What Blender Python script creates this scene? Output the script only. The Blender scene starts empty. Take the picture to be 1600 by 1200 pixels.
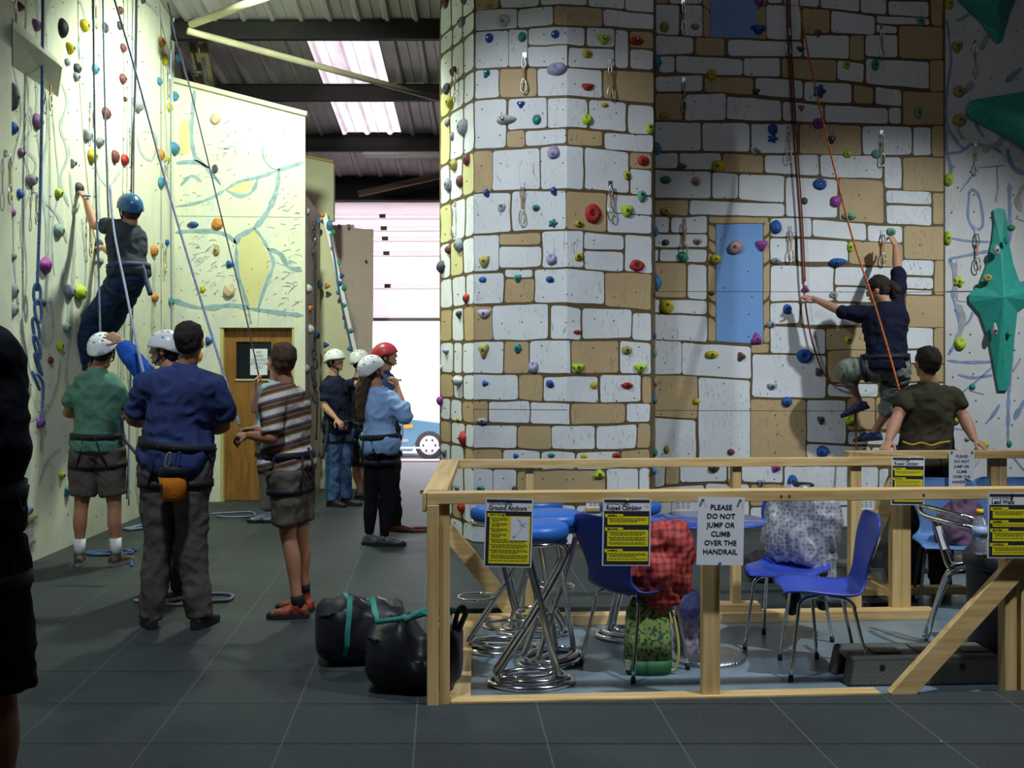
import bpy, bmesh, math, random
from mathutils import Vector, Matrix, noise
random.seed(7)
C = bpy.context.scene.collection
SC = bpy.context.scene
# ------------------------------------------------------------------ camera, world, lights, exposure
FPX, CX, CY, EYE = 1700.0, 800.0, 562.0, 1.6
cam_d = bpy.data.cameras.new('camera'); cam = bpy.data.objects.new('camera', cam_d); C.objects.link(cam)
cam.location = (0, 0, EYE); cam.rotation_euler = (math.pi/2, 0, 0)
cam_d.sensor_width = 36; cam_d.lens = 36*FPX/1600; cam_d.shift_y = -(600-CY)/1600
cam_d.clip_start = .05; cam_d.clip_end = 200
SC.camera = cam
w = bpy.data.worlds.new('daylight'); SC.world = w; w.use_nodes = True
bg = w.node_tree.nodes['Background']; bg.inputs[0].default_value = (.93, .9, 1, 1); bg.inputs[1].default_value = 5.0
SC.view_settings.view_transform = 'Standard'; SC.view_settings.look = 'None'
SC.view_settings.gamma = 1; SC.view_settings.use_curve_mapping = False
SC.view_settings.exposure = 0.0
SC.cycles.use_denoising = True
SC.cycles.max_bounces = 8; SC.cycles.diffuse_bounces = 4; SC.cycles.transparent_max_bounces = 8
SC.cycles.sample_clamp_indirect = 6
def aim(o, t): o.rotation_euler = (Vector(t)-o.location).to_track_quat('-Z', 'Y').to_euler()
def spot(loc, tgt, power, col, deg, blend, size):
    l = bpy.data.lights.new('highbay_or_fill_light', 'SPOT'); l.energy = power; l.color = col
    l.spot_size = math.radians(deg); l.spot_blend = blend; l.shadow_soft_size = size
    o = bpy.data.objects.new('highbay_or_fill_light', l); C.objects.link(o); o.location = loc; aim(o, tgt); return o
def area(loc, tgt, power, col, sx, sy):
    l = bpy.data.lights.new('ambient_fill_light', 'AREA'); l.energy = power; l.color = col
    l.shape = 'RECTANGLE'; l.size = sx; l.size_y = sy
    o = bpy.data.objects.new('ambient_fill_light', l); C.objects.link(o); o.location = loc; aim(o, tgt); return o
spot((-2.1, 9.9, 5.15), (-2.85, 11.1, 2.4), 720, (.86, 1, .80), 158, .7, .12)
spot((-2.2, 6.2, 5.4), (0.35, 9.4, 2.7), 520, (.84, .93, 1), 44, .85, .12)
spot((5.6, 6.4, 5.2), (3.0, 10.2, .6), 1000, (.85, .95, 1), 58, .85, .10)
spot((-1.4, 3.2, 6.6), (-1.7, 7.2, 0), 1000, (.74, .86, 1), 84, .9, .25)  # added overhead fill for the left floor and figures, no fitting there
spot((3.4, 3.4, 6.4), (1.6, 5.7, 0), 1500, (.88, .96, 1), 54, .9, .12)  # fill added to brighten the pen, near rail and furniture
area((2.5, 5.0, 6.6), (2.5, 7.0, 0), 25, (.9, .92, 1), 1.6, 1.0)  # weak ambient fill, added to lift the dark top of the back wall
# ------------------------------------------------------------------ helpers
def P(px, py, d): return Vector(((px-CX)/FPX*d, d, EYE-(py-CY)/FPX*d))
def DG(py, z=0.0): return (EYE-z)*FPX/(py-CY)
def G(px, py, z=0.0):
    d = DG(py, z); return Vector(((px-CX)/FPX*d, d, z))
def tag(o, label=None, cat=None, group=None, kind=None):
    if label: o['label'] = label
    if cat: o['category'] = cat
    if group: o['group'] = group
    if kind: o['kind'] = kind
    return o
MATS = {}
def mat(name, col=None, rough=.6, metal=0, spec=.4, noise_amt=0, nscale=8, bump=0, bscale=60, col2=None, trans=0, stretch=None, alpha=1, emit=0, ior=1.45):
    if name in MATS: return MATS[name]
    m = bpy.data.materials.new(name); m.use_nodes = True; nt = m.node_tree; n = nt.nodes; L = nt.links
    b = n['Principled BSDF']; b.inputs['Roughness'].default_value = rough; b.inputs['Metallic'].default_value = metal
    b.inputs['Specular IOR Level'].default_value = spec; b.inputs['Base Color'].default_value = (*col, 1)
    b.inputs['Transmission Weight'].default_value = trans; b.inputs['IOR'].default_value = ior
    if alpha < 1: b.inputs['Alpha'].default_value = alpha
    if emit: b.inputs['Emission Color'].default_value = (*col, 1); b.inputs['Emission Strength'].default_value = emit
    tc = n.new('ShaderNodeTexCoord'); mp = n.new('ShaderNodeMapping'); L.new(tc.outputs['Object'], mp.inputs[0])
    if stretch: mp.inputs['Scale'].default_value = stretch
    if noise_amt:
        tx = n.new('ShaderNodeTexNoise'); tx.inputs['Scale'].default_value = nscale; tx.inputs['Detail'].default_value = 5
        L.new(mp.outputs[0], tx.inputs['Vector'])
        r = n.new('ShaderNodeValToRGB'); r.color_ramp.elements[0].position = .35; r.color_ramp.elements[1].position = .65
        c2 = col2 or tuple(c*(1-noise_amt) for c in col)
        r.color_ramp.elements[0].color = (*c2, 1); r.color_ramp.elements[1].color = (*col, 1)
        L.new(tx.outputs['Fac'], r.inputs[0]); L.new(r.outputs[0], b.inputs['Base Color'])
    if bump:
        t2 = n.new('ShaderNodeTexNoise'); t2.inputs['Scale'].default_value = bscale; t2.inputs['Detail'].default_value = 4
        L.new(mp.outputs[0], t2.inputs['Vector'])
        bp = n.new('ShaderNodeBump'); bp.inputs['Strength'].default_value = bump; bp.inputs['Distance'].default_value = .01
        L.new(t2.outputs['Fac'], bp.inputs['Height']); L.new(bp.outputs[0], b.inputs['Normal'])
    MATS[name] = m; return m
def N(m): return m.node_tree.nodes, m.node_tree.links, m.node_tree.nodes['Principled BSDF']
def math_node(n, L, op, a, b=None, clamp=False):
    q = n.new('ShaderNodeMath'); q.operation = op; q.use_clamp = clamp
    for i, v in enumerate((a, b)):
        if v is None: continue
        if isinstance(v, (int, float)): q.inputs[i].default_value = v
        else: L.new(v, q.inputs[i])
    return q.outputs[0]
def mixc(n, L, fac, c1, c2):
    q = n.new('ShaderNodeMix'); q.data_type = 'RGBA'
    L.new(fac, q.inputs[0])
    for i, v in ((6, c1), (7, c2)):
        if isinstance(v, tuple): q.inputs[i].default_value = (*v, 1)
        else: L.new(v, q.inputs[i])
    return q.outputs[2]
def paint_mat(name, col, scuff=.5, streakcol=(.22, .23, .27), tint=None, tint_amt=0, rough=.55):
    """painted plywood: slight mottling, thin dark rubber scuffs, faint wash of a second paint"""
    if name in MATS: return MATS[name]
    m = mat(name, col, rough=rough, spec=.3); n, L, b = N(m)
    g = n.new('ShaderNodeNewGeometry')
    def nz(scale, vec, det=4, dist=0):
        mp = n.new('ShaderNodeMapping'); mp.inputs['Scale'].default_value = vec; L.new(g.outputs['Position'], mp.inputs[0])
        t = n.new('ShaderNodeTexNoise'); t.inputs['Scale'].default_value = scale; t.inputs['Detail'].default_value = det
        t.inputs['Distortion'].default_value = dist; L.new(mp.outputs[0], t.inputs['Vector']); return t.outputs['Fac']
    def ramp(f, a, c):
        r = n.new('ShaderNodeMapRange'); r.inputs[1].default_value = a; r.inputs[2].default_value = c; L.new(f, r.inputs[0]); return r.outputs[0]
    mott = ramp(nz(3, (1, 1, 1)), .35, .7)
    c = mixc(n, L, mott, tuple(x*.90 for x in col), col)
    if tint:
        tf = math_node(n, L, 'MULTIPLY', ramp(nz(1.6, (2.2, 2.2, .7), 5, 1.4), .45, .62), tint_amt)
        c = mixc(n, L, tf, c, tint)
    s1 = ramp(nz(5, (8, 8, 1.6), 3, 2.2), .595, .68)
    gate = ramp(nz(1.7, (1, 1, 1), 2), .40, .60)
    f = math_node(n, L, 'MULTIPLY', math_node(n, L, 'MULTIPLY', s1, gate), scuff, True)
    c = mixc(n, L, f, c, streakcol)
    L.new(c, b.inputs['Base Color']); return m
KEEP = set()
def new_bm(): return bmesh.new()
def obj(name, bm, m, parent=None, smooth=False, loc=None, bevel=0):
    me = bpy.data.meshes.new(name)
    if id(bm) in KEEP: KEEP.discard(id(bm))
    else: bmesh.ops.recalc_face_normals(bm, faces=bm.faces[:])
    bm.to_mesh(me); bm.free()
    for x in (m if isinstance(m, (list, tuple)) else [m]): me.materials.append(x)
    if smooth: me.polygons.foreach_set('use_smooth', [True]*len(me.polygons))
    o = bpy.data.objects.new(name, me); C.objects.link(o)
    if parent: o.parent = parent
    if loc is not None: o.location = loc
    if bevel:
        b = o.modifiers.new('bevel', 'BEVEL'); b.width = bevel; b.segments = 2; b.limit_method = 'ANGLE'
    return o
def empty(name, loc, rz=0.0):
    o = bpy.data.objects.new(name, None); C.objects.link(o); o.location = loc; o.rotation_euler = (0, 0, rz)
    o.empty_display_size = .1; return o
def thing(name, label, cat, loc=(0, 0, 0), rz=0.0, group=None): return tag(empty(name, loc, rz), label, cat, group)
def copy_tree(o, parent=None):
    c = o.copy(); C.objects.link(c); c.parent = parent
    for ch in [x for x in bpy.data.objects if x.parent == o]: copy_tree(ch, c)
    return c
def box(bm, lo, hi, mi=0, M=None):
    vs = [Vector((x, y, z)) for x in (lo[0], hi[0]) for y in (lo[1], hi[1]) for z in (lo[2], hi[2])]
    if M: vs = [M @ v for v in vs]
    v = [bm.verts.new(q) for q in vs]
    for f in ((0, 1, 3, 2), (4, 6, 7, 5), (0, 4, 5, 1), (2, 3, 7, 6), (0, 2, 6, 4), (1, 5, 7, 3)):
        bm.faces.new([v[i] for i in f]).material_index = mi
def beam(bm, p0, p1, w, h, up=Vector((0, 0, 1)), mi=0):
    """timber between two points, w across, h along up"""
    p0, p1, up = Vector(p0), Vector(p1), Vector(up)
    d = (p1-p0).normalized(); s = d.cross(up).normalized(); u = s.cross(d).normalized()
    vs = [bm.verts.new(p+s*a*w/2+u*b*h/2) for p in (p0, p1) for a in (-1, 1) for b in (-1, 1)]
    for f in ((0, 1, 3, 2), (4, 6, 7, 5), (0, 4, 5, 1), (2, 3, 7, 6), (0, 2, 6, 4), (1, 5, 7, 3)):
        bm.faces.new([vs[i] for i in f]).material_index = mi
def catmull(pts, k=6, closed=False):
    pts = [Vector(p) for p in pts]; out = []; n = len(pts)
    if n < 3: return pts
    rng = range(n if closed else n-1)
    for i in rng:
        g = (lambda j: pts[j % n]) if closed else (lambda j: pts[max(0, min(n-1, j))])
        a, b, c, d = g(i-1), g(i), g(i+1), g(i+2)
        for q in range(k):
            t = q/k
            out.append(.5*((2*b)+(c-a)*t+(2*a-5*b+4*c-d)*t*t+(-a+3*b-3*c+d)*t**3))
    if not closed: out.append(pts[-1])
    return out
def tube(bm, pts, r, n=8, closed=False, cap=True, mi=0):
    pts = [Vector(p) for p in pts]; m = len(pts)
    rad = r if isinstance(r, (list, tuple)) else [r]*m
    rings = []; prev = None
    for i, p in enumerate(pts):
        if closed: t = (pts[(i+1) % m]-pts[i-1])
        else: t = pts[min(i+1, m-1)]-pts[max(i-1, 0)]
        if t.length < 1e-9: t = Vector((0, 0, 1))
        t.normalize()
        if prev is None:
            a = Vector((0, 0, 1)) if abs(t.z) < .9 else Vector((1, 0, 0))
            u = t.cross(a).normalized()
        else:
            u = prev-t*prev.dot(t)
            u = u.normalized() if u.length > 1e-6 else t.orthogonal().normalized()
        prev = u; v = t.cross(u)
        rings.append([bm.verts.new(p+(u*math.cos(2*math.pi*k/n)+v*math.sin(2*math.pi*k/n))*rad[i]) for k in range(n)])
    for i in range(m if closed else m-1):
        A, B = rings[i], rings[(i+1) % m]
        for k in range(n): bm.faces.new((A[k], A[(k+1) % n], B[(k+1) % n], B[k])).material_index = mi
    if cap and not closed:
        bm.faces.new(rings[0][::-1]).material_index = mi; bm.faces.new(rings[-1]).material_index = mi
def loft(bm, secs, n=20, mi=0, sq=1.0):
    """secs: (centre, half axis a, half axis b)"""
    rings = []
    for c, a, b in secs:
        ring = []
        for k in range(n):
            t = 2*math.pi*k/n; x, y = math.cos(t), math.sin(t)
            if sq != 1: x = math.copysign(abs(x)**sq, x); y = math.copysign(abs(y)**sq, y)
            ring.append(bm.verts.new(Vector(c)+Vector(a)*x+Vector(b)*y))
        rings.append(ring)
    for A, B in zip(rings, rings[1:]):
        for k in range(n): bm.faces.new((A[k], A[(k+1) % n], B[(k+1) % n], B[k])).material_index = mi
    bm.faces.new(rings[0][::-1]).material_index = mi; bm.faces.new(rings[-1]).material_index = mi
def lathe(bm, prof, n=24, c=(0, 0, 0), mi=0):
    c = Vector(c); rings = []
    for r, z in prof: rings.append([bm.verts.new(c+Vector((r*math.cos(2*math.pi*k/n), r*math.sin(2*math.pi*k/n), z))) for k in range(n)])
    for A, B in zip(rings, rings[1:]):
        for k in range(n): bm.faces.new((A[k], A[(k+1) % n], B[(k+1) % n], B[k])).material_index = mi
    bm.faces.new(rings[0][::-1]).material_index = mi; bm.faces.new(rings[-1]).material_index = mi
def ball(bm, c, ax, sub=3, M=None, mi=0, fn=None):
    r = bmesh.ops.create_icosphere(bm, subdivisions=sub, radius=1)
    for v in r['verts']:
        q = v.co.copy()
        if fn: q = fn(q)
        q = Vector((q.x*ax[0], q.y*ax[1], q.z*ax[2]))
        if M: q = M @ q
        v.co = q+Vector(c)
    for f in {f for v in r['verts'] for f in v.link_faces}: f.material_index = mi
def frame(r, f, u):
    return Matrix((r, f, u)).transposed()
def fused(name, bm, m, voxel, smooth=4, parent=None, folds=None, loc=None, link=True, bias=0.0):
    """closed, overlapping shapes melted into one continuous skin"""
    me = bpy.data.meshes.new(name); bmesh.ops.recalc_face_normals(bm, faces=bm.faces[:]); bm.to_mesh(me); bm.free()
    t = bpy.data.objects.new('tmp', me); C.objects.link(t)
    md = t.modifiers.new('r', 'REMESH'); md.mode = 'VOXEL'; md.voxel_size = voxel
    s = t.modifiers.new('s', 'SMOOTH'); s.iterations = smooth; s.factor = .5
    bpy.context.view_layer.update()
    dg = bpy.context.evaluated_depsgraph_get()
    out = bpy.data.meshes.new_from_object(t.evaluated_get(dg)); out.name = name
    bpy.data.objects.remove(t); bpy.data.meshes.remove(me)
    if folds:
        amp, sc, st = folds
        nrm = [v.normal.copy() for v in out.vertices]
        for v, nn in zip(out.vertices, nrm):
            q = Vector((v.co.x*st[0], v.co.y*st[1], v.co.z*st[2]))*sc
            a = noise.noise(q+Vector((3, 7, 1))*1.0); b = 1-abs(noise.noise(q*1.9+Vector((9, 2, 5))))*2
            v.co += nn*amp*(a*1.1+b*.55+bias)
    out.polygons.foreach_set('use_smooth', [True]*len(out.polygons))
    out.materials.clear()
    for x in (m if isinstance(m, (list, tuple)) else [m]): out.materials.append(x)
    if loc is not None: out.transform(Matrix.Translation(-Vector(loc)))
    if not link: return out
    o = bpy.data.objects.new(name, out); C.objects.link(o); o.parent = parent; return o
def text_into(bm, s, M, size, mi, align='CENTER', sx=1.0, bold=0.0):
    cu = bpy.data.curves.new('t', 'FONT'); cu.body = s; cu.size = size; cu.align_x = align; cu.align_y = 'CENTER'; cu.offset = bold
    cu.resolution_u = 2
    t = bpy.data.objects.new('t', cu); C.objects.link(t); bpy.context.view_layer.update()
    me = bpy.data.meshes.new_from_object(t.evaluated_get(bpy.context.evaluated_depsgraph_get()))
    me.transform(Matrix.Diagonal((sx, 1, 1, 1))); me.transform(M)
    n0 = len(bm.faces); bm.from_mesh(me); bm.faces.ensure_lookup_table()
    for f in bm.faces[n0:]: f.material_index = mi
    bpy.data.objects.remove(t); bpy.data.curves.remove(cu); bpy.data.meshes.remove(me)
class Wall:
    """vertical plane through two floor points; at(px,py) is where that sight line meets it"""
    def __init__(s, a, b):
        s.a = Vector((a[0], a[1], 0)); s.b = Vector((b[0], b[1], 0)); s.t = (s.b-s.a).normalized()
        n = Vector((s.t.y, -s.t.x, 0))
        if n.dot(Vector((0, 0, 0))-s.a) < 0: n = -n
        s.n = n
    def at(s, px, py, off=0.0):
        d = Vector(((px-CX)/FPX, 1, -(py-CY)/FPX)); o = Vector((0, 0, EYE))
        k = (s.a+s.n*off-o).dot(s.n)/d.dot(s.n); return o+d*k
LW = Wall((-3.8, -3), (-3.8, 12.25)); LWN = Wall((-3.72, -3), (-3.72, 8.09))
SL = Wall((-3.8, 12.25), (-2.34, 12.25)); CW = Wall((-2.34, 12.25), (-2.375, 13.46))
TL = Wall((-.685, 10.3), (-.336, 9.51)); TFL = Wall((-.336, 9.51), (.469, 9.27)); TFR = Wall((.469, 9.27), (1.216, 9.40))
TRH = Wall((1.216, 9.40), (1.36, 10.25))
BW = Wall((1.2, 10.181), (4.13, 10.371)); RW = Wall((4.13, 10.371), (7.9, 10.05))
STEEL = mat('chrome_tube', (.78, .78, .80), rough=.12, metal=1)
ZINC = mat('zinc_steel', (.6, .6, .62), rough=.3, metal=1)
BLACKP = mat('black_plastic', (.015, .015, .017), rough=.45)
# ------------------------------------------------------------------ the setting
def prism(bm, poly, z0, z1, mi=0):
    a = [bm.verts.new((x, y, z0)) for x, y in poly]; b = [bm.verts.new((x, y, z1)) for x, y in poly]
    bm.faces.new(a[::-1]).material_index = mi; bm.faces.new(b).material_index = mi
    for i in range(len(poly)): bm.faces.new((a[i], a[(i+1) % len(poly)], b[(i+1) % len(poly)], b[i])).material_index = mi
# rubber mats
mm = mat('rubber_mat', (.03, .032, .036), rough=.62, spec=.35); n, L, b = N(mm)
g = n.new('ShaderNodeNewGeometry'); sx = n.new('ShaderNodeSeparateXYZ'); L.new(g.outputs['Position'], sx.inputs[0])
u = math_node(n, L, 'ADD', sx.outputs['X'], math_node(n, L, 'MULTIPLY', sx.outputs['Y'], .0647))
u = math_node(n, L, 'DIVIDE', math_node(n, L, 'ADD', u, .113+55.4), .554)
v = math_node(n, L, 'DIVIDE', math_node(n, L, 'ADD', math_node(n, L, 'SUBTRACT', sx.outputs['Y'], 4.533), 52.5), .525)
def gline(val, wd):
    fr = math_node(n, L, 'ABSOLUTE', math_node(n, L, 'SUBTRACT', math_node(n, L, 'FRACT', math_node(n, L, 'ADD', val, .5)), .5))
    return math_node(n, L, 'LESS_THAN', fr, wd)
lu, lv = gline(u, .007), gline(v, .013)
nz = n.new('ShaderNodeTexNoise'); nz.inputs['Scale'].default_value = 1.3; nz.inputs['Detail'].default_value = 6; L.new(g.outputs['Position'], nz.inputs['Vector'])
nr = n.new('ShaderNodeMapRange'); nr.inputs[1].default_value = .35; nr.inputs[2].default_value = .7; L.new(nz.outputs['Fac'], nr.inputs[0])
wn = n.new('ShaderNodeTexWhiteNoise'); wn.noise_dimensions = '2D'; cv = n.new('ShaderNodeCombineXYZ')
L.new(math_node(n, L, 'FLOOR', u), cv.inputs[0]); L.new(math_node(n, L, 'FLOOR', v), cv.inputs[1]); L.new(cv.outputs[0], wn.inputs['Vector'])
c = mixc(n, L, nr.outputs[0], (.019, .025, .026), (.036, .047, .047))
c = mixc(n, L, math_node(n, L, 'MULTIPLY', wn.outputs['Value'], .4), c, (.030, .032, .036))
sp = n.new('ShaderNodeTexNoise'); sp.inputs['Scale'].default_value = 260; sp.inputs['Detail'].default_value = 2; L.new(g.outputs['Position'], sp.inputs['Vector'])
spr = n.new('ShaderNodeMapRange'); spr.inputs[1].default_value = .56; spr.inputs[2].default_value = .75; L.new(sp.outputs['Fac'], spr.inputs[0])
c = mixc(n, L, math_node(n, L, 'MULTIPLY', spr.outputs[0], .7), c, (.15, .16, .17))
ck = n.new('ShaderNodeTexNoise'); ck.inputs['Scale'].default_value = 22; ck.inputs['Detail'].default_value = 6; L.new(g.outputs['Position'], ck.inputs['Vector'])
ckr = n.new('ShaderNodeMapRange'); ckr.inputs[1].default_value = .735; ckr.inputs[2].default_value = .77; L.new(ck.outputs['Fac'], ckr.inputs[0])
c = mixc(n, L, math_node(n, L, 'MULTIPLY', ckr.outputs[0], .6), c, (.4, .4, .4))
c = mixc(n, L, lv, c, (.010, .011, .012)); lum = math_node(n, L, 'MULTIPLY', lu, .32); c = mixc(n, L, lum, c, (.16, .165, .17))
L.new(c, b.inputs['Base Color'])
bp = n.new('ShaderNodeBump'); bp.inputs['Strength'].default_value = .5; bp.inputs['Distance'].default_value = .003; L.new(sp.outputs['Fac'], bp.inputs['Height']); L.new(bp.outputs[0], b.inputs['Normal'])
bm = new_bm()
A0, A1 = (-.386, 5.046), (-.51, 6.98)
prism(bm, [(-3.8, -3), (-.2, -3), A0, A1, (-1.1, 17.1), (-3.8, 17.1)], -.04, 0)
prism(bm, [(-.2, -3), (8, -3), (8, 5.70), A0], -.04, 0)
prism(bm, [A1, (2.62, 7.17), (2.3, 8.3), (8, 8.5), (8, 11), (2, 17.1), (-1.1, 17.1)], -.04, 0)
tag(obj('floor', bm, mm), 'black rubber mat flooring with tile joints', None, None, 'structure')
vm = mat('grey_vinyl', (.19, .25, .29), rough=.33, spec=.5, noise_amt=.35, nscale=2.2, col2=(.12, .16, .19)); bm = new_bm()
prism(bm, [(-3.9, -3.1), (8.1, -3.1), (8.1, 17.1), (-3.9, 17.1)], -.2, -.04)
tag(obj('floor', bm, vm), None, None, None, 'structure')
# roof
roofm = mat('roof_sheet', (.52, .50, .50), rough=.45, spec=.5, noise_amt=.25, nscale=1.5)
def roofz(y): return 4.42+.2*(17.1-y)
bm = new_bm(); KEEP.add(id(bm))
K = []; x = -4.0
while x < 8.2:
    K += [(x, 0), (x+.03, .035), (x+.07, .035), (x+.10, 0), (x+.205, 0), (x+.212, .01), (x+.218, 0)]; x += .32
def sky_gap(x, y): return (-2.27 < x-(.06*(y-13)) < -1.64)
skyl = new_bm(); KEEP.add(id(skyl))
ys = [-3.1, 12.2, 13.62, 15.25, 17.2]
for y0, y1 in zip(ys, ys[1:]):
    for (xa, za), (xb, zb) in zip(K, K[1:]):
        sl = (-2.36 < (xa+xb)/2 < -1.60) and y0 in (12.2, 13.62)
        t = skyl if sl else bm
        t.faces.new([t.verts.new(q) for q in ((xa, y0, roofz(y0)-za), (xb, y0, roofz(y0)-zb), (xb, y1, roofz(y1)-zb), (xa, y1, roofz(y1)-za))])
tag(obj('ceiling', bm, roofm), 'corrugated metal roof sheeting', None, None, 'structure')
m = bpy.data.materials.new('skylight_sheet'); m.use_nodes = True; nn = m.node_tree.nodes; LL = m.node_tree.links
for q in list(nn): nn.remove(q)
out = nn.new('ShaderNodeOutputMaterial'); tr = nn.new('ShaderNodeBsdfTranslucent'); df = nn.new('ShaderNodeBsdfDiffuse'); mx = nn.new('ShaderNodeMixShader')
tx = nn.new('ShaderNodeTexNoise'); tx.inputs['Scale'].default_value = 4; tx.inputs['Detail'].default_value = 6
rr = nn.new('ShaderNodeValToRGB'); rr.color_ramp.elements[0].color = (.34, .28, .285, 1); rr.color_ramp.elements[1].color = (.75, .70, .71, 1); rr.color_ramp.elements[0].position = .3
LL.new(tx.outputs['Fac'], rr.inputs[0]); LL.new(rr.outputs[0], tr.inputs[0]); df.inputs[0].default_value = (.6, .55, .55, 1); mx.inputs[0].default_value = .25
LL.new(tr.outputs[0], mx.inputs[1]); LL.new(df.outputs[0], mx.inputs[2]); LL.new(mx.outputs[0], out.inputs[0])
tag(obj('window_1', skyl, m), 'translucent rooflight sheets', None, None, 'structure')
# enclosing walls
wm = mat('dark_cladding', (.16, .14, .15), rough=.7)
bm = new_bm(); box(bm, (-4.0, -3.2, 0), (8.1, -3.0, 8.4)); tag(obj('wall_rear', bm, wm), kind='structure')
bm = new_bm(); box(bm, (8.0, -3.0, -.04), (8.2, 17.2, 8.4)); tag(obj('wall_right', bm, wm), kind='structure')
bm = new_bm(); box(bm, (-4.1, -3.0, -.04), (-3.98, 17.2, 8.4)); tag(obj('wall_left', bm, wm), kind='structure')
bm = new_bm(); box(bm, (-4.0, 17.1, -.04), (-2.95, 17.25, 4.6)); box(bm, (.25, 17.1, -.04), (8.1, 17.25, 4.6)); box(bm, (-2.95, 17.1, 4.08), (.25, 17.25, 4.6))
tag(obj('wall_far', bm, wm), kind='structure')
# purlins, struts
dark = mat('purlin_steel', (.018, .016, .017), rough=.7, noise_amt=.4, nscale=3)
for i, (y, ytop, ybot) in enumerate(((12.15, 33, 60), (13.7, 133, 156), (15.3, 212, 235), (16.9, 278, 312))):
    zt, zb = P(0, ytop, y).z, P(0, ybot, y).z; bm = new_bm()
    box(bm, (-3.97, y-.006, zb), (7.99, y+.006, zt)); box(bm, (-3.97, y-.03, zb-.012), (7.99, y+.06, zb)); box(bm, (-3.97, y-.03, zt), (7.99, y+.06, zt+.012))
    box(bm, (-3.97, y-.03, zb), (7.99, y-.018, zb+.04))
    tag(obj('roof_purlin', bm, dark), ('dark steel roof purlin nearest the viewer, above the first rooflight', 'dark steel roof purlin between the two bright rooflights', 'dark steel roof purlin above the fluorescent batten', 'deep dark beam just above the roller door')[i], 'beam', 'roof purlins')
for y in (10.6, 9.0):
    bm = new_bm(); z = roofz(y)-.02; box(bm, (-3.97, y-.01, z-.2), (7.99, y+.05, z)); tag(obj('roof_purlin', bm, dark), 'dark steel roof purlin overhead', 'beam', 'overhead purlins')
cream = mat('cream_steel', (.50, .46, .30), rough=.5, noise_amt=.2, nscale=6)
bm = new_bm(); tube(bm, [P(293, 48, 11.2), P(692, 156, 12.9)], .036, 12); tag(obj('roof_brace', bm, cream, smooth=True), 'long cream steel brace pole slanting down across the rooflights', 'pole')
bm = new_bm(); tube(bm, [P(299, 38, 11.2), P(470, -25, 10.2)], .04, 12); tag(obj('roof_brace', bm, cream, smooth=True), 'short cream brace pole rising to the upper right by the left wall', 'pole')
bm = new_bm(); tube(bm, [P(560, 303, 16.2), P(700, 272, 16.4)], .05, 10); tag(obj('roof_brace', bm, mat('dull_brace', (.16, .11, .08)), smooth=True), 'dim brown brace pole just above the roller door', 'pole')
t = thing('steel_column', 'cream steel column with pipes behind the top of the left climbing wall', 'column', P(302, 110, 12.6)-Vector((0, 0, 3)))
base = t.location
bm = new_bm(); o_ = lambda a, b2, d: P(a, b2, d)-base
beam(bm, o_(291, -40, 12.7), o_(322, 140, 12.7), .05, .2, (1, 0, 0)); obj('flange', bm, mat('dull_steel', (.22, .19, .10)), t)
for i, (a, b2, c2, d2, r) in enumerate(((290, -10, 318, 110, .012), (318, 90, 324, 140, .02), (296, 30, 303, 38, .02), (292, 112, 316, 114, .022))):
    bm = new_bm(); tube(bm, [o_(a, b2, 12.5), o_(c2, d2, 12.5)], r, 8); obj('pipe', bm, mat('grey_pipe', (.25, .26, .25), rough=.4, metal=.6), t, True)
# fluorescent batten (unlit)
t = thing('fluorescent_batten', 'unlit white fluorescent batten under the roof before the roller door', 'lamp', P(640, 243, 15.0))
bm = new_bm(); box(bm, (-.64, -.03, .005), (.75, .03, .045)); obj('housing', bm, mat('white_enamel', (.6, .6, .58), rough=.4), t, bevel=.004)
bm = new_bm(); tube(bm, [(-.62, 0, -.022), (.73, 0, -.022)], .014, 10); obj('tube', bm, mat('tube_glass', (.8, .8, .8), rough=.2), t, True)
# roller door
dm = bpy.data.materials.new('door_panel_sheet'); dm.use_nodes = True; nn = dm.node_tree.nodes; LL = dm.node_tree.links
for q in list(nn): nn.remove(q)
out = nn.new('ShaderNodeOutputMaterial'); tr = nn.new('ShaderNodeBsdfTranslucent'); df = nn.new('ShaderNodeBsdfDiffuse'); mx = nn.new('ShaderNodeMixShader')
tr.inputs[0].default_value = (.97, .90, .90, 1); df.inputs[0].default_value = (.85, .80, .80, 1); mx.inputs[0].default_value = .45
LL.new(tr.outputs[0], mx.inputs[1]); LL.new(df.outputs[0], mx.inputs[2]); LL.new(mx.outputs[0], out.inputs[0])
t = tag(empty('door_1', (0, 17.12, 0)), 'sectional overhead door, half raised', None, None, 'structure')
pys = [312, 338, 357, 373, 396, 447, 500]
for i, (a, b2) in enumerate(zip(pys, pys[1:])):
    z1, z0 = P(0, a, 17.12).z, P(0, b2, 17.12).z; bm = new_bm()
    box(bm, (-2.95, -.02, z0+.006), (.25, .02, z1-.006)); box(bm, (-2.95, -.028, z1-.05), (.25, -.02, z1-.04)); obj('door_panel', bm, dm, t, bevel=.004)
    if i: 
        bm = new_bm(); x = (596+i*2-800)/FPX*17.12; box(bm, (x-.05, -.045, z1-.03), (x+.05, -.02, z1+.03)); obj('hinge', bm, mat('hinge_grey', (.16, .12, .15)), t, bevel=.004)
bm = new_bm(); box(bm, (-2.95, -.06, P(0, 500, 17.12).z-.02), (.25, .03, P(0, 500, 17.12).z+.03)); obj('bottom_seal', bm, mat('seal_grey', (.4, .38, .42)), t)
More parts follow.
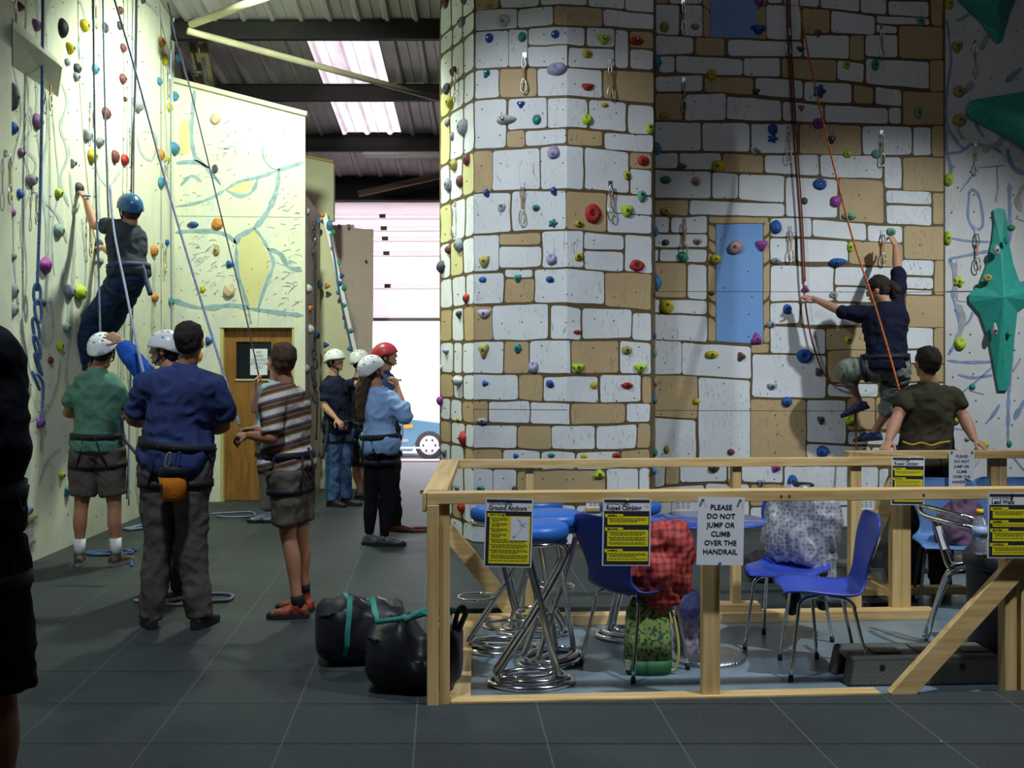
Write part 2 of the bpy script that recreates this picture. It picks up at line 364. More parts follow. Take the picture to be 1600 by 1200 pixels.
# yard outside
bm = new_bm(); bm.faces.new([bm.verts.new(q) for q in ((-14, 17.25, -.02), (12, 17.25, -.02), (12, 21.5, -.43), (-14, 21.5, -.43))])
bm.faces.new([bm.verts.new(q) for q in ((-14, 21.5, -.43), (12, 21.5, -.43), (12, 60, -.6), (-14, 60, -.6))])
tag(obj('ground', bm, mat('pale_concrete', (.55, .52, .53), rough=.9, noise_amt=.15, nscale=2)), 'bright concrete yard', None, None, 'structure')
bm = new_bm(); box(bm, (-2.95, 17.05, -.04), (.25, 17.25, .012)); tag(obj('trim_1', bm, mat('threshold', (.35, .14, .13))), kind='structure')
# ------------------------------------------------------------------ climbing walls with their painted stonework
WHITE = paint_mat('white_paint', (.72, .73, .74), .75)
TAN = paint_mat('tan_paint', (.50, .36, .19), .7, (.16, .13, .11))
MORTAR = paint_mat('mortar_paint', (.125, .085, .035), .3)
YELL = paint_mat('yellow_and_lit_tan_paint', (.62, .58, .28), .3)  # slab's yellow patches, also lamplit tan stones on the tower's left face
BLUEP = paint_mat('blue_paint', (.18, .35, .66), .3, (.3, .4, .5))
HOLE = mat('bolt_hole', (.02, .02, .02), rough=.8)
CREAM = paint_mat('cream_wash', (.70, .70, .54), .65, (.34, .38, .40), (.50, .56, .56), .45)
CRACKB = mat('crack_blue', (.30, .43, .47), rough=.6, noise_amt=.3, nscale=14)
CRACKG = mat('crack_grey', (.47, .52, .48), rough=.6, noise_amt=.25, nscale=9)
LILAC = paint_mat('lilac_wash', (.63, .62, .62), .6, (.3, .28, .34), (.58, .54, .48), .5)
CRACKV = mat('crack_violet', (.24, .33, .50), rough=.6, noise_amt=.3, nscale=14)
GREYPATCH = mat('grey_patch', (.38, .36, .35), rough=.6, noise_amt=.2, nscale=14)
PINK = paint_mat('pink_wash', (.62, .50, .44), .4, (.4, .3, .3), (.60, .42, .34), .4)
STONEM = [MORTAR, WHITE, TAN, HOLE, BLUEP, YELL]
def clipx(poly, x, keep_left):
    out = []
    for i in range(len(poly)):
        a, b = poly[i], poly[(i+1) % len(poly)]
        ia = (a[0] <= x) if keep_left else (a[0] >= x); ib = (b[0] <= x) if keep_left else (b[0] >= x)
        if ia: out.append(a)
        if ia != ib and b[0] != a[0]:
            t = (x-a[0])/(b[0]-a[0]); out.append((x, a[1]+t*(b[1]-a[1])))
    return out
def stone_outline(x0, x1, ytl, ytr, ybl, ybr, jl=False, jr=False, rnd=4.0):
    def W(q, k): return noise.noise(Vector((q[0]*.035, q[1]*.035, k)))*1.5
    def edge(a, b, k):
        L_ = math.hypot(b[0]-a[0], b[1]-a[1]); m = max(2, int(L_/11)); return [(a[0]+(b[0]-a[0])*i/m, a[1]+(b[1]-a[1])*i/m) for i in range(m+1)]
    r = min(rnd, (x1-x0)*.3, abs(ybl-ytl)*.3)
    rl, rr = (0 if jl else r), (0 if jr else r)
    sl = (ytr-ytl)/max(1, x1-x0); sb = (ybr-ybl)/max(1, x1-x0)
    P4 = []
    P4 += edge((x0+rl, ytl+sl*rl), (x1-rr, ytr-sl*rr), 1)
    if rr: P4.append((x1-rr*.3, ytr+rr*.3))
    P4 += edge((x1, ytr+rr), (x1, ybr-rr), 2)
    if rr: P4.append((x1-rr*.3, ybr-rr*.3))
    P4 += edge((x1-rr, ybr-sb*rr), (x0+rl, ybl+sb*rl), 3)
    if rl: P4.append((x0+rl*.3, ybl-rl*.3))
    P4 += edge((x0, ybl-rl), (x0, ytl+rl), 4)
    if rl: P4.append((x0+rl*.3, ytl+rl*.3))
    out = []
    for i, q in enumerate(P4):
        lock = (jl and abs(q[0]-x0) < .1) or (jr and abs(q[0]-x1) < .1)
        out.append((q[0]+(0 if lock else W(q, 11)), q[1]+W(q, 5)))
    return out
def put_poly(bm, wall, poly, off, mi):
    if len(poly) < 3: return
    pts = []
    for q in poly:
        p = wall.at(q[0], q[1], off)
        if p.z < .012: p.z = .012
        if not pts or (p-pts[-1]).length > 1e-4: pts.append(p)
    if len(pts) > 2:
        try: bm.faces.new([bm.verts.new(p) for p in pts]).material_index = mi
        except ValueError: pass
def stones(bm, wall, txt, corner=None, xmin=None, xmax=None):
    for ln in txt.split():
        a = ln.split(','); x0, x1, tl, tr, bl, br = map(float, a[:6]); c = {'w': 1, 't': 2, 'b': 4, 'y': 5}[a[6]]
        jl = corner is not None and abs(x0-corner) < .5; jr = corner is not None and abs(x1-corner) < .5
        q = stone_outline(x0, x1, tl, tr, bl, br, jl, jr, 1.0 if c == 4 else 4.0)
        if xmin is not None: q = clipx(q, xmin, False)
        if xmax is not None: q = clipx(q, xmax, True)
        put_poly(bm, wall, q, .003, c)
def tnuts(bm, wall, xs, ys, jit=4, skip=.2, off=.0045, r=1.15, mi=3):
    for y in ys:
        for x in xs:
            if random.random() < skip: continue
            a, b = x+random.uniform(-jit, jit), y+random.uniform(-jit, jit)
            p = wall.at(a, b, off)
            if p.z < .1: continue
            put_poly(bm, wall, [(a+r*math.cos(k*1.05), b+r*math.sin(k*1.05)) for k in range(6)], off, mi)
def panel(bm, wall, z0, z1, thick=.05, a=None, b=None):
    a = wall.a if a is None else a; b = wall.b if b is None else b; n_ = wall.n*-thick
    q = [a, b, b+n_, a+n_]
    lo = [bm.verts.new((p.x, p.y, z0)) for p in q]; hi = [bm.verts.new((p.x, p.y, z1)) for p in q]
    bm.faces.new(lo[::-1]); bm.faces.new(hi)
    for i in range(4): bm.faces.new((lo[i], lo[(i+1) % 4], hi[(i+1) % 4], hi[i]))
def spline2(pts, k=6): return [(q.x, q.y) for q in catmull([Vector((a, b, 0)) for a, b in pts], k)]
def ribbon(bm, wall, pts, wd, off, mi, vary=.35):
    s = spline2(pts, 7); Lp, Rp = [], []
    for i, q in enumerate(s):
        a, b = s[max(0, i-1)], s[min(len(s)-1, i+1)]; dx, dy = b[0]-a[0], b[1]-a[1]; l = math.hypot(dx, dy) or 1
        ww = wd*.5*(1+vary*noise.noise(Vector((q[0]*.08, q[1]*.08, 3)))*2)*(min(1, .35+i*.3, .35+(len(s)-1-i)*.3))
        Lp.append((q[0]-dy/l*ww, q[1]+dx/l*ww)); Rp.append((q[0]+dy/l*ww, q[1]-dx/l*ww))
    for i in range(len(s)-1): put_poly(bm, wall, [Lp[i], Lp[i+1], Rp[i+1], Rp[i]], off, mi)
# ---- tower
T_FL = """743,779,-30,-34,16,12,t 782,842,-30,-34,12,9,w 845,886,-32,-36,8,6.5,w
743,808,16,13,48,44,w 810,864,14,10,43,39,w 866,886,10,10,39,39,t
743,794,50,48,107,105,w 795,824,47,46,105,103,w 826,886,45,42,71,69,w 825,886,74,71,104,103,w
743,779,110,109,154,152,w 781,838,109,107,152,150,t 840,886,107,107,150,149,w
742,790,157,155,233,230,w 794,854,155,152,203,199,w 856,886,154,154,200,198,w
792,820,205,204,230,229,t 822,884,205,201,228,224,w
741,769,237,236,301,299,t 770,843,236,231,298,295,w 845,886,230,228,295,294,w
738,797,303,302,366,361,w 800,884,300,298,360,358,w
737,779,369,367,424,423,w 780,845,366,364,383,381,t 780,845,386,385,419,416,w 848,886,362,361,418,417,w
736,786,428,427,474,473,w 789,832,422,421,433,433,w 789,834,436,436,473,472,t 836,886,422,420,473,473,w
733,769,478,479,531,531,t 770,856,478,475,531,530,w 861,886,478,479,530,530,w
733,787,535,534,583,583,w 789,826,534,533,583,583,t 828,886,533,533,583,583,w
732,809,586,586,624,624,w 811,848,586,587,624,626,t 850,886,590,589,626,627,w
732,762,627,628,661,661,t 764,827,628,627,659,661,w 829,886,628,631,661,663,w
732,807,664,665,699,700,w 809,861,666,666,700,701,t 862,886,666,666,701,701,w
732,785,703,703,731,731,t 787,844,703,704,731,732,w 847,886,705,706,733,733,w
732,770,732,733,785,785,w 771,806,733,734,788,788,w 808,886,737,736,785,785,t
732,800,790,790,818,818,t 803,886,790,790,818,818,w 732,775,821,821,850,850,w 778,850,821,821,850,850,t 853,886,821,821,850,850,w"""
T_FR = """886,917,-36,-32,6.5,9,w 920,976,-32,-28,10,14,w 978,1023,-28,-24,15,19,w
886,941,10,14,39,41,t 943,1021,15,22,40,46,w
886,913,42,44,69,71,w 917,960,43,45,71,74,w 962,981,46,48,106,107,w 985,1020,49,51,74,76,t 985,1020,77,79,107,109,w 889,960,74,77,105,107,w
886,940,107,110,149,153,w 943,1023,110,114,154,161,t
886,918,154,156,198,200,w 921,978,156,161,200,206,w 982,1021,163,166,208,210,w
887,941,202,205,226,228,t 945,1020,208,212,233,238,w
886,911,228,230,294,296,w 914,982,230,239,295,301,w 985,1017,238,240,262,265,t 985,1017,263,268,303,306,w
885,947,299,303,358,362,t 949,1018,303,308,332,336,w 949,1018,333,338,362,365,w
886,911,361,362,417,417,w 913,974,363,368,389,391,w 913,974,392,395,420,424,w 977,1018,367,370,424,427,w
886,944,420,425,473,475,w 946,1017,426,428,478,484,t
886,907,479,482,530,531,w 910,986,482,484,529,528,w 988,1017,490,489,531,533,w
886,891,533,533,583,584,w 893,966,533,533,583,582,t 969,1017,533,537,583,585,w
886,934,589,588,627,629,w 938,1001,586,587,629,627,w 1004,1017,589,589,630,630,t
886,890,631,631,663,663,w 893,976,631,631,663,660,t 979,1016,631,631,659,659,w
886,929,666,666,701,702,w 932,994,666,663,702,700,w 996,1016,662,662,700,700,t
886,898,706,707,733,733,w 901,968,708,705,733,731,w 971,1015,705,702,731,731,t
886,945,736,735,785,785,t 948,997,733,732,788,788,w 999,1014,732,732,788,788,w
886,898,790,790,818,818,w 901,950,790,790,818,818,w 953,1014,790,790,818,818,t 886,897,821,821,850,850,w 900,960,821,821,850,850,t 963,1014,821,821,850,850,w"""
rows = [(-34, 14, 'www'), (18, 46, 'www'), (51, 105, 'www'), (111, 153, 'yww'), (158, 233, 'yww'), (238, 299, 'wwy'), (304, 366, 'yww'), (370, 424, 'wyw'),  # y marks tan stones painted yellowish to carry the lamplight on this face
        (428, 474, 'www'), (479, 531, 'twt'), (535, 583, 'www'), (587, 624, 'tww'), (628, 661, 'wwt'), (665, 699, 'tww'), (703, 731, 'wwt'), (734, 785, 'tww'), (790, 818, 'wtw'), (822, 850, 'tww')]
def left_face():
    out = []
    for a, b, cs in rows:
        f = [689, 689+17+random.uniform(-3, 3), 689+36+random.uniform(-3, 3), 741]
        def yy(y, x): k = (x-689)/52; return CY+(y-CY)*(k+(1-k)/1.083)
        for i in range(3):
            x0, x1 = f[i]+(1 if i else 0), f[i+1]-1
            out.append(','.join(str(round(q, 1)) for q in (x0, x1, yy(a, x0), yy(a, x1), yy(b, x0), yy(b, x1)))+','+cs[i])
    return '\n'.join(out)
bm = new_bm(); KEEP.add(id(bm))
TT = [(-.685, 10.3), (-.336, 9.51), (.469, 9.27), (1.216, 9.40), (1.36, 10.30), (.3, 11.2), (-.5, 11.0)]
prism(bm, TT, 0, 5.35)
stones(bm, TL, left_face(), None); stones(bm, TFL, T_FL, 886, 740); stones(bm, TFR, T_FR, 886, None, 1021)
tnuts(bm, TFL, range(750, 884, 33), range(10, 850, 41)); tnuts(bm, TFR, range(896, 1015, 33), range(10, 850, 41)); tnuts(bm, TL, (697, 712, 728), range(10, 850, 45))
for o_ in (bm,):
    put_poly(bm, TFL, [(740, 639), (886, 640), (886, 640.9), (740, 639.9)], .0042, 0)
tag(obj('climbing_tower', bm, STONEM), 'tall faceted climbing tower painted with white and tan stone blocks', 'climbing wall')
# ---- stone wall behind
B_ST = """1024,1043,-20,-20,5,5,t 1046,1096,-20,-20,5,6,w 1110,1184,-40,-40,58,60,b 1098,1109,-30,-30,9,17,t 1184,1197,-30,-30,12,6,t
1200,1222,-20,-20,5,5,w 1225,1279,-20,-20,8,10,w 1282,1342,-20,-20,11,19,w 1345,1384,-15,-12,20,22,w 1388,1451,2,3,23,27,w 1388,1451,-20,-20,-1,0,w 1455,1473,-20,-20,40,41,t
1025,1061,7,8,53,55,w 1065,1097,7,9,55,57,w 1099,1109,11,19,57,57,t 1184,1197,14,9,60,61,t 1198,1251,8,10,60,63,w 1254,1296,13,15,52,51,t
1299,1367,17,26,51,54,w 1370,1451,25,29,36,39,w 1370,1401,38,41,51,52,w 1405,1473,40,43,90,93,t
1025,1083,55,59,86,83,w 1087,1132,59,60,85,88,t 1138,1253,62,66,87,88,w 1256,1326,55,56,89,92,w 1328,1350,56,55,93,95,t 1353,1402,55,55,88,89,w
1030,1054,89,89,113,112,w 1057,1160,87,93,113,118,w 1162,1218,91,91,118,120,w 1222,1307,91,95,121,126,t 1309,1349,95,100,124,129,w 1353,1451,92,97,130,138,w 1453,1474,95,95,143,143,t
1025,1098,120,118,143,142,w 1102,1177,120,122,143,148,t 1181,1254,122,126,147,155,w 1257,1330,127,131,158,161,w 1334,1364,132,138,160,162,t 1368,1408,135,141,163,166,w 1411,1475,143,145,194,195,t
1025,1067,146,147,187,187,t 1071,1134,148,147,188,187,w 1136,1220,151,157,186,189,w 1223,1286,159,165,189,191,w 1289,1387,164,170,191,193,w 1389,1407,169,168,193,193,w
1023,1095,190,192,235,235,w 1098,1171,192,193,236,237,w 1174,1246,193,195,239,239,w 1250,1345,194,197,241,242,t 1348,1424,197,198,241,241,w 1427,1454,199,199,243,243,w 1456,1476,197,197,245,244,t
1022,1059,239,239,263,262,w 1062,1126,239,240,264,265,w 1129,1192,240,243,269,270,t 1195,1279,243,243,270,274,w 1282,1379,243,243,275,279,w 1383,1408,245,245,294,295,w 1411,1476,246,247,298,298,t
1022,1110,266,269,309,310,w 1113,1153,269,273,310,310,w 1155,1225,273,275,311,317,w 1228,1308,277,280,338,340,w 1312,1380,278,283,344,349,t 1385,1455,298,300,316,320,w 1385,1455,320,323,349,352,w 1458,1476,301,301,350,350,t
1022,1075,313,313,334,336,t 1078,1225,313,319,335,338,w
1023,1045,338,340,363,363,w 1049,1104,340,338,363,364,w 1108,1200,339,340,348,349,t 1107,1118,351,354,372,378,t 1107,1118,376,382,390,396,t 1107,1118,395,401,408,414,t 1107,1118,413,419,466,472,t 1107,1118,471,477,490,496,t 1107,1118,495,501,533,534,t
1119,1192,350,350,534,537,b 1193,1202,352,345,370,364,t 1193,1202,375,369,412,406,t 1193,1202,417,411,470,463,t 1193,1202,475,468,510,503,t 1193,1202,515,508,535,535,t
1204,1268,341,341,369,370,w 1270,1353,343,350,369,376,w 1356,1410,352,354,377,379,w 1413,1476,354,354,404,407,t
1021,1066,366,367,385,386,w 1070,1104,366,366,386,387,w 1204,1242,372,373,410,409,w 1246,1325,373,377,408,409,w 1327,1410,377,381,411,419,t
1021,1028,390,390,408,408,w 1031,1104,389,391,408,409,w
1020,1071,411,412,463,465,t 1074,1104,412,414,466,468,w 1204,1302,415,417,470,470,w 1305,1406,417,419,446,446,w 1410,1458,406,408,429,431,w 1410,1458,433,434,450,451,w 1417,1456,453,454,460,460,w 1460,1476,408,408,461,461,t
1020,1031,468,468,488,488,w 1034,1104,468,470,488,491,w 1204,1249,473,473,506,505,w 1253,1340,473,475,507,508,w 1306,1406,449,449,470,474,w 1343,1412,478,480,508,510,w 1415,1477,462,463,510,512,t
1019,1105,491,494,530,534,w 1204,1289,509,515,551,553,w 1291,1380,514,511,546,546,t 1383,1409,512,512,546,546,w 1412,1458,511,513,544,545,w 1460,1477,513,513,567,567,t 1412,1458,548,548,567,567,w 1412,1477,570,570,596,596,t
1019,1065,532,534,584,584,w 1066,1173,536,542,585,592,w 1174,1201,539,537,551,550,t 1176,1290,553,556,620,622,w 1294,1409,548,546,597,598,t
1019,1090,586,588,650,654,t 1092,1172,590,595,722,722,w 1173,1259,624,625,722,722,t 1261,1321,625,626,690,693,w 1294,1372,600,600,619,620,w 1324,1367,622,622,672,670,t 1369,1410,621,621,670,672,t 1413,1477,599,599,672,672,w 1325,1408,674,677,693,695,w 1411,1477,675,675,722,722,w
1019,1087,653,657,722,722,w 1261,1360,694,698,724,724,w 1363,1408,699,699,724,724,w
1019,1039,726,726,761,760,w 1041,1061,726,726,758,756,t 1063,1135,726,726,753,751,w 1138,1157,726,726,751,752,w 1160,1223,726,726,752,754,w 1226,1335,729,729,790,790,w 1338,1372,730,730,762,762,w 1374,1397,733,733,790,790,w 1400,1477,728,728,790,790,w
1019,1100,764,757,822,822,w 1103,1170,755,757,822,822,w 1173,1223,757,757,790,790,t 1173,1223,793,793,822,822,w 1226,1335,793,793,822,822,w 1338,1372,765,765,822,822,t 1374,1477,793,793,822,822,w"""
bm = new_bm(); KEEP.add(id(bm))
panel(bm, BW, 0, 5.5, .08); stones(bm, BW, B_ST, None, None, 1474)
tnuts(bm, BW, range(1035, 1470, 45), range(12, 815, 37), 8, .35)
for y in (455, 641): put_poly(bm, BW, [(1022, y), (1474, y+1), (1474, y+1.8), (1022, y+.8)], .0042, 0)
tag(obj('climbing_wall', bm, STONEM), 'wide flat climbing wall painted as stonework with two blue windows', 'climbing wall')
# ---- lilac wall at right
bm = new_bm(); KEEP.add(id(bm))
panel(bm, RW, 0, 5.5, .08)
for f in bm.faces: f.material_index = 0
for pts, wd, mi in (([(1479, 30), (1483, 60), (1486, 95), (1481, 130), (1478, 165), (1480, 195), (1491, 215), (1506, 232), (1515, 226), (1530, 226), (1555, 232), (1566, 240)], 4, 1),
    ([(1493, 33), (1505, 28), (1520, 17)], 5, 1), ([(1479, 200), (1480, 240), (1486, 262), (1482, 290)], 5, 1), ([(1571, 128), (1583, 118), (1597, 106)], 8, 1), ([(1507, 145), (1514, 136), (1522, 129)], 9, 2),
    ([(1480, 240), (1500, 237), (1516, 229)], 5, 1), ([(1574, 232), (1578, 250), (1588, 265), (1610, 272)], 7, 1), ([(1558, 260), (1559, 300)], 6, 1), ([(1524, 190), (1531, 205), (1538, 214)], 5, 1), ([(1496, 200), (1502, 212), (1507, 218)], 5, 2),
    ([(1535, 235), (1545, 230), (1560, 225), (1566, 215)], 9, 2), ([(1500, 300), (1515, 280), (1524, 268)], 3, 1), ([(1528, 262), (1550, 260), (1572, 258)], 2, 1), ([(1545, 55), (1538, 65), (1534, 78)], 8, 2),
    ([(1515, 300), (1513, 340), (1525, 358), (1536, 350), (1531, 310), (1520, 296), (1513, 305)], 4, 1), ([(1478, 370), (1510, 376), (1550, 378)], 3, 1), ([(1483, 404), (1500, 401), (1530, 395), (1548, 392)], 4, 1), ([(1483, 404), (1493, 430), (1489, 460), (1494, 480), (1500, 515), (1486, 548), (1481, 553)], 5, 1),
    ([(1493, 410), (1492, 440), (1496, 470)], 6, 2), ([(1496, 475), (1505, 500), (1492, 540)], 8, 2), ([(1495, 470), (1516, 472)], 5, 1), ([(1500, 512), (1514, 502), (1521, 485)], 4, 1), ([(1480, 563), (1510, 566), (1556, 565)], 4, 1), ([(1497, 585), (1520, 590), (1552, 586)], 4, 1),
    ([(1505, 612), (1530, 592), (1556, 568)], 3, 1), ([(1577, 285), (1578, 330), (1577, 385)], 6, 1), ([(1585, 480), (1581, 560), (1576, 620), (1575, 700)], 5, 1), ([(1540, 662), (1552, 648), (1562, 632)], 5, 1), ([(1480, 669), (1506, 671)], 4, 1), ([(1585, 655), (1593, 640), (1602, 625)], 8, 1),
    ([(1586, 340), (1600, 346)], 4, 1), ([(1595, 560), (1583, 580)], 10, 2), ([(1515, 610), (1538, 616)], 5, 2), ([(1580, 710), (1600, 735)], 7, 1), ([(1500, 760), (1530, 720)], 4, 1), ([(1560, 290), (1556, 315)], 8, 2), ([(1600, 290), (1590, 310), (1595, 330)], 8, 2)):
    ribbon(bm, RW, pts, wd, .003+mi*.0006, mi)
tnuts(bm, RW, range(1490, 1640, 32), range(12, 815, 36), 7, .3, .006, 1.15, 3)
put_poly(bm, RW, [(1478, 455), (1640, 453), (1640, 454), (1478, 456)], .0055, 3)
tag(obj('climbing_wall', bm, [LILAC, CRACKV, GREYPATCH, HOLE]), 'lilac-grey climbing wall with blue painted cracks at the right edge', 'climbing wall')
# ---- left wall
bm = new_bm(); KEEP.add(id(bm))
panel(bm, LW, 0, 5.6, .1, Vector((-3.8, 8.09, 0)), Vector((-3.8, 12.25, 0)))
for f in bm.faces: f.material_index = 0
random.seed(11)
for i in range(22):
    x = random.uniform(24, 262); y0 = random.uniform(-40, 640); ln = random.uniform(120, 420)
    ribbon(bm, LW, [(x+random.uniform(-7, 7)+(3 if k % 2 else -3), y0+ln*k/5) for k in range(6)], random.uniform(1.6, 4.5), .003, 1, .5)
for pts in ([(172, 90), (180, 85), (188, 92), (185, 105), (176, 108), (170, 98), (172, 90)], [(222, 0), (238, 12), (248, 25)], [(215, 215), (222, 240), (238, 250), (245, 215), (228, 205), (215, 215)], [(150, 260), (158, 278), (172, 290), (190, 265)], [(60, 305), (75, 320), (95, 345), (105, 380)], [(30, 190), (45, 178), (52, 200)],
            [(108, 400), (98, 440), (108, 480), (100, 520)], [(75, 465), (68, 500), (74, 540), (84, 520), (80, 475), (75, 465)], [(40, 660), (75, 640), (90, 600), (95, 560)], [(60, 760), (75, 720), (95, 700)], [(255, 640), (240, 600), (232, 540)]):
    ribbon(bm, LW, pts, 4, .0036, 1)
tnuts(bm, LW, range(30, 268, 24), range(8, 840, 42), 6, .3, .0045, 1.0, 2)
tag(obj('climbing_wall', bm, [CREAM, CRACKG, HOLE]), 'cream climbing wall along the left with pale blue streaks and ropes', 'climbing wall')
bm = new_bm(); KEEP.add(id(bm))
box(bm, (-3.98, -3, 0), (-3.72, 8.09, 5.8)); tag(obj('climbing_wall', bm, [CREAM]), 'nearer cream wall panel stepping out at the far left edge', 'climbing wall')
bm = new_bm(); KEEP.add(id(bm))
A_, B_, Cc, E_ = LW.at(20, 28, 0), LW.at(101, 100, 0), LW.at(20, 104, 0), LW.at(91, 152, 0)
A2, B2 = LW.at(20, 44, .17), LW.at(97, 105, .17)
vs = [bm.verts.new(q) for q in (A_, B_, Cc, E_, A2, B2)]
bm.faces.new((vs[0], vs[4], vs[5], vs[1])); bm.faces.new((vs[4], vs[2], vs[3], vs[5])); bm.faces.new((vs[1], vs[5], vs[3])); bm.faces.new((vs[0], vs[2], vs[4])); bm.faces.new((vs[0], vs[1], vs[3], vs[2]))
tag(obj('wall_volume', bm, CREAM), 'slanting plywood wedge volume high on the left wall', 'wall volume')
# ---- slab wall with the wooden door
bm = new_bm(); KEEP.add(id(bm))
Y0 = 12.25
def q3(px, py, off=0): return SL.at(px, py, off)
def face(pts, mi=0): bm.faces.new([bm.verts.new(p) for p in pts]).material_index = mi
TLp, TRp = q3(272, 125), q3(477, 178); BLp, BRp = Vector((-3.8, Y0, 0)), Vector((TRp.x, Y0, 0))
dl, dr, dt = q3(344, 512).x, q3(460, 512).x, q3(344, 512).z
def topz(x): k = (x-TLp.x)/(TRp.x-TLp.x); return TLp.z+(TRp.z-TLp.z)*k
V = lambda x, z, y=Y0: Vector((x, y, z))
face([V(-3.8, 0), V(dl, 0), V(dl, dt), V(dl, topz(dl)), V(-3.8, topz(-3.8))]); face([V(dl, dt), V(dr, dt), V(dr, topz(dr)), V(dl, topz(dl))]); face([V(dr, 0), V(BRp.x, 0), V(BRp.x, TRp.z), V(dr, topz(dr)), V(dr, dt)])
face([V(dl, 0), V(dl, 0, Y0+.1), V(dl, dt, Y0+.1), V(dl, dt)]); face([V(dr, 0), V(dr, 0, Y0+.1), V(dr, dt, Y0+.1), V(dr, dt)]); face([V(dl, dt), V(dl, dt, Y0+.1), V(dr, dt, Y0+.1), V(dr, dt)])
for pts, wd in (([(304, 141), (301, 178), (299, 206), (304, 243), (318, 257), (345, 288)], 6), ([(275, 255), (304, 253), (328, 262)], 6), ([(274, 323), (304, 318), (332, 308), (352, 296)], 4), ([(352, 296), (373, 284), (403, 277), (438, 265), (476, 253)], 5), ([(352, 296), (373, 306), (393, 300), (403, 279)], 5),
    ([(410, 223), (412, 247), (424, 262), (438, 265)], 3), ([(436, 267), (431, 301), (417, 332), (397, 356), (373, 370), (369, 383)], 8), ([(369, 383), (371, 424), (380, 455), (388, 482)], 5), ([(397, 356), (410, 373), (421, 394), (427, 414), (414, 448), (403, 482)], 5), ([(388, 482), (431, 488), (474, 493)], 6), ([(417, 388), (438, 397), (451, 417), (472, 423)], 6),
    ([(274, 363), (311, 361), (349, 365), (369, 380)], 6), ([(271, 469), (301, 479), (328, 481), (362, 477), (388, 482)], 7), ([(388, 482), (392, 506)], 8), ([(405, 484), (403, 508)], 3), ([(325, 260), (345, 290)], 3), ([(282, 290), (300, 275), (315, 285)], 4), ([(285, 178), (301, 177)], 2)):
    ribbon(bm, SL, pts, wd, .003, 1)
random.seed(5)
for i in range(150):
    cx_, cy_ = random.choice(((300, 300), (320, 420), (340, 440), (450, 320), (440, 460), (345, 240), (455, 380), (300, 400)))
    x, y = cx_+random.gauss(0, 16), cy_+random.gauss(0, 26)
    if not (275 < x < 468 and y > 190): continue
    a = random.uniform(-.9, .3); l = random.uniform(5, 16)
    ribbon(bm, SL, [(x, y), (x+l*math.cos(a)*.5, y+l*math.sin(a)*.5-1), (x+l*math.cos(a), y+l*math.sin(a))], random.uniform(.5, 1.4), .0036, 1)
kid = spline2([(397, 360), (376, 372), (373, 395), (375, 425), (383, 455), (391, 480), (400, 480), (410, 446), (422, 414), (414, 390), (404, 370), (397, 360)], 5)
put_poly(bm, SL, kid[:-1], .0022, 2); put_poly(bm, SL, [(356, 295), (373, 288), (398, 282), (390, 297), (373, 302)], .0022, 2); put_poly(bm, SL, [(281, 190), (297, 186), (296, 240), (278, 243)], .0022, 2)
tnuts(bm, SL, range(283, 470, 27), range(205, 505, 36), 4, .2, .0045, .9, 3)
put_poly(bm, SL, [(272, 337), (474, 339), (474, 339.7), (272, 337.7)], .004, 1)
for f in list(bm.faces)[:0]: pass
tag(obj('climbing_wall', bm, [CREAM, CRACKB, YELL, HOLE]), 'cream slab wall with blue painted cracks above the wooden door', 'climbing wall')
bm = new_bm(); beam(bm, q3(270, 124, .02)+Vector((0, .05, 0)), q3(480, 178, .02)+Vector((0, .05, 0)), .14, .05); tag(obj('capping_board', bm, mat('cream_board', (.62, .62, .45), rough=.5), bevel=.004), 'cream capping board along the sloping top of the slab wall', 'board')
t = tag(empty('door_2', (dl, Y0+.08, 0)), 'varnished wooden door with a dark glazed panel', None, None, 'structure')
WOODD = mat('door_veneer', (.30, .14, .03), rough=.4, noise_amt=.35, nscale=5, stretch=(5, 5, .6))
W_, H_ = dr-dl, dt
def dx(px): return SL.at(px, 600, -.08).x-dl
def dz(py): return SL.at(400, py, -.08).z
g0, g1, h0, h1 = dx(369), dx(424), dz(592), dz(534)
bm = new_bm(); box(bm, (0, 0, .01), (g0, .04, H_)); box(bm, (g1, 0, .01), (W_, .04, H_)); box(bm, (g0, 0, .01), (g1, .04, h0)); box(bm, (g0, 0, h1), (g1, .04, H_)); obj('door_leaf', bm, WOODD, t)
bm = new_bm(); box(bm, (g0, .015, h0), (g1, .025, h1)); obj('door_glass', bm, mat('dark_glass', (.012, .014, .018), rough=.08), t)
bm = new_bm(); box(bm, (g0-.01, -.012, h0-.02), (g1+.01, .0, h0)); obj('glazing_bead', bm, mat('bead', (.5, .45, .3)), t)
for a, b2 in ((-.0, .035), (W_-.03, W_+.0)):
    bm = new_bm(); box(bm, (a, -.07, 0), (b2, .0, H_-.001)); obj('door_frame', bm, mat('frame_yellow', (.5, .42, .16), rough=.5), t)
bm = new_bm(); tube(bm, [(dx(358), 0, dz(646)), (dx(358), -.05, dz(646)), (dx(369), -.05, dz(646))], .009, 8); obj('door_handle', bm, STEEL, t, True)
PAPER = mat('paper', (.72, .72, .76), rough=.6); INK = mat('black_ink', (.02, .02, .025), rough=.6)
bm = new_bm(); KEEP.add(id(bm)); sgx, sgz = (dx(391)+dx(418))/2, (dz(545)+dz(586))/2; sw, sh = (dx(418)-dx(391))/2, (dz(545)-dz(586))/2
box(bm, (-sw, -.002, -sh), (sw, 0, sh), 0)
R90 = Matrix.Rotation(math.pi/2, 4, 'X')
for i, s in enumerate(('NO', 'ENTRY', 'QUALIFIED', 'INSTRUCTORS', 'ONLY')): text_into(bm, s, Matrix.Translation((0, -.004, sh*.72-i*sh*.29)) @ R90, .042, 1, sx=.85)
tag(obj('notice', bm, [PAPER, INK], loc=Vector((dl+sgx, Y0+.078, sgz))), 'white paper notice on the dark glass of the wooden door', 'sign')
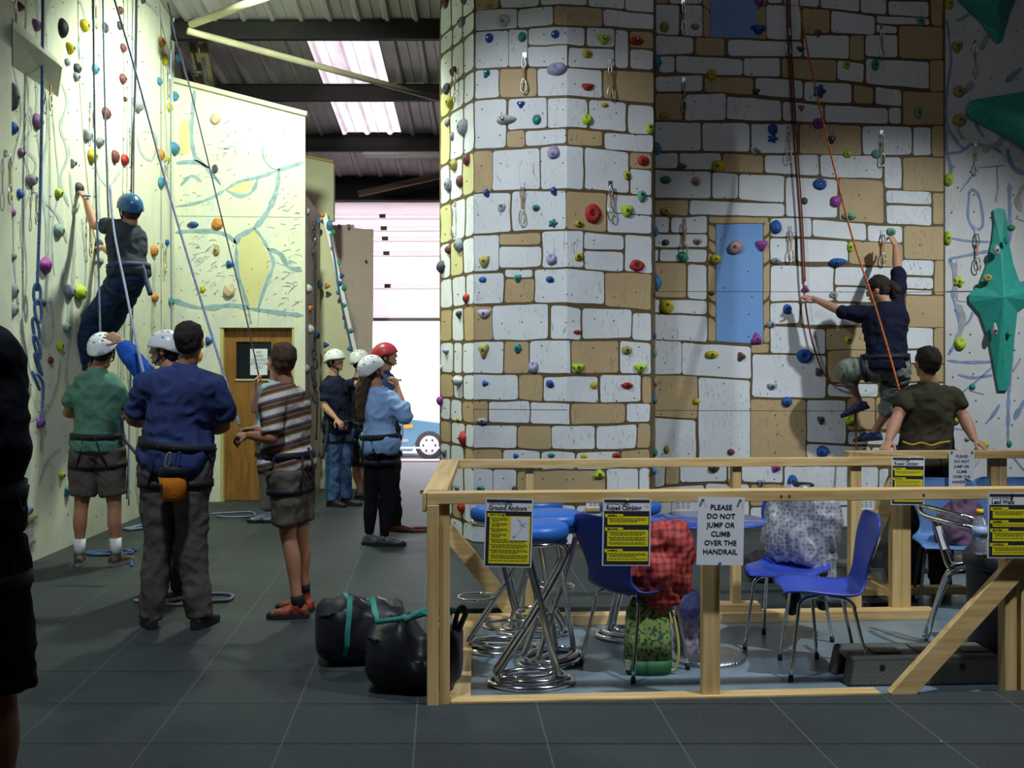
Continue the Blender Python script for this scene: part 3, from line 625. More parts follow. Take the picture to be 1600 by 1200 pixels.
# ---- panels between slab and roller door
bm = new_bm(); KEEP.add(id(bm))
def wface(w_, pts, off=0, mi=0): bm.faces.new([bm.verts.new(w_.at(*p, off)) for p in pts]).material_index = mi
a, b2 = CW.a, CW.b; zt = SL.at(477, 300).z; zb = P(503, 335, 13.46).z
bm.faces.new([bm.verts.new(q) for q in (a, b2, Vector((b2.x, b2.y, zb)), Vector((a.x, a.y, zt)))]); bm.faces.new([bm.verts.new(q) for q in (a+Vector((-.1, .02, 0)), b2+Vector((-.1, 0, 0)), Vector((b2.x-.1, b2.y, zb)), Vector((a.x-.1, a.y+.02, zt)))])
bm.faces.new([bm.verts.new(q) for q in (Vector((a.x, a.y, zt)), Vector((b2.x, b2.y, zb)), Vector((b2.x-.1, b2.y, zb)), Vector((a.x-.1, a.y+.02, zt)))])
bm.faces.new([bm.verts.new(q) for q in (Vector((a.x, a.y, zt)), a, a+Vector((-.1, .02, 0)), Vector((a.x-.1, a.y+.02, zt)))])
tag(obj('climbing_wall', bm, PINK), 'narrow pinkish side wall with a chain of rope hanging beside the slab', 'climbing wall')
def slabpoly(name, pts, d, th, m_, label, cat='climbing wall'):
    bm = new_bm(); F_ = [P(a, b, d) for a, b in pts]
    for f in F_: f.z = max(f.z, 0)
    v0 = [bm.verts.new(f) for f in F_]; v1 = [bm.verts.new(f*1.0+Vector((0, th, 0))) for f in F_]
    bm.faces.new(v0); bm.faces.new(v1[::-1])
    for i in range(len(F_)): bm.faces.new((v0[i], v0[(i+1) % len(F_)], v1[(i+1) % len(F_)], v1[i]))
    return tag(obj(name, bm, m_), label, cat)
CREAM2 = paint_mat('cream_plain', (.60, .58, .38), .3)
slabpoly('climbing_wall', [(499, 800), (498, 345), (507, 332), (533, 450), (560, 590), (576, 800)], 13.5, .35, CREAM2, 'cream wall with a leaning edge between the chain wall and the pink board')
slabpoly('climbing_wall', [(472, 800), (476, 246), (521, 255), (521, 345), (505, 345), (505, 800)], 14.3, .12, CREAM2, 'tall plain cream panel rising behind the slab wall')
bm = new_bm(); beam(bm, P(476, 245, 14.36), P(522, 254, 14.36), .14, .03); tag(obj('capping_board', bm, mat('ochre_board', (.45, .3, .08))), 'ochre capping strip on the tall cream panel behind the slab', 'board')
slabpoly('climbing_wall', [(510, 800), (510, 352), (552, 351), (552, 356), (582, 358), (581, 800)], 15.4, .1, PINK, 'pink climbing board standing beside the roller door')
bm = new_bm()
pa = [P(507, 334, 13.40), P(533, 452, 13.40), P(562, 590, 13.40), P(585, 740, 13.40)]
for i in range(3): beam(bm, pa[i], pa[i+1], .06, .05, (0, 1, 0))
tag(obj('edge_panel', bm, mat('white_edge', (.8, .78, .76), rough=.5)), 'white leaning edge strip running down between cream wall and pink board', 'board')
# ---- green volumes on the right wall
GREEN = mat('green_fibreglass', (.035, .34, .27), rough=.45, noise_amt=.12, nscale=20, bump=.15, bscale=200)
def volume(label, out_, apex, ridge, hgt):
    bm = new_bm(); base = [RW.at(a, b, .004) for a, b in out_]; lip = [RW.at(a, b, .03) for a, b in out_]
    av = [bm.verts.new(RW.at(a, b, h)) for a, b, h in apex]
    bv = [bm.verts.new(q) for q in base]; lv = [bm.verts.new(q) for q in lip]; k = len(bv)
    bm.faces.new(bv)
    for i in range(k):
        bm.faces.new((bv[i], bv[(i+1) % k], lv[(i+1) % k], lv[i]))
        a, b = ridge[i], ridge[(i+1) % k]
        if a == b: bm.faces.new((lv[i], lv[(i+1) % k], av[a]))
        else:
            bm.faces.new((lv[i], lv[(i+1) % k], av[b])); bm.faces.new((lv[i], av[b], av[a]))
    o = tag(obj('wall_volume', bm, GREEN, bevel=.006), label, 'wall volume', 'green wall volumes'); return o
volume('green star-shaped volume, tallest of the three on the right wall', [(1551, 328), (1560, 325), (1570, 327), (1573, 345), (1576, 375), (1583, 410), (1592, 437), (1612, 455), (1612, 470), (1590, 487), (1584, 540), (1577, 600), (1573, 611), (1560, 611), (1556, 590), (1546, 535), (1531, 492), (1514, 472), (1513, 461), (1530, 443), (1541, 415), (1550, 375), (1553, 348)],
       [(1564, 380, .06), (1569, 464, .17), (1569, 575, .06)], [0, 0, 0, 0, 0, 0, 1, 1, 1, 1, 1, 2, 2, 2, 2, 1, 1, 1, 1, 1, 0, 0, 0], 0)
volume('green pointed volume jutting in from the right edge, middle height', [(1512, 160), (1520, 156), (1600, 143), (1690, 128), (1710, 250), (1640, 250), (1600, 233), (1560, 208), (1517, 186), (1509, 178), (1509, 168)], [(1640, 192, .55), (1530, 170, .07)], [1, 1, 0, 0, 0, 0, 0, 0, 1, 1, 1], 0)
volume('green downward-pointing volume at the top right corner', [(1485, -30), (1497, 0), (1530, 32), (1550, 60), (1558, 67), (1566, 62), (1578, 20), (1600, -30)], [(1558, 8, .3), (1559, 50, .05)], [0, 0, 0, 1, 1, 1, 0, 0], 0)
# ------------------------------------------------------------------ climbing holds
HC = {'blue': (.02, .10, .40), 'teal': (.03, .27, .26), 'grey': (.30, .31, .36), 'pale grey': (.55, .54, .55), 'lavender': (.42, .38, .58), 'yellow': (.55, .46, .02), 'olive': (.42, .37, .10), 'lime': (.48, .66, .04),
      'red': (.48, .03, .025), 'maroon': (.17, .05, .06), 'green': (.03, .30, .14), 'mint': (.14, .42, .24), 'magenta': (.36, .06, .34), 'dark grey': (.07, .075, .10), 'brown': (.17, .07, .045), 'black': (.012, .012, .02),
      'orange': (.62, .24, .05), 'cream': (.62, .50, .32), 'sky blue': (.06, .25, .42), 'pink': (.48, .27, .25), 'purple': (.26, .10, .25), 'pale green': (.30, .40, .33)}
SHAPES = {'o': 'round', 't': 'teardrop', 'c': 'crescent', 'd': 'ring', 'p': 'long', 's': 'star-shaped', 'e': 'flat-topped', 'h': 'horned', 'j': 'scooped', 'k': 'skull-faced', 'v': 'triangular'}
BOLT = mat('hold_bolt', (.25, .25, .26), rough=.35, metal=.9); BOLTH = mat('bolt_recess', (.02, .02, .02), rough=.7)
def hold_mesh(name, rx, ry, shape, rot, col, seed):
    bm = new_bm(); rm = (rx+ry)/2; dep = {'o': .75, 't': .7, 'c': .6, 'd': .6, 'p': .7, 's': .55, 'e': .75, 'h': .9, 'j': .8, 'k': .85, 'v': .7}[shape]*rm
    sv = Vector((seed*3.1, seed*1.7, seed*.9))
    def fn(q):
        th = math.atan2(q.z, q.x)-rot; rr = math.hypot(q.x, q.z)
        k = 1+.12*noise.noise(q*1.6+sv)
        if shape == 't': k *= 1-.30*math.cos(th)*rr-.08*math.cos(2*th)
        elif shape == 'v': k *= .88+.18*math.cos(3*th)*rr
        elif shape == 's': k *= .86+.22*math.cos(5*th)*rr
        elif shape == 'h': k *= .85+.45*max(0, math.cos(th))**6*rr
        elif shape == 'e' and q.z > .25: k *= .62+.2*(1-q.z)
        elif shape == 'p': k *= 1
        x, y, z = q.x*k, q.y, q.z*k
        if shape == 'c':
            z += .55*(x*x)-.25; z *= .8
        out = max(-y, 0)
        if shape == 'd': out *= 1-1.1*math.exp(-(x*x+z*z)/.10)
        if shape == 'j': out *= 1-.75*math.exp(-(x*x*1.2+(z-.35)**2)/.12)
        if shape == 'k':
            for ex, ez in ((-.38, .2), (.38, .2), (0, -.3)): out *= 1-.45*math.exp(-((x-ex)**2+(z-ez)**2)/.035)
        y = -out if y < 0 else y*.02
        return Vector((x, y+(.06 if y < 0 else 0)*0, z))
    ball(bm, (0, 0, 0), (rx, dep, ry), 3, None, 0, fn)
    me = bpy.data.meshes.new(name); bm.to_mesh(me); bm.free(); me.polygons.foreach_set('use_smooth', [True]*len(me.polygons))
    me.materials.append(mat('hold_'+col.replace(' ', '_'), HC[col], rough=.55, spec=.35, noise_amt=.3, nscale=30, bump=.25, bscale=220)); return me, dep
bb = new_bm(); lathe(bb, [(.001, -.6), (1.25, -.6), (1.25, .30), (.001, .30)], 10, mi=0); lathe(bb, [(.001, 0), (.7, 0), (.7, .40), (.001, .42)], 6, mi=1); bolt_me = bpy.data.meshes.new('bolt'); bb.to_mesh(bolt_me); bb.free(); bolt_me.materials.append(BOLTH); bolt_me.materials.append(BOLT)
ORD = ['topmost', 'second', 'third', 'fourth', 'fifth', 'sixth', 'seventh', 'eighth', 'ninth', 'tenth', 'eleventh', 'twelfth', 'thirteenth', 'fourteenth', 'fifteenth', 'sixteenth', 'seventeenth', 'eighteenth', 'nineteenth', 'twentieth', 'twenty-first', 'twenty-second', 'twenty-third', 'twenty-fourth']
def holds(wall, where, txt):
    L_ = []
    for ln in txt.replace('\n', ';').split(';'):
        ln = ln.strip()
        if not ln: continue
        a = ln.split(','); L_.append((float(a[0]), float(a[1]), float(a[2]), float(a[3]), a[4], a[5], float(a[6]) if len(a) > 6 else 0))
    cnt = {}
    for a in sorted(L_, key=lambda q: q[1]):
        px, py, rx, ry, col, sh, rot = a; cnt.setdefault(col, []).append(a)
    for col, lst in cnt.items():
        for i, (px, py, rx, ry, c, sh, rot) in enumerate(lst):
            p = wall.at(px, py); sc = p.y/FPX; foreshort = abs(wall.n.normalized().dot(Vector((px-CX, FPX, 0)).normalized()))
            RX = rx*sc/max(.33, foreshort) if foreshort < .8 else rx*sc
            if foreshort < .8: RX = min(RX, ry*sc*1.35)
            RY = ry*sc; me, dep = hold_mesh('climbing_hold', RX, RY, sh, math.radians(rot), c, px+py)
            o = bpy.data.objects.new('climbing_hold', me); C.objects.link(o)
            M = frame(wall.t if wall.t.cross(Vector((0, 0, 1))).dot(wall.n) > 0 else wall.t, -wall.n, Vector((0, 0, 1)))
            o.matrix_world = Matrix.Translation(p+wall.n*.003) @ M.to_4x4()
            n_ = len(lst); which = 'the only %s' % c if n_ == 1 else ('%s %s one of %s' % ('topmost' if i == 0 else 'lowest' if i == n_-1 else ORD[i], c, 'two' if n_ == 2 else 'those') if n_ > 1 else '')
            if n_ > 2: which = 'topmost %s' % c if i == 0 else ('lowest %s' % c if i == n_-1 else '%s %s down' % (ORD[i], c)); which = which.replace(' one', '')
            elif n_ == 2: which = ('the upper ' if i == 0 else 'the lower ')+c
            tag(o, '%s %s hold on the %s, %s' % (c, SHAPES[sh], where, which), 'climbing hold', 'holds on the '+where)
            if rx*ry > 30:
                b = bpy.data.objects.new('bolt', bolt_me); C.objects.link(b); b.parent = o
                r_ = .010 if rx < 12 else .013; b.scale = (r_, r_, r_*2)
                b.rotation_euler = (math.pi/2, 0, 0); b.location = (0, -dep*.93 if sh not in 'djk' else -dep*.4, 0 if sh != 'c' else -.12*RY)
holds(TL, 'tower\'s left side face', """698,5,7,8,maroon,o;727,1,7,7,maroon,o;723,35,9,9,grey,o;710,112,4,8,brown,o;699,139,8,9,dark grey,d;706,160,8,11,yellow,v,-90;700,192,3,6,grey,o;725,199,6,13,grey,p
708,213,3,6,grey,t;732,249,6,9,maroon,t;711,258,8,9,olive,o;703,288,7,10,grey,t;721,283,6,9,maroon,t;702,390,5,7,maroon,o;719,383,6,11,grey,p;691,417,6,10,dark grey,p
730,465,4,9,red,c,90;719,491,5,7,dark grey,v,-90;698,548,5,6,lavender,h;691,574,3,4,pale grey,t;717,595,5,10,pale grey,h;689,625,4,9,magenta,c,90;716,655,3,4,yellow,o;725,685,4,11,red,p;695,705,5,8,grey,c;715,761,4,6,grey,o;723,792,5,9,red,o;716,841,4,3,blue,o""")
holds(TFL, 'tower\'s left front face', """763,10,7,4,olive,s;786,33,11,10,pale grey,d;763,60,7,7,blue,t,180;816,58,7,8,teal,j;866,54,7,6,blue,t,180;761,114,6,7,teal,h,-120;870,108,16,10,lavender,j;788,187,15,9,pale grey,h,0
814,163,7,6,blue,v,-90;839,187,7,8,teal,j;865,241,9,11,lavender,t,-90;760,301,6,7,blue,h,-60;865,298,6,7,blue,h,-60;784,322,6,8,pale grey,t,90;837,325,6,6,teal,h;864,349,8,7,teal,s;757,407,9,12,olive,c,90;862,405,9,9,lavender,j
756,437,7,4,blue,t;809,434,6,8,teal,c,60;861,436,7,5,blue,t,30;757,489,11,9,lavender,c;756,547,9,13,olive,v,-90;809,544,6,8,teal,o;834,573,8,10,lavender,j;758,599,6,5,blue,v;861,599,7,6,blue,t,30;755,658,9,6,grey,h,170
806,712,5,4,blue,v;861,710,6,5,teal,e;751,763,7,5,teal,o;805,764,5,5,dark grey,o""")
holds(TFR, 'tower\'s right front face', """943,61,12,9,lime,v,30;994,63,12,8,red,e;917,84,8,7,yellow,p;918,135,10,7,red,c;944,163,6,5,yellow,e;917,187,8,9,lime,j;1015,199,6,9,lime,t,90;1002,251,10,7,red,t,180;979,273,6,9,yellow,c,60;1002,304,6,10,mint,t,90
926,334,13,15,red,d;904,349,8,6,yellow,e;979,328,10,12,lime,c,60;903,401,8,6,yellow,t,150;995,415,12,9,red,d,30;902,518,7,4,red,e;979,547,8,7,olive,o;903,574,11,8,lime,v,-90;1000,575,11,8,lime,v,-90;929,602,6,5,yellow,t;980,601,10,6,red,e
912,713,5,4,yellow,o;963,712,7,5,red,o;936,741,10,8,lime,v,90""")
holds(TRH, 'tower\'s right edge', """1024,98,4,11,sky blue,o;1024,233,4,11,sky blue,o;1022,362,3,9,sky blue,o;1024,442,4,14,sky blue,p;1021,461,3,4,red,o;1021,525,3,5,blue,o;1021,553,4,6,mint,o;1022,598,5,7,pink,o;1021,625,4,7,sky blue,o;1021,707,4,7,green,o;1020,735,4,7,sky blue,o""")
holds(BW, 'stone back wall\'s left half', """1038,40,7,9,olive,t,90;1086,42,7,5,pink,o;1186,3,8,7,magenta,o;1185,46,13,8,blue,v,-90;1181,143,7,5,dark grey,v,-90;1111,117,8,9,yellow,o;1039,183,9,8,olive,o;1207,202,8,9,blue,o;1207,217,9,7,blue,s;1181,237,7,7,grey,v
1065,260,8,6,purple,v;1119,260,12,9,yellow,t,180;1040,281,9,6,green,p,45;1087,285,7,7,pink,t,-120;1040,330,9,6,olive,o;1212,358,8,12,blue,t,-90;1040,379,6,5,dark grey,o;1090,377,7,6,pink,c,30;1065,402,9,8,green,t,-150;1146,386,13,10,pink,t,150;1190,383,10,9,magenta,v,-90
1118,405,9,8,yellow,o;1212,408,8,5,grey,p;1112,458,5,4,brown,o;1042,476,10,12,yellow,t,90;1230,483,7,8,blue,d;1206,507,8,5,grey,t;1182,530,9,10,magenta,v,90;1112,554,11,6,yellow,p;1158,557,7,8,brown,v;1206,603,8,6,grey,c
1088,627,6,5,yellow,o;1229,628,8,8,blue,o;1043,702,5,6,olive,t;1142,706,6,5,brown,p;1115,731,9,7,brown,o;1141,753,5,6,yellow,o;1212,731,8,7,magenta,v;1189,754,7,6,grey,v,-90;1238,752,8,10,blue,o""")
holds(BW, 'stone back wall\'s right half', """1251,77,7,5,dark grey,v,-90;1252,169,5,5,magenta,v,-90;1278,52,6,7,purple,v,-90;1437,34,7,8,mint,t,-150;1322,102,6,7,lime,o;1367,101,6,10,green,p,70;1280,143,11,11,blue,s;1434,175,7,11,mint,c,90;1276,193,10,8,magenta,t,180;1299,218,7,7,dark grey,v,-90;1324,241,7,6,lime,o
1369,241,8,7,mint,d;1281,288,11,9,blue,d;1258,314,6,5,dark grey,t;1303,315,10,8,magenta,t,180;1326,338,12,6,mint,p;1306,410,13,8,blue,h,20;1328,386,5,8,lime,o;1302,461,7,5,grey,d;1325,531,6,6,lime,o;1257,556,13,11,blue,d;1279,581,7,7,dark grey,v
1258,452,7,6,magenta,v,90;1392,362,8,6,mint,o;1282,656,6,7,dark grey,v,-90;1327,656,9,8,lime,j;1282,705,11,8,blue,t,180;1351,681,8,6,green,o""")
holds(RW, 'lilac wall at right', """1495,73,9,10,olive,v,-90;1498,143,9,9,olive,o;1499,188,11,10,olive,o;1483,6,7,9,yellow,o;1482,281,7,10,lime,o;1481,372,6,11,lime,o;1580,356,6,5,green,o;1498,440,9,9,lime,s;1500,537,9,10,lime,j;1519,604,5,5,teal,o;1493,653,9,9,lime,j;1511,686,4,3,grey,o;1540,694,5,5,lime,o;1577,693,4,5,green,o;1602,446,6,9,grey,o""")
VO = Wall((RW.a.x-RW.n.x*0, RW.a.y), (RW.b.x, RW.b.y)); VO.a = RW.a+RW.n*.12; VO.b = RW.b+RW.n*.12
holds(VO, 'green star-shaped volume', """1557,391,5,8,pale grey,p;1543,434,7,6,olive,d;1572,376,3,6,teal,o;1554,517,5,10,pale grey,h,90;1577,521,4,5,green,o""")
holds(LW, 'left wall\'s lower half', """31,303,4,7,blue,t;90,302,8,8,lime,o;17.5,332,4,7,purple,o;90,360,7,11,pale green,o;20,400,5,6,grey,o;68,414,8,14,magenta,v,180;107,455,7,11,grey,o;123,457,8,13,lime,o;67,473,4,6,dark grey,o;152,382,8,9,dark grey,o;156,408,4,6,grey,o
239,392,4,9,orange,p;260,379,5,5,blue,o;168,497,3,4,dark grey,o;183,497,5,5,dark grey,o;102,512,6,8,pale green,o;92,540,4,10,lime,c;78,563,4,6,maroon,o;240,465,4,8,orange,p;266,472,4,7,teal,o;62,660,5,9,magenta,o;95,743,7,7,lime,v,-90;104,768,5,8,sky blue,v;42,797,9,9,grey,o;27,824,4,6,magenta,o;20,455,4,12,grey,p;20,485,4,10,grey,p""")
holds(LW, 'left wall\'s upper half', """30,11,8,8,brown,v;56,39,8,10,purple,v,-90;96,44,5,15,black,p;130,40,9,10,yellow,o;163,43,8,8,dark grey,d;186,40,7,7,dark grey,o;187,16,3,6,brown,o;108,75,7,10,yellow,v,-90;104,97,4,6,grey,o;119,107,7,8,dark grey,o;118,120,7,7,grey,o;147,108,6,8,sky blue,o;191,75,4,7,maroon,o;190,123,4,8,maroon,o
213,162,8,13,grey,o;195,155,2,4,brown,o;164,177,5,10,maroon,p;135,212,7,11,grey,v;154,221,8,9,grey,e;58,191,6,11,purple,t;32,239,5,7,purple,o;19,200,5,10,blue,o;18.5,152,4,22,dark grey,p;142,244,5,11,yellow,o;178,245,4,11,maroon,p;193,250,5,9,red,o;113,255,6,7,grey,v;47,279,10,12,grey,e;122,294,9,9,dark grey,o
280,11,7,9,orange,t;251,66,4,8,orange,p;256,93,3,9,yellow,p;276,92,4,7,sky blue,o;248,127,5,6,sky blue,o;273,151,6,8,sky blue,v;264,168,3,7,yellow,p;249,242,5,9,orange,p;271,232,5,10,sky blue,o;260,250,4,6,yellow,o;251,286,6,8,sky blue,t;222,1,9,5,dark grey,o;45,99,8,6,blue,p""")
holds(SL, 'slab wall above the door', """337,186,8,9,cream,k;336,264,5,7,dark grey,d;302,350,9,6,blue,e;340,350,9,9,orange,k;338,392,5,8,olive,p,60;359,413,7,6,blue,v;317,452,5,6,yellow,s;358,455,9,11,cream,k;326,533,6,7,blue,v;311,556,6,8,orange,o""")
holds(CW, 'pinkish side wall', """480,331,2,6,grey,o;497,346,3,5,sky blue,v;489,395,3,6,maroon,t;491,419,2,4,blue,o;498,445,3,7,sky blue,o;480,452,3,9,pale grey,h;483,482,3,7,orange,o;483,515,3,9,pale grey,h;495,524,3,6,blue,o;478,577,3,8,grey,o;497,710,2,4,blue,o""")
CB = Wall((-2.4, 13.38), (-1.7, 13.38))
holds(CB, 'leaning white edge', """504,336,4,4,orange,o;511,447,5,5,orange,v;515,353,5,8,sky blue,o;521,363,3,5,green,o;519,388,3,4,orange,p;530,408,3,4,green,o;534,431,4,5,blue,v;531,443,4,4,blue,o;530,411,3,3,mint,o;528,457,3,4,sky blue,o;538,450,4,5,green,o;538,477,4,4,green,v;549,517,5,4,teal,v;547,545,5,4,sky blue,o;509,539,5,5,blue,v;537,496,2,4,brown,p""")
PB = Wall((-2.4, 15.36), (-1.7, 15.36))
holds(PB, 'pink board by the roller door', """530,354,3,4,grey,o;545,354,3,4,grey,o;572,408,2,2,brown,o""")
# ------------------------------------------------------------------ quickdraws: hanger, link, sling, karabiner
SLG = mat('sling_tape', (.42, .24, .10), rough=.7); GATE = mat('gate_yellow', (.7, .65, .05), rough=.35, metal=.5)
def biner(cz, h, w_): return [(w_*math.sin(t)*(1.0 if math.cos(t) < 0 else .8), 0, cz+h*math.cos(t)) for t in [2*math.pi*k/14 for k in range(14)]]
def quickdraw(wall, px, y0, y1, label, grp, dark=False):
    p = wall.at(px, y0); Ln = (y1-y0)/FPX*p.y*.5*2
    t = thing('quickdraw', label, 'quickdraw', (0, 0, 0), 0, grp)
    M = frame(wall.t, -wall.n, Vector((0, 0, 1))).to_4x4(); t.matrix_world = Matrix.Translation(p+wall.n*.004) @ M
    met = ZINC; s = Ln
    bm = new_bm(); box(bm, (-.018, -.006, -.02), (.018, 0, .03)); tube(bm, [(0, -.006, -.014), (0, -.03, -.022), (0, -.034, -.03)], .006, 6); obj('hanger', bm, met, t, bevel=.002)
    bm = new_bm(); tube(bm, biner(-.13*s-.02, .17*s, .05*s), .0065, 6, closed=True)
    for v in bm.verts: v.co.y -= .03
    obj('steel_link', bm, met, t, True)
    bm = new_bm(); box(bm, (-.008, -.036, -.66*s), (.008, -.026, -.26*s)); obj('sling', bm, SLG, t)
    bm = new_bm(); tube(bm, biner(-.82*s, .19*s, .085*s), .006, 6, closed=True)
    for v in bm.verts: v.co.y -= .032
    k = obj('karabiner', bm, met, t, True)
    bm = new_bm(); tube(bm, [(.062*s, -.032, -.92*s), (.07*s, -.032, -.76*s)], .0062, 6); obj('gate', bm, GATE, k, True)
for wall, g_, lst in ((TFL, 'quickdraws on the tower', (('upper quickdraw on the left front face of the tower', 820, 88, 146), ('lower quickdraw on the left front face of the tower', 817, 290, 351))),
    (TFR, 'quickdraws on the tower', (('upper quickdraw on the right front face of the tower', 952, 98, 156), ('lower quickdraw on the right front face of the tower', 953, 288, 345))),
    (TL, 'quickdraws on the tower', (('upper quickdraw on the shaded left side of the tower', 716, 112, 160), ('lower quickdraw on the left side of the tower', 712, 319, 375))),
    (BW, 'quickdraws on the stone back wall', (('dark quickdraw left of the top blue window', 1067, 4, 52), ('quickdraw hanging below-left of the top blue window', 1068, 126, 176), ('quickdraw high up right of the top blue window', 1230, 43, 88), ('quickdraw beside the red rope, level with the blue star hold', 1231, 202, 256), ('topmost quickdraw of the right-hand column on the back wall', 1376, 45, 92), ('second quickdraw down the right-hand column, beside the green hold', 1377, 208, 260), ('quickdraw left of the lower blue window, above a green hold', 1069, 346, 396), ('quickdraw just right of the lower blue window', 1234, 358, 409), ('quickdraw beside the raised hand of the dark-topped climber', 1378, 364, 415))),
    (RW, 'quickdraws on the lilac wall', (('topmost quickdraw on the lilac wall', 1522, 68, 117), ('middle quickdraw on the lilac wall', 1524, 226, 272), ('lowest quickdraw on the lilac wall beside the green star volume', 1525, 363, 425 ))),
    (LW, 'quickdraws on the left wall', (('quickdraw on the left wall at the top left corner', 18, 0, 60), ('quickdraw hanging under the plywood wedge volume', 72, 110, 172), ('quickdraw under the black hold high on the left wall', 144, -5, 45), ('quickdraw in the middle of the left wall above the grey holds', 140, 165, 222), ('quickdraw high on the left wall beside the thick ropes', 206, 60, 110), ('quickdraw above the red hold on the left wall', 202, 204, 256), ('quickdraw at the top right of the left wall', 266, 8, 36), ('quickdraw in the bright patch of the left wall', 260, 112, 152), ('quickdraw left of the slab corner behind the slanting rope', 256, 250, 290), ('quickdraw just below the climber in the blue helmet\'s elbow', 135, 343, 400), ('quickdraw right of the climber in the blue helmet', 254, 384, 430), ('quickdraw beside the thick blue rope', 50, 298, 350))),
    (LWN, 'quickdraws on the left wall', (('quickdraw on the nearer panel at the far left edge', 8, 240, 318),))):
    for lab, px, y0, y1 in lst: quickdraw(wall, px, y0, y1, lab, g_)
# ------------------------------------------------------------------ ropes
def rope_mat(name, c1, c2):
    m = mat(name, c1, rough=.75, noise_amt=1, nscale=55, col2=c2); return m
RB = rope_mat('blue_rope', (.10, .17, .36), (.04, .08, .20)); RG = rope_mat('grey_blue_rope', (.22, .27, .36), (.11, .15, .22)); RL = rope_mat('lilac_rope', (.32, .33, .50), (.18, .2, .33))
RR = rope_mat('red_rope', (.26, .045, .025), (.10, .03, .02)); RO = rope_mat('orange_rope', (.72, .16, .03), (.30, .06, .02)); RK = rope_mat('dark_rope', (.045, .05, .07), (.02, .02, .03))
def rope(label, pts, r, m, k=5, grp=None):
    bm = new_bm(); tube(bm, catmull(pts, k) if len(pts) > 2 else pts, r, 8); return tag(obj('climbing_rope', bm, m, smooth=True), label, 'rope', grp)
lw = lambda a, b, o=.06: LW.at(a, b, o)
rope('thick blue rope hanging down the left wall into a knotted chain', [lw(67, -60, .1), lw(66, 120, .1), lw(63, 300, .1), lw(58, 455, .08)], .013, RB)
def chain(label, x, ys, w_, r, m, pos):
    bm = new_bm(); pts = []
    for (ya, yb), s in zip(zip(ys, ys[1:]), range(99)):
        loop = [pos(x+w_*.55*math.sin(2*math.pi*k/12+.3*s)+math.sin(s*2.1)*2, (ya+yb)/2+(yb-ya)*.62*math.cos(2*math.pi*k/12), (.02 if s % 2 else -.005)+.012*math.sin(2*math.pi*k/12)) for k in range(12)]
        tube(bm, catmull(loop, 2, True), r, 8, closed=True)
    tube(bm, catmull([pos(x, ys[-2], .02), pos(x+w_*.9, ys[-1]-8, .03), pos(x+w_*.9, ys[-1]+22, .02), pos(x+w_*.6, ys[-1]+60, .02)], 4), r, 8)
    return tag(obj('rope_chain', bm, m, smooth=True), label, 'rope')
chain('blue rope tied up in a chain of loops on the left wall', 58, [446, 472, 500, 528, 556, 584, 606], 10, .0125, RB, lambda a, b, o: LW.at(a, b, .07+o))
rope('grey-blue rope hanging in front of the climber in jeans, left of his back', [P(145, -60, 9.0), P(147, 130, 9.1), P(150, 300, 9.1), P(154, 425, 9.0), P(157, 545, 8.85)], .009, RG)
rope('rope running straight down the left wall behind the climber in jeans', [lw(160, -60, .2), lw(163, 120, .2), lw(168, 300, .15), lw(170, 345, .12)], .009, RG)
rope('rope falling past the right of the climber\'s blue helmet', [P(215, -60, 10.0), P(212, 130, 10.0), P(207, 220, 9.9), P(205, 300, 9.85), P(203, 330, 9.8)], .008, RK)
rope('pair rope hanging straight down beneath the climber in jeans', [P(208, -60, 10.6), P(206, 200, 10.6), P(205, 430, 10.5), P(202, 640, 10.4), P(201, 790, 10.35)], .0075, RG)
rope('thin rope beside the pair rope beneath the climber', [P(213, -60, 10.7), P(209, 250, 10.7), P(207, 500, 10.6), P(198, 780, 10.5)], .007, RK)
rope('lilac rope slanting down from the top left to the striped-shirt boy\'s hands', [P(170, -30, 9.2), P(212, 112, 8.9), P(262, 295, 8.4), P(305, 440, 7.8), P(352, 592, 7.2), P(374, 664, 6.85)], .0085, RL, 5)
rope('thin rope falling down the corner between left wall and slab', [P(267, 25, 11.6), P(267, 300, 11.6), P(268, 560, 11.6), P(268, 700, 11.6)], .008, RG)
rope('short rope slanting to the top of the slab wall', [P(267, 28, 11.6), P(280, 80, 11.9), P(292, 126, 12.3)], .008, RG)
rope('thin dark rope slanting across the slab wall to the half-hidden belayer', [P(262, 5, 11.6), P(305, 170, 11.4), P(345, 335, 11.2), P(381, 480, 11.0), P(405, 590, 10.9)], .0075, RK)
rope('lilac rope slanting from the blue-helmeted climber down to the man in the blue shirt', [P(172, 290, 9.2), P(178, 360, 8.9), P(196, 450, 8.2), P(212, 530, 7.4), P(226, 590, 6.75)], .0095, RL, 5)
bw = lambda a, b, o=.05: BW.at(a, b, o)
rope('dark red rope hanging from the top down to the climber in grey trousers', [bw(1229, -60), bw(1232, 60), bw(1240, 200), bw(1251, 350), bw(1256, 450), bw(1266, 520), bw(1282, 572), bw(1302, 600), bw(1335, 600, .1), bw(1355, 580, .15)], .009, RR)
rope('red return rope hanging close to the dark red rope', [bw(1233, -60, .03), bw(1236, 60, .03), bw(1244, 200, .03), bw(1254, 350, .03), bw(1258, 440, .03)], .007, RR)
rope('orange rope slanting down from the top right to the man in the brown shirt', [P(1240, -50, 9.9), P(1262, 80, 9.75), P(1292, 215, 9.5), P(1331, 368, 9.1), P(1368, 480, 8.7), P(1400, 590, 8.2), P(1412, 640, 8.05)], .0085, RO)
rope('short red rope hanging below the foot of the right-hand climber', [bw(1337, 618, .2), bw(1337, 660, .2), bw(1338, 712, .22), bw(1338, 770, .25)], .0085, RR)
fc = [(0, 0), (.16, .05), (.3, -.03), (.22, -.12), (.05, -.1), (-.1, -.02), (-.03, .1), (.2, .11), (.36, .02), (.3, -.1), (.1, -.16), (-.15, -.08)]
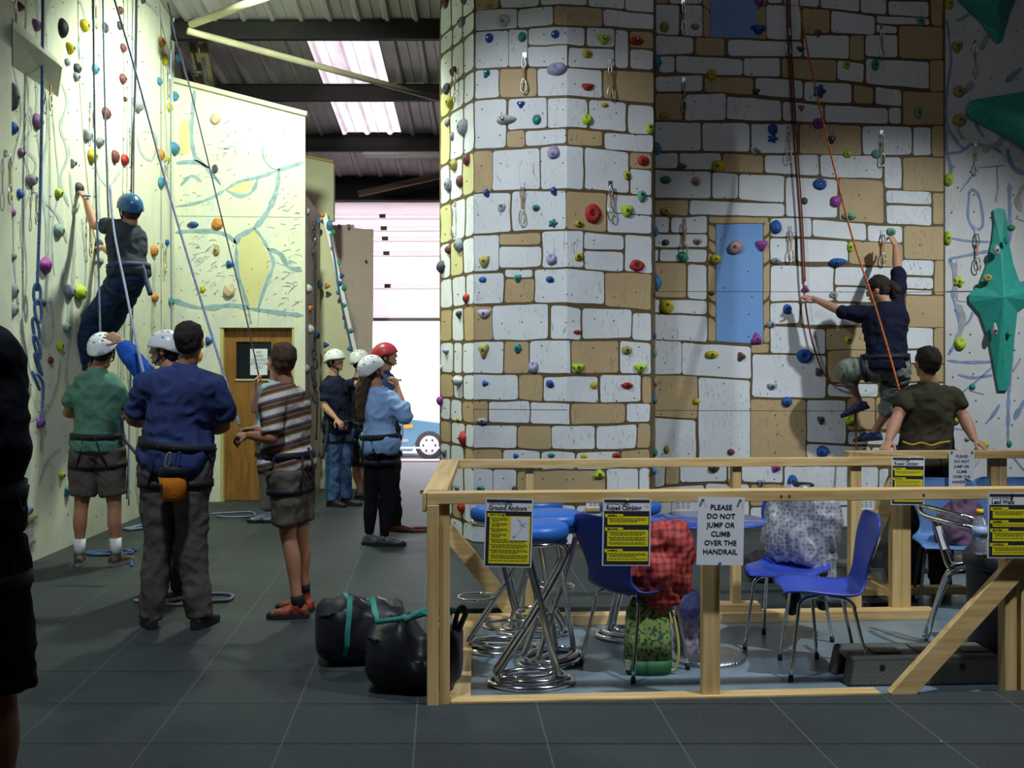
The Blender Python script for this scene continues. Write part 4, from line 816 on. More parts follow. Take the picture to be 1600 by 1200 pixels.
def coil(label, px, py, s, m, r=.008, rot=0.0, z=0.0, sq=1.0):
    c0 = G(px, py, z); pts = []
    for i, (a, b) in enumerate(fc*2):
        q = 1+.18*math.sin(i*2.3); a2, b2 = a*s*q, b*s*q*sq; pts.append(c0+Vector((a2*math.cos(rot)-b2*math.sin(rot), a2*math.sin(rot)+b2*math.cos(rot), r+.006*(i % 3))))
    bm = new_bm(); tube(bm, catmull(pts, 5), r, 7); return tag(obj('rope_coil', bm, m, smooth=True), label, 'rope')
coil('loose coil of blue-grey rope on the mats behind the green-shirted boy', 152, 866, .75, RB, .009, .3)
coil('coil of rope on the mats at the foot of the left wall', 205, 828, .6, RG, .009, 1.2)
coil('dark red rope lying on the mats beside the woman\'s shoes', 640, 829, .75, RR, .009, .1)
coil('small dark red rope end on the mats behind the fence', 662, 769, .35, RR, .008, .5)
rope('end of blue rope beside the green-shirted boy\'s right shoe', [G(190, 868, .01), G(203, 872, .01), G(206, 884, .01)], .009, RB)
rope('loop of pale blue rope on the mats behind the man in the blue shirt', [G(210, 938, .01), G(250, 943, .01), G(285, 945, .01), G(330, 940, .01), G(356, 938, .01), G(363, 930, .01), G(335, 928, .01), G(290, 934, .01), G(255, 940, .02)], .012, RL)
rope('strands of rope lying at the foot of the wooden door', [G(330, 803, .01), G(360, 801, .01), G(392, 800, .01), G(396, 806, .01), G(360, 808, .01), G(338, 806, .01)], .009, RG)
# steel chain and dark rope chain on the side wall
t = thing('anchor_chain', 'short steel chain hanging from an anchor at the top of the pinkish side wall', 'chain', CW.at(491, 345, .03))
b0 = t.location.copy()
for i in range(5):
    c_ = CW.at(491, 350+i*5.5, .04)-b0; bm = new_bm(); a = (i % 2)*math.pi/2+.4
    tube(bm, [c_+Vector((math.cos(a)*.022*math.sin(q), math.sin(a)*.022*math.sin(q), .034*math.cos(q))) for q in [2*math.pi*k/12 for k in range(12)]], .007, 6, closed=True); obj('link', bm, RK, t, True)
bm = new_bm(); tube(bm, [CW.at(493, 378+9*math.cos(q), .05)+Vector((0, .03*math.sin(q), 0))-b0 for q in [2*math.pi*k/12 for k in range(12)]], .008, 6, closed=True); obj('screw_link', bm, ZINC, t, True)
rope('dark rope hanging down the pinkish side wall from the chain', [P(492, 388, 12.75), P(492.5, 470, 12.75), P(492, 550, 12.7)], .014, RK)
chain('dark rope tied in a chain of loops hanging on the pinkish side wall', 491, [546, 560, 574, 588, 602, 616, 628], 5, .013, RK, lambda a, b, o: P(a, b, 12.7-o))
rope('blue rope running down the leaning white edge', [P(516, 365, 13.3), P(522, 400, 13.3), P(530, 455, 13.3), P(541, 505, 13.3), P(553, 560, 13.3)], .011, RB)
# ------------------------------------------------------------------ timber handrail barriers
def pine(name, s): return mat(name, (.66, .47, .22), rough=.55, noise_amt=1, nscale=4, col2=(.50, .32, .12), stretch=s, bump=.1, bscale=40)
PX, PZ, PY = pine('pine_along_x', (.5, 9, 9)), pine('pine_upright', (9, 9, .5)), pine('pine_along_y', (9, .5, 9))
KNOT = mat('knot', (.16, .07, .02), rough=.6)
FZ = -.04; RT = .982
def timber(name, parent, p0, p1, w_, h_, m, up=(0, 0, 1), bev=.003):
    bm = new_bm(); b = parent.location
    beam(bm, Vector(p0)-b, Vector(p1)-b, w_, h_, up); return obj(name, bm, m, parent, bevel=bev)
ux = Vector((1, .069, 0)).normalized(); vy = Vector((-.0647, 1, 0)).normalized()
NL = Vector((-.385, 5.05, 0)); NR = NL+ux*3.35
FL_, FR_ = Vector(((697-800)/1700*6.74, 6.74, 0)), Vector(((1444-800)/1700*6.9, 6.9, 0)); FR_ = Vector((FR_.x, FL_.y+(FR_.x-FL_.x)*.069, 0))
z3 = lambda v, z: Vector((v.x, v.y, z))
t = thing('handrail_barrier', 'long pine timber handrail nearest the camera carrying three hanging signs', 'barrier', z3(NL, FZ))
timber('handrail', t, z3(NL-ux*.01+vy*.045, RT-.028), z3(NR+vy*.045, RT-.028), .09, .053, PX)
timber('post', t, z3(NL+ux*.017+vy*.03, FZ), z3(NL+ux*.017+vy*.03, RT-.056), .054, .09, PZ, ux.cross(Vector((0, 0, 1))))
timber('post', t, z3(NL+ux*.071+vy*.055, FZ), z3(NL+ux*.071+vy*.055, RT-.056), .05, .07, PZ, ux.cross(Vector((0, 0, 1))))
pm = NL+ux*((1115-800)/1700*5.12-NL.x)/ux.x
timber('post', t, z3(pm+vy*.05, FZ+.05), z3(pm+vy*.05, RT-.056), .085, .05, PZ, ux.cross(Vector((0, 0, 1))))
pr = NL+ux*((1583-800)/1700*5.25-NL.x)/ux.x
timber('post', t, z3(pr+vy*.06, FZ), z3(pr+vy*.06, RT-.056), .06, .07, PZ, ux.cross(Vector((0, 0, 1))))
timber('post', t, z3(pr+ux*.1+vy*.06, FZ), z3(pr+ux*.1+vy*.06, RT-.056), .09, .05, PZ, ux.cross(Vector((0, 0, 1))))
pe = NL+ux*((1376-800)/1700*5.2-NL.x)/ux.x
timber('base_plate', t, z3(NL+ux*.1+vy*.045, FZ+.025), z3(pe+vy*.045, FZ+.025), .09, .05, PX)
pb = NL+ux*((1402-800)/1700*5.2-NL.x)/ux.x
timber('brace', t, z3(pb+ux*0+vy*.02, FZ+.01), z3(pb+ux*.66+vy*.02, FZ+.70), .045, .10, PX)
for px in (1222, 1235, 1451):
    bm = new_bm(); q = NL+ux*((px-800)/1700*5.15-NL.x)/ux.x; lathe(bm, [(.001, 0), (.007, 0), (.007, .001), (.001, .001)], 10)
    o = obj('knot', bm, KNOT, t); o.rotation_euler = (math.pi/2, 0, 0); o.location = z3(q, RT-.03)-t.location+Vector((0, -.0005, 0))
t = thing('handrail_barrier', 'short pine handrail running away from the camera at the left end of the pen', 'barrier', z3(NL+vy*.1, FZ))
timber('handrail', t, z3(NL+vy*.095+ux*.035, RT-.02), z3(FL_+ux*.03-vy*.02, RT-.02), .10, .045, PY)
timber('rail_batten', t, z3(NL+vy*.0-ux*.022, RT-.045), z3(FL_-ux*.025, RT-.045), .018, .09, PY)
timber('base_plate', t, z3(NL+vy*.11+ux*.13, FZ+.02), z3(FL_+ux*.10-vy*.05, FZ+.02), .13, .04, PY)
t = thing('handrail_barrier', 'pine handrail along the far side of the pen in front of the tower', 'barrier', z3(FL_, FZ))
timber('handrail', t, z3(FL_, RT-.028), z3(FR_, RT-.028), .06, .053, PX)
for px, w_ in ((827, .05), (1152, .055), (1343, .07), (1409, .06), (1424, .06)):
    q = FL_+ux*(((px-800)/1700*6.85-FL_.x)/ux.x); timber('post', t, z3(q+vy*.03, FZ+.05), z3(q+vy*.03, RT-.056), w_, .07, PZ, ux.cross(Vector((0, 0, 1))))
timber('base_plate', t, z3(FL_+ux*.04-vy*.03, FZ+.03), z3(FR_+ux*.06-vy*.03, FZ+.03), .11, .06, PX)
timber('brace', t, P(698, 826, 6.85), P(806, 962, 6.85), .10, .045, PX, vy)
timber('brace', t, P(1399, 748, 6.98), P(1352, 868, 6.98), .09, .045, PX, vy)
timber('foot_block', t, z3(G(1118, 950, .03), .035), z3(G(1186, 950, .03), .035), .13, .055, PX)
timber('foot_block', t, P(1352, 905, 7.25), P(1402, 930, 6.95), .07, .05, PY)
CK = Vector(((1322-800)/1700*7.38, 7.38, 0))
t = thing('handrail_barrier', 'pine handrail behind the pen that the man in the brown shirt leans on', 'barrier', z3(CK, FZ))
timber('handrail', t, z3(CK, RT-.028), z3(CK+ux*2.6, RT-.028), .09, .053, PX)
timber('handrail', t, z3(CK+ux*.03, RT-.02), z3(FR_+vy*.04, RT-.02), .05, .04, PX)
for px in (1553, 1540): q = CK+ux*(((px-800)/1700*7.6-CK.x)/ux.x); timber('post', t, z3(q+vy*.03, FZ), z3(q+vy*.03, RT-.056), .055, .06, PZ, ux.cross(Vector((0, 0, 1))))
q = CK+ux*.06; timber('post', t, z3(q+vy*.03, 0), z3(q+vy*.03, RT-.056), .05, .06, PZ, ux.cross(Vector((0, 0, 1))))
timber('base_plate', t, z3(CK+ux*.1, .03), z3(CK+ux*2.6, .03), .1, .05, PX)
# ------------------------------------------------------------------ signs
LAM = mat('laminate', (.62, .63, .70), rough=.25, spec=.6); SBLK = mat('sign_black', (.03, .03, .035), rough=.3); SYEL = mat('sign_yellow', (.72, .62, .02), rough=.35)
SINK = mat('sign_ink', (.03, .03, .03), rough=.4); SGREY = mat('sign_drawing', (.35, .28, .33), rough=.5); SWH = mat('sign_white', (.70, .70, .76), rough=.3); PINB = mat('pin_blue', (.03, .15, .6), rough=.3); PINY = mat('pin_yellow', (.6, .5, .03), rough=.3); PING = mat('pin_green', (.03, .25, .15), rough=.3)
SM = [LAM, SBLK, SYEL, SINK, SGREY, SWH]
def sgn_frame(px0, px1, py0, py1, d, rot=0, yaw=4):
    c = P((px0+px1)/2, (py0+py1)/2, d); w_, h_ = (px1-px0)/FPX*d, (py1-py0)/FPX*d
    M = Matrix.Translation(c) @ Matrix.Rotation(math.radians(yaw), 4, 'Z') @ Matrix.Rotation(math.radians(rot), 4, 'Y') @ Matrix.Rotation(math.radians(90), 4, 'X'); return M, w_, h_
def rect(bm, x0, y0, x1, y1, z, mi):
    bm.faces.new([bm.verts.new((x, y, z)) for x, y in ((x0, y0), (x1, y0), (x1, y1), (x0, y1))]).material_index = mi
def pin(parent, x, y, m):
    bm = new_bm(); lathe(bm, [(.001, 0), (.006, 0), (.005, .006), (.0065, .008), (.001, .009)], 10, (x, y, .002)); obj('drawing_pin', bm, m, parent, True)
def yellow_sign(label, title, blocks, px0, px1, py0, py1, d, rot, pinm, group=None, pic=False):
    M, w_, h_ = sgn_frame(px0, px1, py0, py1, d, rot)
    bm = new_bm(); KEEP.add(id(bm)); a, b = w_/2, h_/2
    box(bm, (-a, -b, -.0015), (a, b, 0), 0); rect(bm, -a*.94, -b*.965, a*.94, b*.965, .0006, 1)
    rect(bm, -a*.94, b*.63, a*.94, b*.87, .0010, 5)
    text_into(bm, 'GOOD PRACTICE FOR', Matrix.Translation((-a*.86, b*.835, .0014)), h_*.034, 3, 'LEFT', 1.0, .0003)
    text_into(bm, title, Matrix.Translation((-a*.86, b*.715, .0014)), h_*.094, 3, 'LEFT', .86, .0010)
    tri = [(-1, -1), (1, -1), (0, 1)]
    bm.faces.new([bm.verts.new((a*.83+x*a*.07, b*.79+y*b*.05, .0014)) for x, y in tri]).material_index = 2
    rs = random.Random(len(title)*7)
    for (y1, y0, head) in blocks:
        rect(bm, -a*.80, b*y0, a*.90, b*(y1-.07), .0010, 2); rect(bm, -a*.90, b*(y1-.10), -a*.15, b*y1, .0010, 2)
        text_into(bm, head, Matrix.Translation((-a*.80, b*(y1-.045), .0014)), h_*.034, 3, 'LEFT', 1.0, .0004)
        y = y1-.14; k = 0
        while y > y0+.05:
            x1 = a*(.84 if not (pic and y > -.22) else -.02); x1 -= rs.random()*a*.5*(1 if k % 3 == 2 else .15)
            seg = -a*(.70 if k % 3 else .76)
            while seg < x1:
                l_ = a*rs.uniform(.05, .17); rect(bm, seg, b*(y-.009), min(seg+l_, x1), b*(y+.009), .0014, 3); seg += l_+a*.022
            y -= .042 if k % 3 != 2 else .07; k += 1
    if pic:
        rect(bm, a*.08, -b*.22, a*.84, b*.46, .0016, 5)
        def ln(p, r_):
            for (x0, y0), (x1, y1) in zip(p, p[1:]):
                dx_, dy_ = x1-x0, y1-y0; l_ = math.hypot(dx_, dy_); nx, ny = -dy_/l_*r_, dx_/l_*r_
                bm.faces.new([bm.verts.new((a*q[0], b*q[1], .002)) for q in ((x0-nx, y0-ny), (x1-nx, y1-ny), (x1+nx, y1+ny), (x0+nx, y0+ny))]).material_index = 4
        ln([(.35, .42), (.42, .36), (.5, .33), (.55, .25), (.6, .22), (.66, .3), (.72, .27)], .012); ln([(.6, .22), (.5, .1), (.42, 0), (.3, -.1), (.22, -.18)], .008); ln([(.45, .28), (.52, .22), (.6, .22), (.7, .18)], .01)
        ln([(.2, -.1), (.3, -.08), (.26, -.15), (.18, -.14), (.2, -.1)], .01)
    o = obj('information_sign', bm, SM); o.matrix_world = M; tag(o, label, 'sign', group); pin(o, 0, b*.96, pinm); return o
yellow_sign('yellow and black Ground Anchors sign with a small drawing, leftmost on the near rail', 'Ground Anchors', [(.56, -.90, 'HOW TO USE THEM')], 757, 832, 779, 886, 5.02, 1.8, PINB, None, True)
yellow_sign('yellow and black Roped Climbing sign in front of the dark blue chair', 'Roped Climbing', [(.58, .26, 'GENERAL'), (.19, -.56, 'BELAYING'), (-.62, -.90, 'CLIMBING')][0:2]+[(-.45, -.86, 'CLIMBING')] if False else [(.54, .22, 'GENERAL'), (.14, -.42, 'BELAYING'), (-.50, -.86, 'CLIMBING')], 941, 1017, 779, 884, 5.05, .9, PINY)
yellow_sign('yellow and black Lead Walls sign at the right end of the near rail', 'Lead Walls', [(.56, .22, 'LEADING'), (.16, -.04, 'CLIMBERS'), (-.10, -.48, 'BELAYERS'), (-.54, -.90, 'LOWERING')], 1542, 1620, 770, 872, 5.20, .8, PINB)
yellow_sign('yellow and black Roped Climbing sign on the far rail, crossed by the near rail', 'Roped Climbing', [(.54, .22, 'GENERAL'), (.14, -.42, 'BELAYING'), (-.50, -.86, 'CLIMBING')], 1392, 1445, 714, 789, 6.83, 1.2, PINY)
def white_sign(label, px0, px1, py0, py1, d, rot, ts):
    M, w_, h_ = sgn_frame(px0, px1, py0, py1, d, rot); bm = new_bm(); KEEP.add(id(bm)); a, b = w_/2, h_/2
    box(bm, (-a, -b, -.0015), (a, b, 0), 5)
    for i, s in enumerate(('PLEASE', 'DO NOT', 'JUMP OR', 'CLIMB', 'OVER THE', 'HANDRAIL')): text_into(bm, s, Matrix.Translation((0, b*(.70-i*.262), .0012)), h_*ts, 3, 'CENTER', 1.0, .0006)
    o = obj('notice', bm, SM); o.matrix_world = M; tag(o, label, 'sign')
    pin(o, -a*.8, b*.93, PING); pin(o, a*.8, b*.93, PING); pin(o, 0, -b*.93, PINB); return o
white_sign('white PLEASE DO NOT JUMP OR CLIMB OVER THE HANDRAIL notice on the near rail', 1089, 1163, 777, 883, 5.09, 1.5, .105)
white_sign('white handrail warning notice on the back rail below the brown-shirted man\'s hand', 1482, 1523, 704, 765, 7.365, .5, .10)
# small route cards on the walls
LEDGE = mat('wood_ledge', (.5, .34, .14), rough=.6)
def card(wall, px, py, w_, h_, label):
    p = wall.at(px, py); s = p.y/FPX; t = thing('route_card', label, 'card', (0, 0, 0)); t.matrix_world = Matrix.Translation(p+wall.n*.006) @ frame(wall.t, -wall.n, Vector((0, 0, 1))).to_4x4()
    a, b = w_*s/2, h_*s/2; bm = new_bm(); box(bm, (-a, -.003, -b), (a, 0, b)); obj('card', bm, SWH, t)
    bm = new_bm()
    for i in range(3):
        for x in (-.6, -.1, .4): box(bm, (a*x, -.004, b*(.4-i*.4)-.004), (a*(x+.35), -.0032, b*(.4-i*.4)+.004))
    obj('printed_lines', bm, mat('faint_ink', (.2, .22, .35)), t)
    bm = new_bm(); box(bm, (-a*1.1, -.02, -b-.025), (a*1.1, 0, -b)); obj('ledge', bm, LEDGE, t)
    return t
card(BW, 1066, 790, 33, 17, 'route card low on the stone back wall, left of the handrail notice'); card(BW, 1215, 789, 34, 16, 'route card low on the stone back wall, right of the handrail notice')
card(BW, 1352, 788, 28, 16, 'route card low on the back wall just left of the yellow far-rail sign'); card(TFR, 928, 787, 26, 13, 'route card low on the tower behind the dark blue chair')
card(TFL, 742, 800, 20, 28, 'route card on the tower base behind the near-left post'); card(RW, 1518, 774, 30, 16, 'route card low on the lilac wall behind the chairs')
c_ = card(LW, 47, 830, 16, 30, 'route card between two wooden battens at the foot of the left wall')
bm = new_bm(); box(bm, (-.09, -.02, .09), (.09, 0, .115)); obj('batten', bm, LEDGE, c_)
# ------------------------------------------------------------------ stools
BLUEV = mat('blue_vinyl', (.02, .11, .42), rough=.4, spec=.5, bump=.05, bscale=90)
def make_stool(label, px, d, rz, group='chrome bar stools in the pen'):
    loc = Vector(((px-CX)/FPX*d, d, FZ)); t = thing('bar_stool', label, 'stool', loc, rz, group)
    bm = new_bm(); lathe(bm, [(.001, .735), (.10, .735), (.16, .737), (.176, .745), (.182, .765), (.182, .785), (.174, .803), (.15, .815), (.001, .822)], 36); obj('seat', bm, BLUEV, t, True)
    bm = new_bm(); tube(bm, [(.165*math.cos(a), .165*math.sin(a), .724) for a in [2*math.pi*k/28 for k in range(28)]], .011, 8, closed=True); obj('seat_ring', bm, STEEL, t, True)
    for s in (-1, 1):
        bm = new_bm(); tube(bm, catmull([(.04, .03*s, .72), (.12, .035*s, .715), (.165, .038*s, .68), (.155, .038*s, .62), (.02, .04*s, .38), (-.15, .045*s, .12), (-.185, .05*s, .055), (-.16, .055*s, .018), (-.08, .06*s, .013), (.12, .065*s, .013)], 5), .016, 8); obj('leg', bm, STEEL, t, True)
        bm = new_bm(); tube(bm, catmull([(-.06, .06*s, .715), (-.03, .06*s, .66), (.05, .06*s, .34), (.115, .06*s, .07), (.105, .06*s, .03), (.05, .05*s, .016), (-.10, .035*s, .014)], 5), .016, 8); obj('leg', bm, STEEL, t, True)
    for i, (a, b, z) in enumerate(((.215, .15, .013), (.175, .115, .036))):
        bm = new_bm(); tube(bm, [(.0+a*math.cos(q)-.01, b*math.sin(q), z+FZ*0) for q in [2*math.pi*k/32 for k in range(32)]], .015, 8, closed=True); obj('base_ring', bm, STEEL, t, True)
    bm = new_bm(); tube(bm, catmull([(-.04, .055, .30), (-.12, .10, .295), (-.22, .07, .295), (-.25, 0, .295), (-.22, -.07, .295), (-.12, -.10, .295), (-.04, -.055, .30)], 5), .008, 8); obj('footrest', bm, STEEL, t, True)
    return t
make_stool('blue-topped chrome bar stool nearest the camera, beside the Ground Anchors sign', 833, 5.52, .12)
make_stool('blue-topped chrome bar stool whose seat shows just right of the nearest stool', 862, 5.92, .9)
make_stool('blue-topped chrome bar stool at the left, its seat partly hidden by the Ground Anchors sign', 785, 6.15, -.1)
make_stool('rearmost left blue bar stool in front of the far rail', 832, 6.50, 2.9)
make_stool('blue bar stool behind the Roped Climbing sign and dark blue chair', 985, 6.42, 2.8)
# ------------------------------------------------------------------ glass table
t = thing('round_table', 'round blue-tinted glass table on a chrome pedestal behind the handrail notice', 'table', Vector(((1106-800)/1700*5.98, 5.98, FZ)))
bm = new_bm(); lathe(bm, [(.001, .750), (.30, .750), (.312, .755), (.312, .760), (.30, .764), (.001, .764)], 48); obj('tabletop', bm, mat('blue_glass', (.10, .20, .75), rough=.05, trans=.75, ior=1.3), t, True)
bm = new_bm(); tube(bm, [(.312*math.cos(a), .312*math.sin(a), .757) for a in [2*math.pi*k/48 for k in range(48)]], .006, 6, closed=True); obj('rim', bm, mat('blue_rim', (.03, .10, .50), rough=.2), t, True)
bm = new_bm(); lathe(bm, [(.001, .735), (.11, .735), (.11, .749), (.001, .749)], 24); obj('top_plate', bm, mat('brushed_plate', (.5, .5, .5), rough=.4, metal=.9), t, True)
bm = new_bm(); lathe(bm, [(.001, .02), (.032, .02), (.032, .735), (.001, .735)], 20); obj('pedestal', bm, STEEL, t, True)
bm = new_bm(); lathe(bm, [(.001, 0), (.205, 0), (.208, .014), (.198, .022), (.05, .032), (.001, .032)], 40); obj('base', bm, mat('hammered_steel', (.55, .55, .56), rough=.3, metal=1, bump=.6, bscale=90), t, True)
# ------------------------------------------------------------------ chairs
def shell(bm, width=.44):
    prof = [(-.20, .425, .78), (-.19, .437, .9), (-.12, .442, .98), (0, .432, 1), (.10, .425, .98), (.16, .432, .92), (.195, .46, .82), (.215, .52, .72), (.23, .60, .80), (.25, .69, .98), (.268, .77, .98), (.278, .815, .86), (.281, .835, .62)]
    pr = catmull([Vector((a, b, c)) for a, b, c in prof], 4); nu = 15; rows_ = []
    for i, q in enumerate(pr):
        q0, q1 = pr[max(0, i-1)], pr[min(len(pr)-1, i+1)]; nx, nz = -(q1.y-q0.y), (q1.x-q0.x); l = math.hypot(nx, nz); nx, nz = nx/l, nz/l
        row = []
        for k in range(nu):
            u_ = -1+2*k/(nu-1); cv_ = .028*(u_*u_)
            x = q.x+nx*cv_; z = q.y+nz*cv_; row.append((u_*width/2*q.z, x, z, nx, nz))
        rows_.append(row)
    F_ = [[bm.verts.new((r[1], r[0], r[2])) for r in row] for row in rows_]; Bk = [[bm.verts.new((r[1]-r[3]*.012, r[0], r[2]-r[4]*.012)) for r in row] for row in rows_]
    n_, m_ = len(F_), nu
    for i in range(n_-1):
        for k in range(m_-1):
            bm.faces.new((F_[i][k], F_[i][k+1], F_[i+1][k+1], F_[i+1][k])); bm.faces.new((Bk[i][k], Bk[i+1][k], Bk[i+1][k+1], Bk[i][k+1]))
        bm.faces.new((F_[i][0], F_[i+1][0], Bk[i+1][0], Bk[i][0])); bm.faces.new((F_[i][-1], Bk[i][-1], Bk[i+1][-1], F_[i+1][-1]))
    for k in range(m_-1): bm.faces.new((F_[0][k], Bk[0][k], Bk[0][k+1], F_[0][k+1])); bm.faces.new((F_[-1][k], F_[-1][k+1], Bk[-1][k+1], Bk[-1][k]))
def chair(label, loc, rz, m_, arms=False, legm=STEEL):
    """local -X is the front of the seat"""
    t = thing('moulded_chair', label, 'chair', loc, rz, 'moulded blue chairs')
    bm = new_bm(); shell(bm); obj('seat_shell', bm, m_, t, True)
    for sx_, sy_ in ((-1, 1), (-1, -1), (1, 1), (1, -1)):
        fx, tx_ = (.215, .10) if sx_ > 0 else (.185, .10)
        bm = new_bm(); tube(bm, catmull([(sx_*.03, sy_*.05, .405), (sx_*tx_, sy_*.12, .408), (sx_*(tx_+.035), sy_*.155, .385), (sx_*(tx_+.045), sy_*.165, .33), (sx_*fx, sy_*.20, .02)], 5), .0095, 8)
        l = obj('leg', bm, legm, t, True); bm = new_bm(); lathe(bm, [(.001, 0), (.013, 0), (.013, .03), (.001, .03)], 10, (sx_*fx, sy_*.20, 0)); obj('foot_cap', bm, BLACKP, l, True)
    return t
NAVY = mat('navy_plywood', (.012, .03, .17), rough=.4); ROYAL = mat('royal_blue_plywood', (.03, .06, .38), rough=.35); PALEB = mat('pale_blue_plastic', (.10, .22, .48), rough=.45)
chair('dark blue moulded chair seen from behind, red plaid jacket on it', Vector((.66, 5.80, FZ)), math.radians(218), NAVY)
chair('royal blue moulded chair seen side on, nearest on the right', Vector(((1283-800)/1700*5.72, 5.72, FZ)), math.radians(-6), ROYAL)
chair('royal blue moulded chair draped with the silver star-print jacket', Vector(((1232-800)/1700*6.22, 6.22, FZ)), math.radians(62), ROYAL)
chair('pale blue chair holding a purple jumper, below the brown-shirted man', Vector(((1482-800)/1700*7.15, 7.15, FZ)), math.radians(75), PALEB, legm=mat('dark_leg', (.03, .03, .035), rough=.4))
chair('pale blue chair back at the right edge behind the Lead Walls sign', Vector(((1590-800)/1700*7.2, 7.2, FZ)), math.radians(85), PALEB, legm=MATS['dark_leg'])
t = thing('cafe_chair', 'chrome tubular chair frame at the right beside the black bin', 'chair', Vector(((1500-800)/1700*6.2, 6.2, FZ)))
b0 = t.location; pp = lambda a, b, d: P(a, b, d)-b0
for nm, pts, r in (('armrest', [(1437, 792, 6.25), (1450, 793, 6.2), (1500, 805, 6.0), (1545, 819, 5.95), (1600, 835, 5.95)], .015), ('armrest', [(1437, 794, 6.2), (1447, 806, 6.1), (1500, 820, 5.85), (1545, 831, 5.8), (1600, 843, 5.8)], .015),
    ('leg', [(1456, 806, 6.15), (1470, 850, 6.12), (1482, 885, 6.1), (1495, 882, 6.1), (1520, 878, 6.1)], .013), ('leg', [(1448, 1000, 6.36), (1462, 950, 6.25), (1478, 910, 6.15), (1486, 896, 6.12), (1505, 893, 6.1), (1540, 893, 6.1)], .014), ('leg', [(1443, 995, 6.34), (1460, 950, 6.3), (1473, 910, 6.2), (1483, 890, 6.15)], .012), ('upright', [(1463, 806, 6.2), (1478, 850, 6.15), (1490, 880, 6.12)], .012)):
    bm = new_bm(); tube(bm, catmull([pp(*q) for q in pts], 5), r, 10); obj(nm, bm, STEEL, t, True)
bm = new_bm(); beam(bm, pp(1467, 822, 6.1), pp(1478, 858, 6.08), .035, .004, (0, 1, 0)); obj('paper_tag', bm, SWH, t)
bm = new_bm(); q = pp(1560, 880, 6.1); box(bm, (q.x-.16, q.y-.2, q.z-.01), (q.x+.25, q.y+.2, q.z+.012)); obj('seat', bm, mat('alu_slat', (.5, .5, .52), rough=.3, metal=.9), t, bevel=.005)
# ------------------------------------------------------------------ bin, bottle, step, bags
t = thing('litter_bin', 'large black cylindrical bin behind the diagonal brace at right', 'bin', Vector(((1592-800)/1700*5.78, 5.78, FZ)))
bm = new_bm(); lathe(bm, [(.001, 0), (.235, 0), (.25, .05), (.262, .52), (.262, .545), (.001, .545)], 40); obj('body', bm, mat('bin_black', (.02, .02, .03), rough=.45), t, True)
bm = new_bm(); lathe(bm, [(.001, .54), (.275, .54), (.28, .555), (.278, .60), (.26, .625), (.10, .64), (.001, .64)], 40); obj('lid', bm, MATS['bin_black'], t, True)
bl = Vector(((1526-800)/1700*5.62, 5.62, FZ+.632)); t = thing('water_bottle', 'clear plastic drink bottle with a yellow cap standing on the black bin', 'bottle', bl+Vector((.03, .03, 0)))
bm = new_bm(); lathe(bm, [(.001, 0), (.034, 0), (.038, .01), (.038, .06), (.034, .075), (.038, .09), (.038, .15), (.03, .175), (.015, .195), (.015, .21), (.001, .21)], 20); obj('bottle_body', bm, mat('clear_plastic', (.85, .9, .95), rough=.08, trans=.85, ior=1.2), t, True)
bm = new_bm(); lathe(bm, [(.001, .205), (.018, .205), (.018, .232), (.001, .232)], 16); obj('cap', bm, mat('cap_yellow', (.75, .45, .01), rough=.4), t, True)
bm = new_bm(); lathe(bm, [(.0385, .09), (.0392, .09), (.0392, .145), (.0385, .145)], 20); obj('bottle_label', bm, mat('label_blue', (.35, .45, .7), rough=.4), t, True)
STEPM = mat('grey_step_plastic', (.105, .105, .09), rough=.6, bump=.4, bscale=120)
def step(label, loc, rz, L_, W2, H2):
    t = thing('aerobic_step', label, 'step', loc, rz, 'grey plastic steps')
    bm = new_bm(); a, b = L_/2, W2/2
    box(bm, (-a, -b, 0), (a, -b+.03, H2)); box(bm, (-a, b-.03, 0), (a, b, H2)); box(bm, (-a, -b, H2-.03), (a, b, H2)); box(bm, (-a, -b, 0), (-a+.03, -b+.09, H2)); box(bm, (-a, b-.09, 0), (-a+.03, b, H2)); box(bm, (a-.03, -b, 0), (a, b, H2))
    for v in bm.verts:
        k = 1-.07*v.co.z/H2; v.co.x *= k; v.co.y *= k
    obj('body', bm, STEPM, t, bevel=.012)
    for x in (-.30, -.02, .26):
        bm = new_bm(); box(bm, (x*L_, -b*.55, H2), (x*L_+.14*L_/.8, b*.55, H2+.012)); obj('tread_ridge', bm, STEPM, t, bevel=.008)
    for x in (-.28, .22):
        bm = new_bm(); lathe(bm, [(.001, 0), (.014, 0), (.014, .004), (.001, .004)], 12); o = obj('plug_hole', bm, BLACKP, t); o.rotation_euler = (math.pi/2, 0, 0); o.location = (x*L_, -b+.006, H2*.66)
    return t
step('grey plastic exercise step lying behind the diagonal brace at front right', Vector(((1430-800)/1700*5.62, 5.62, FZ)), .05, .82, .30, .145)
step('grey plastic exercise step behind the far fence post, partly hidden', G(1362, 945, 0)+Vector((.02, .75, 0)), -.5, .7, .3, .14)
BAGM = mat('bag_black', (.012, .012, .016), rough=.42, spec=.4, bump=.3, bscale=25); TEALW = mat('teal_webbing', (.03, .26, .21), rough=.6)
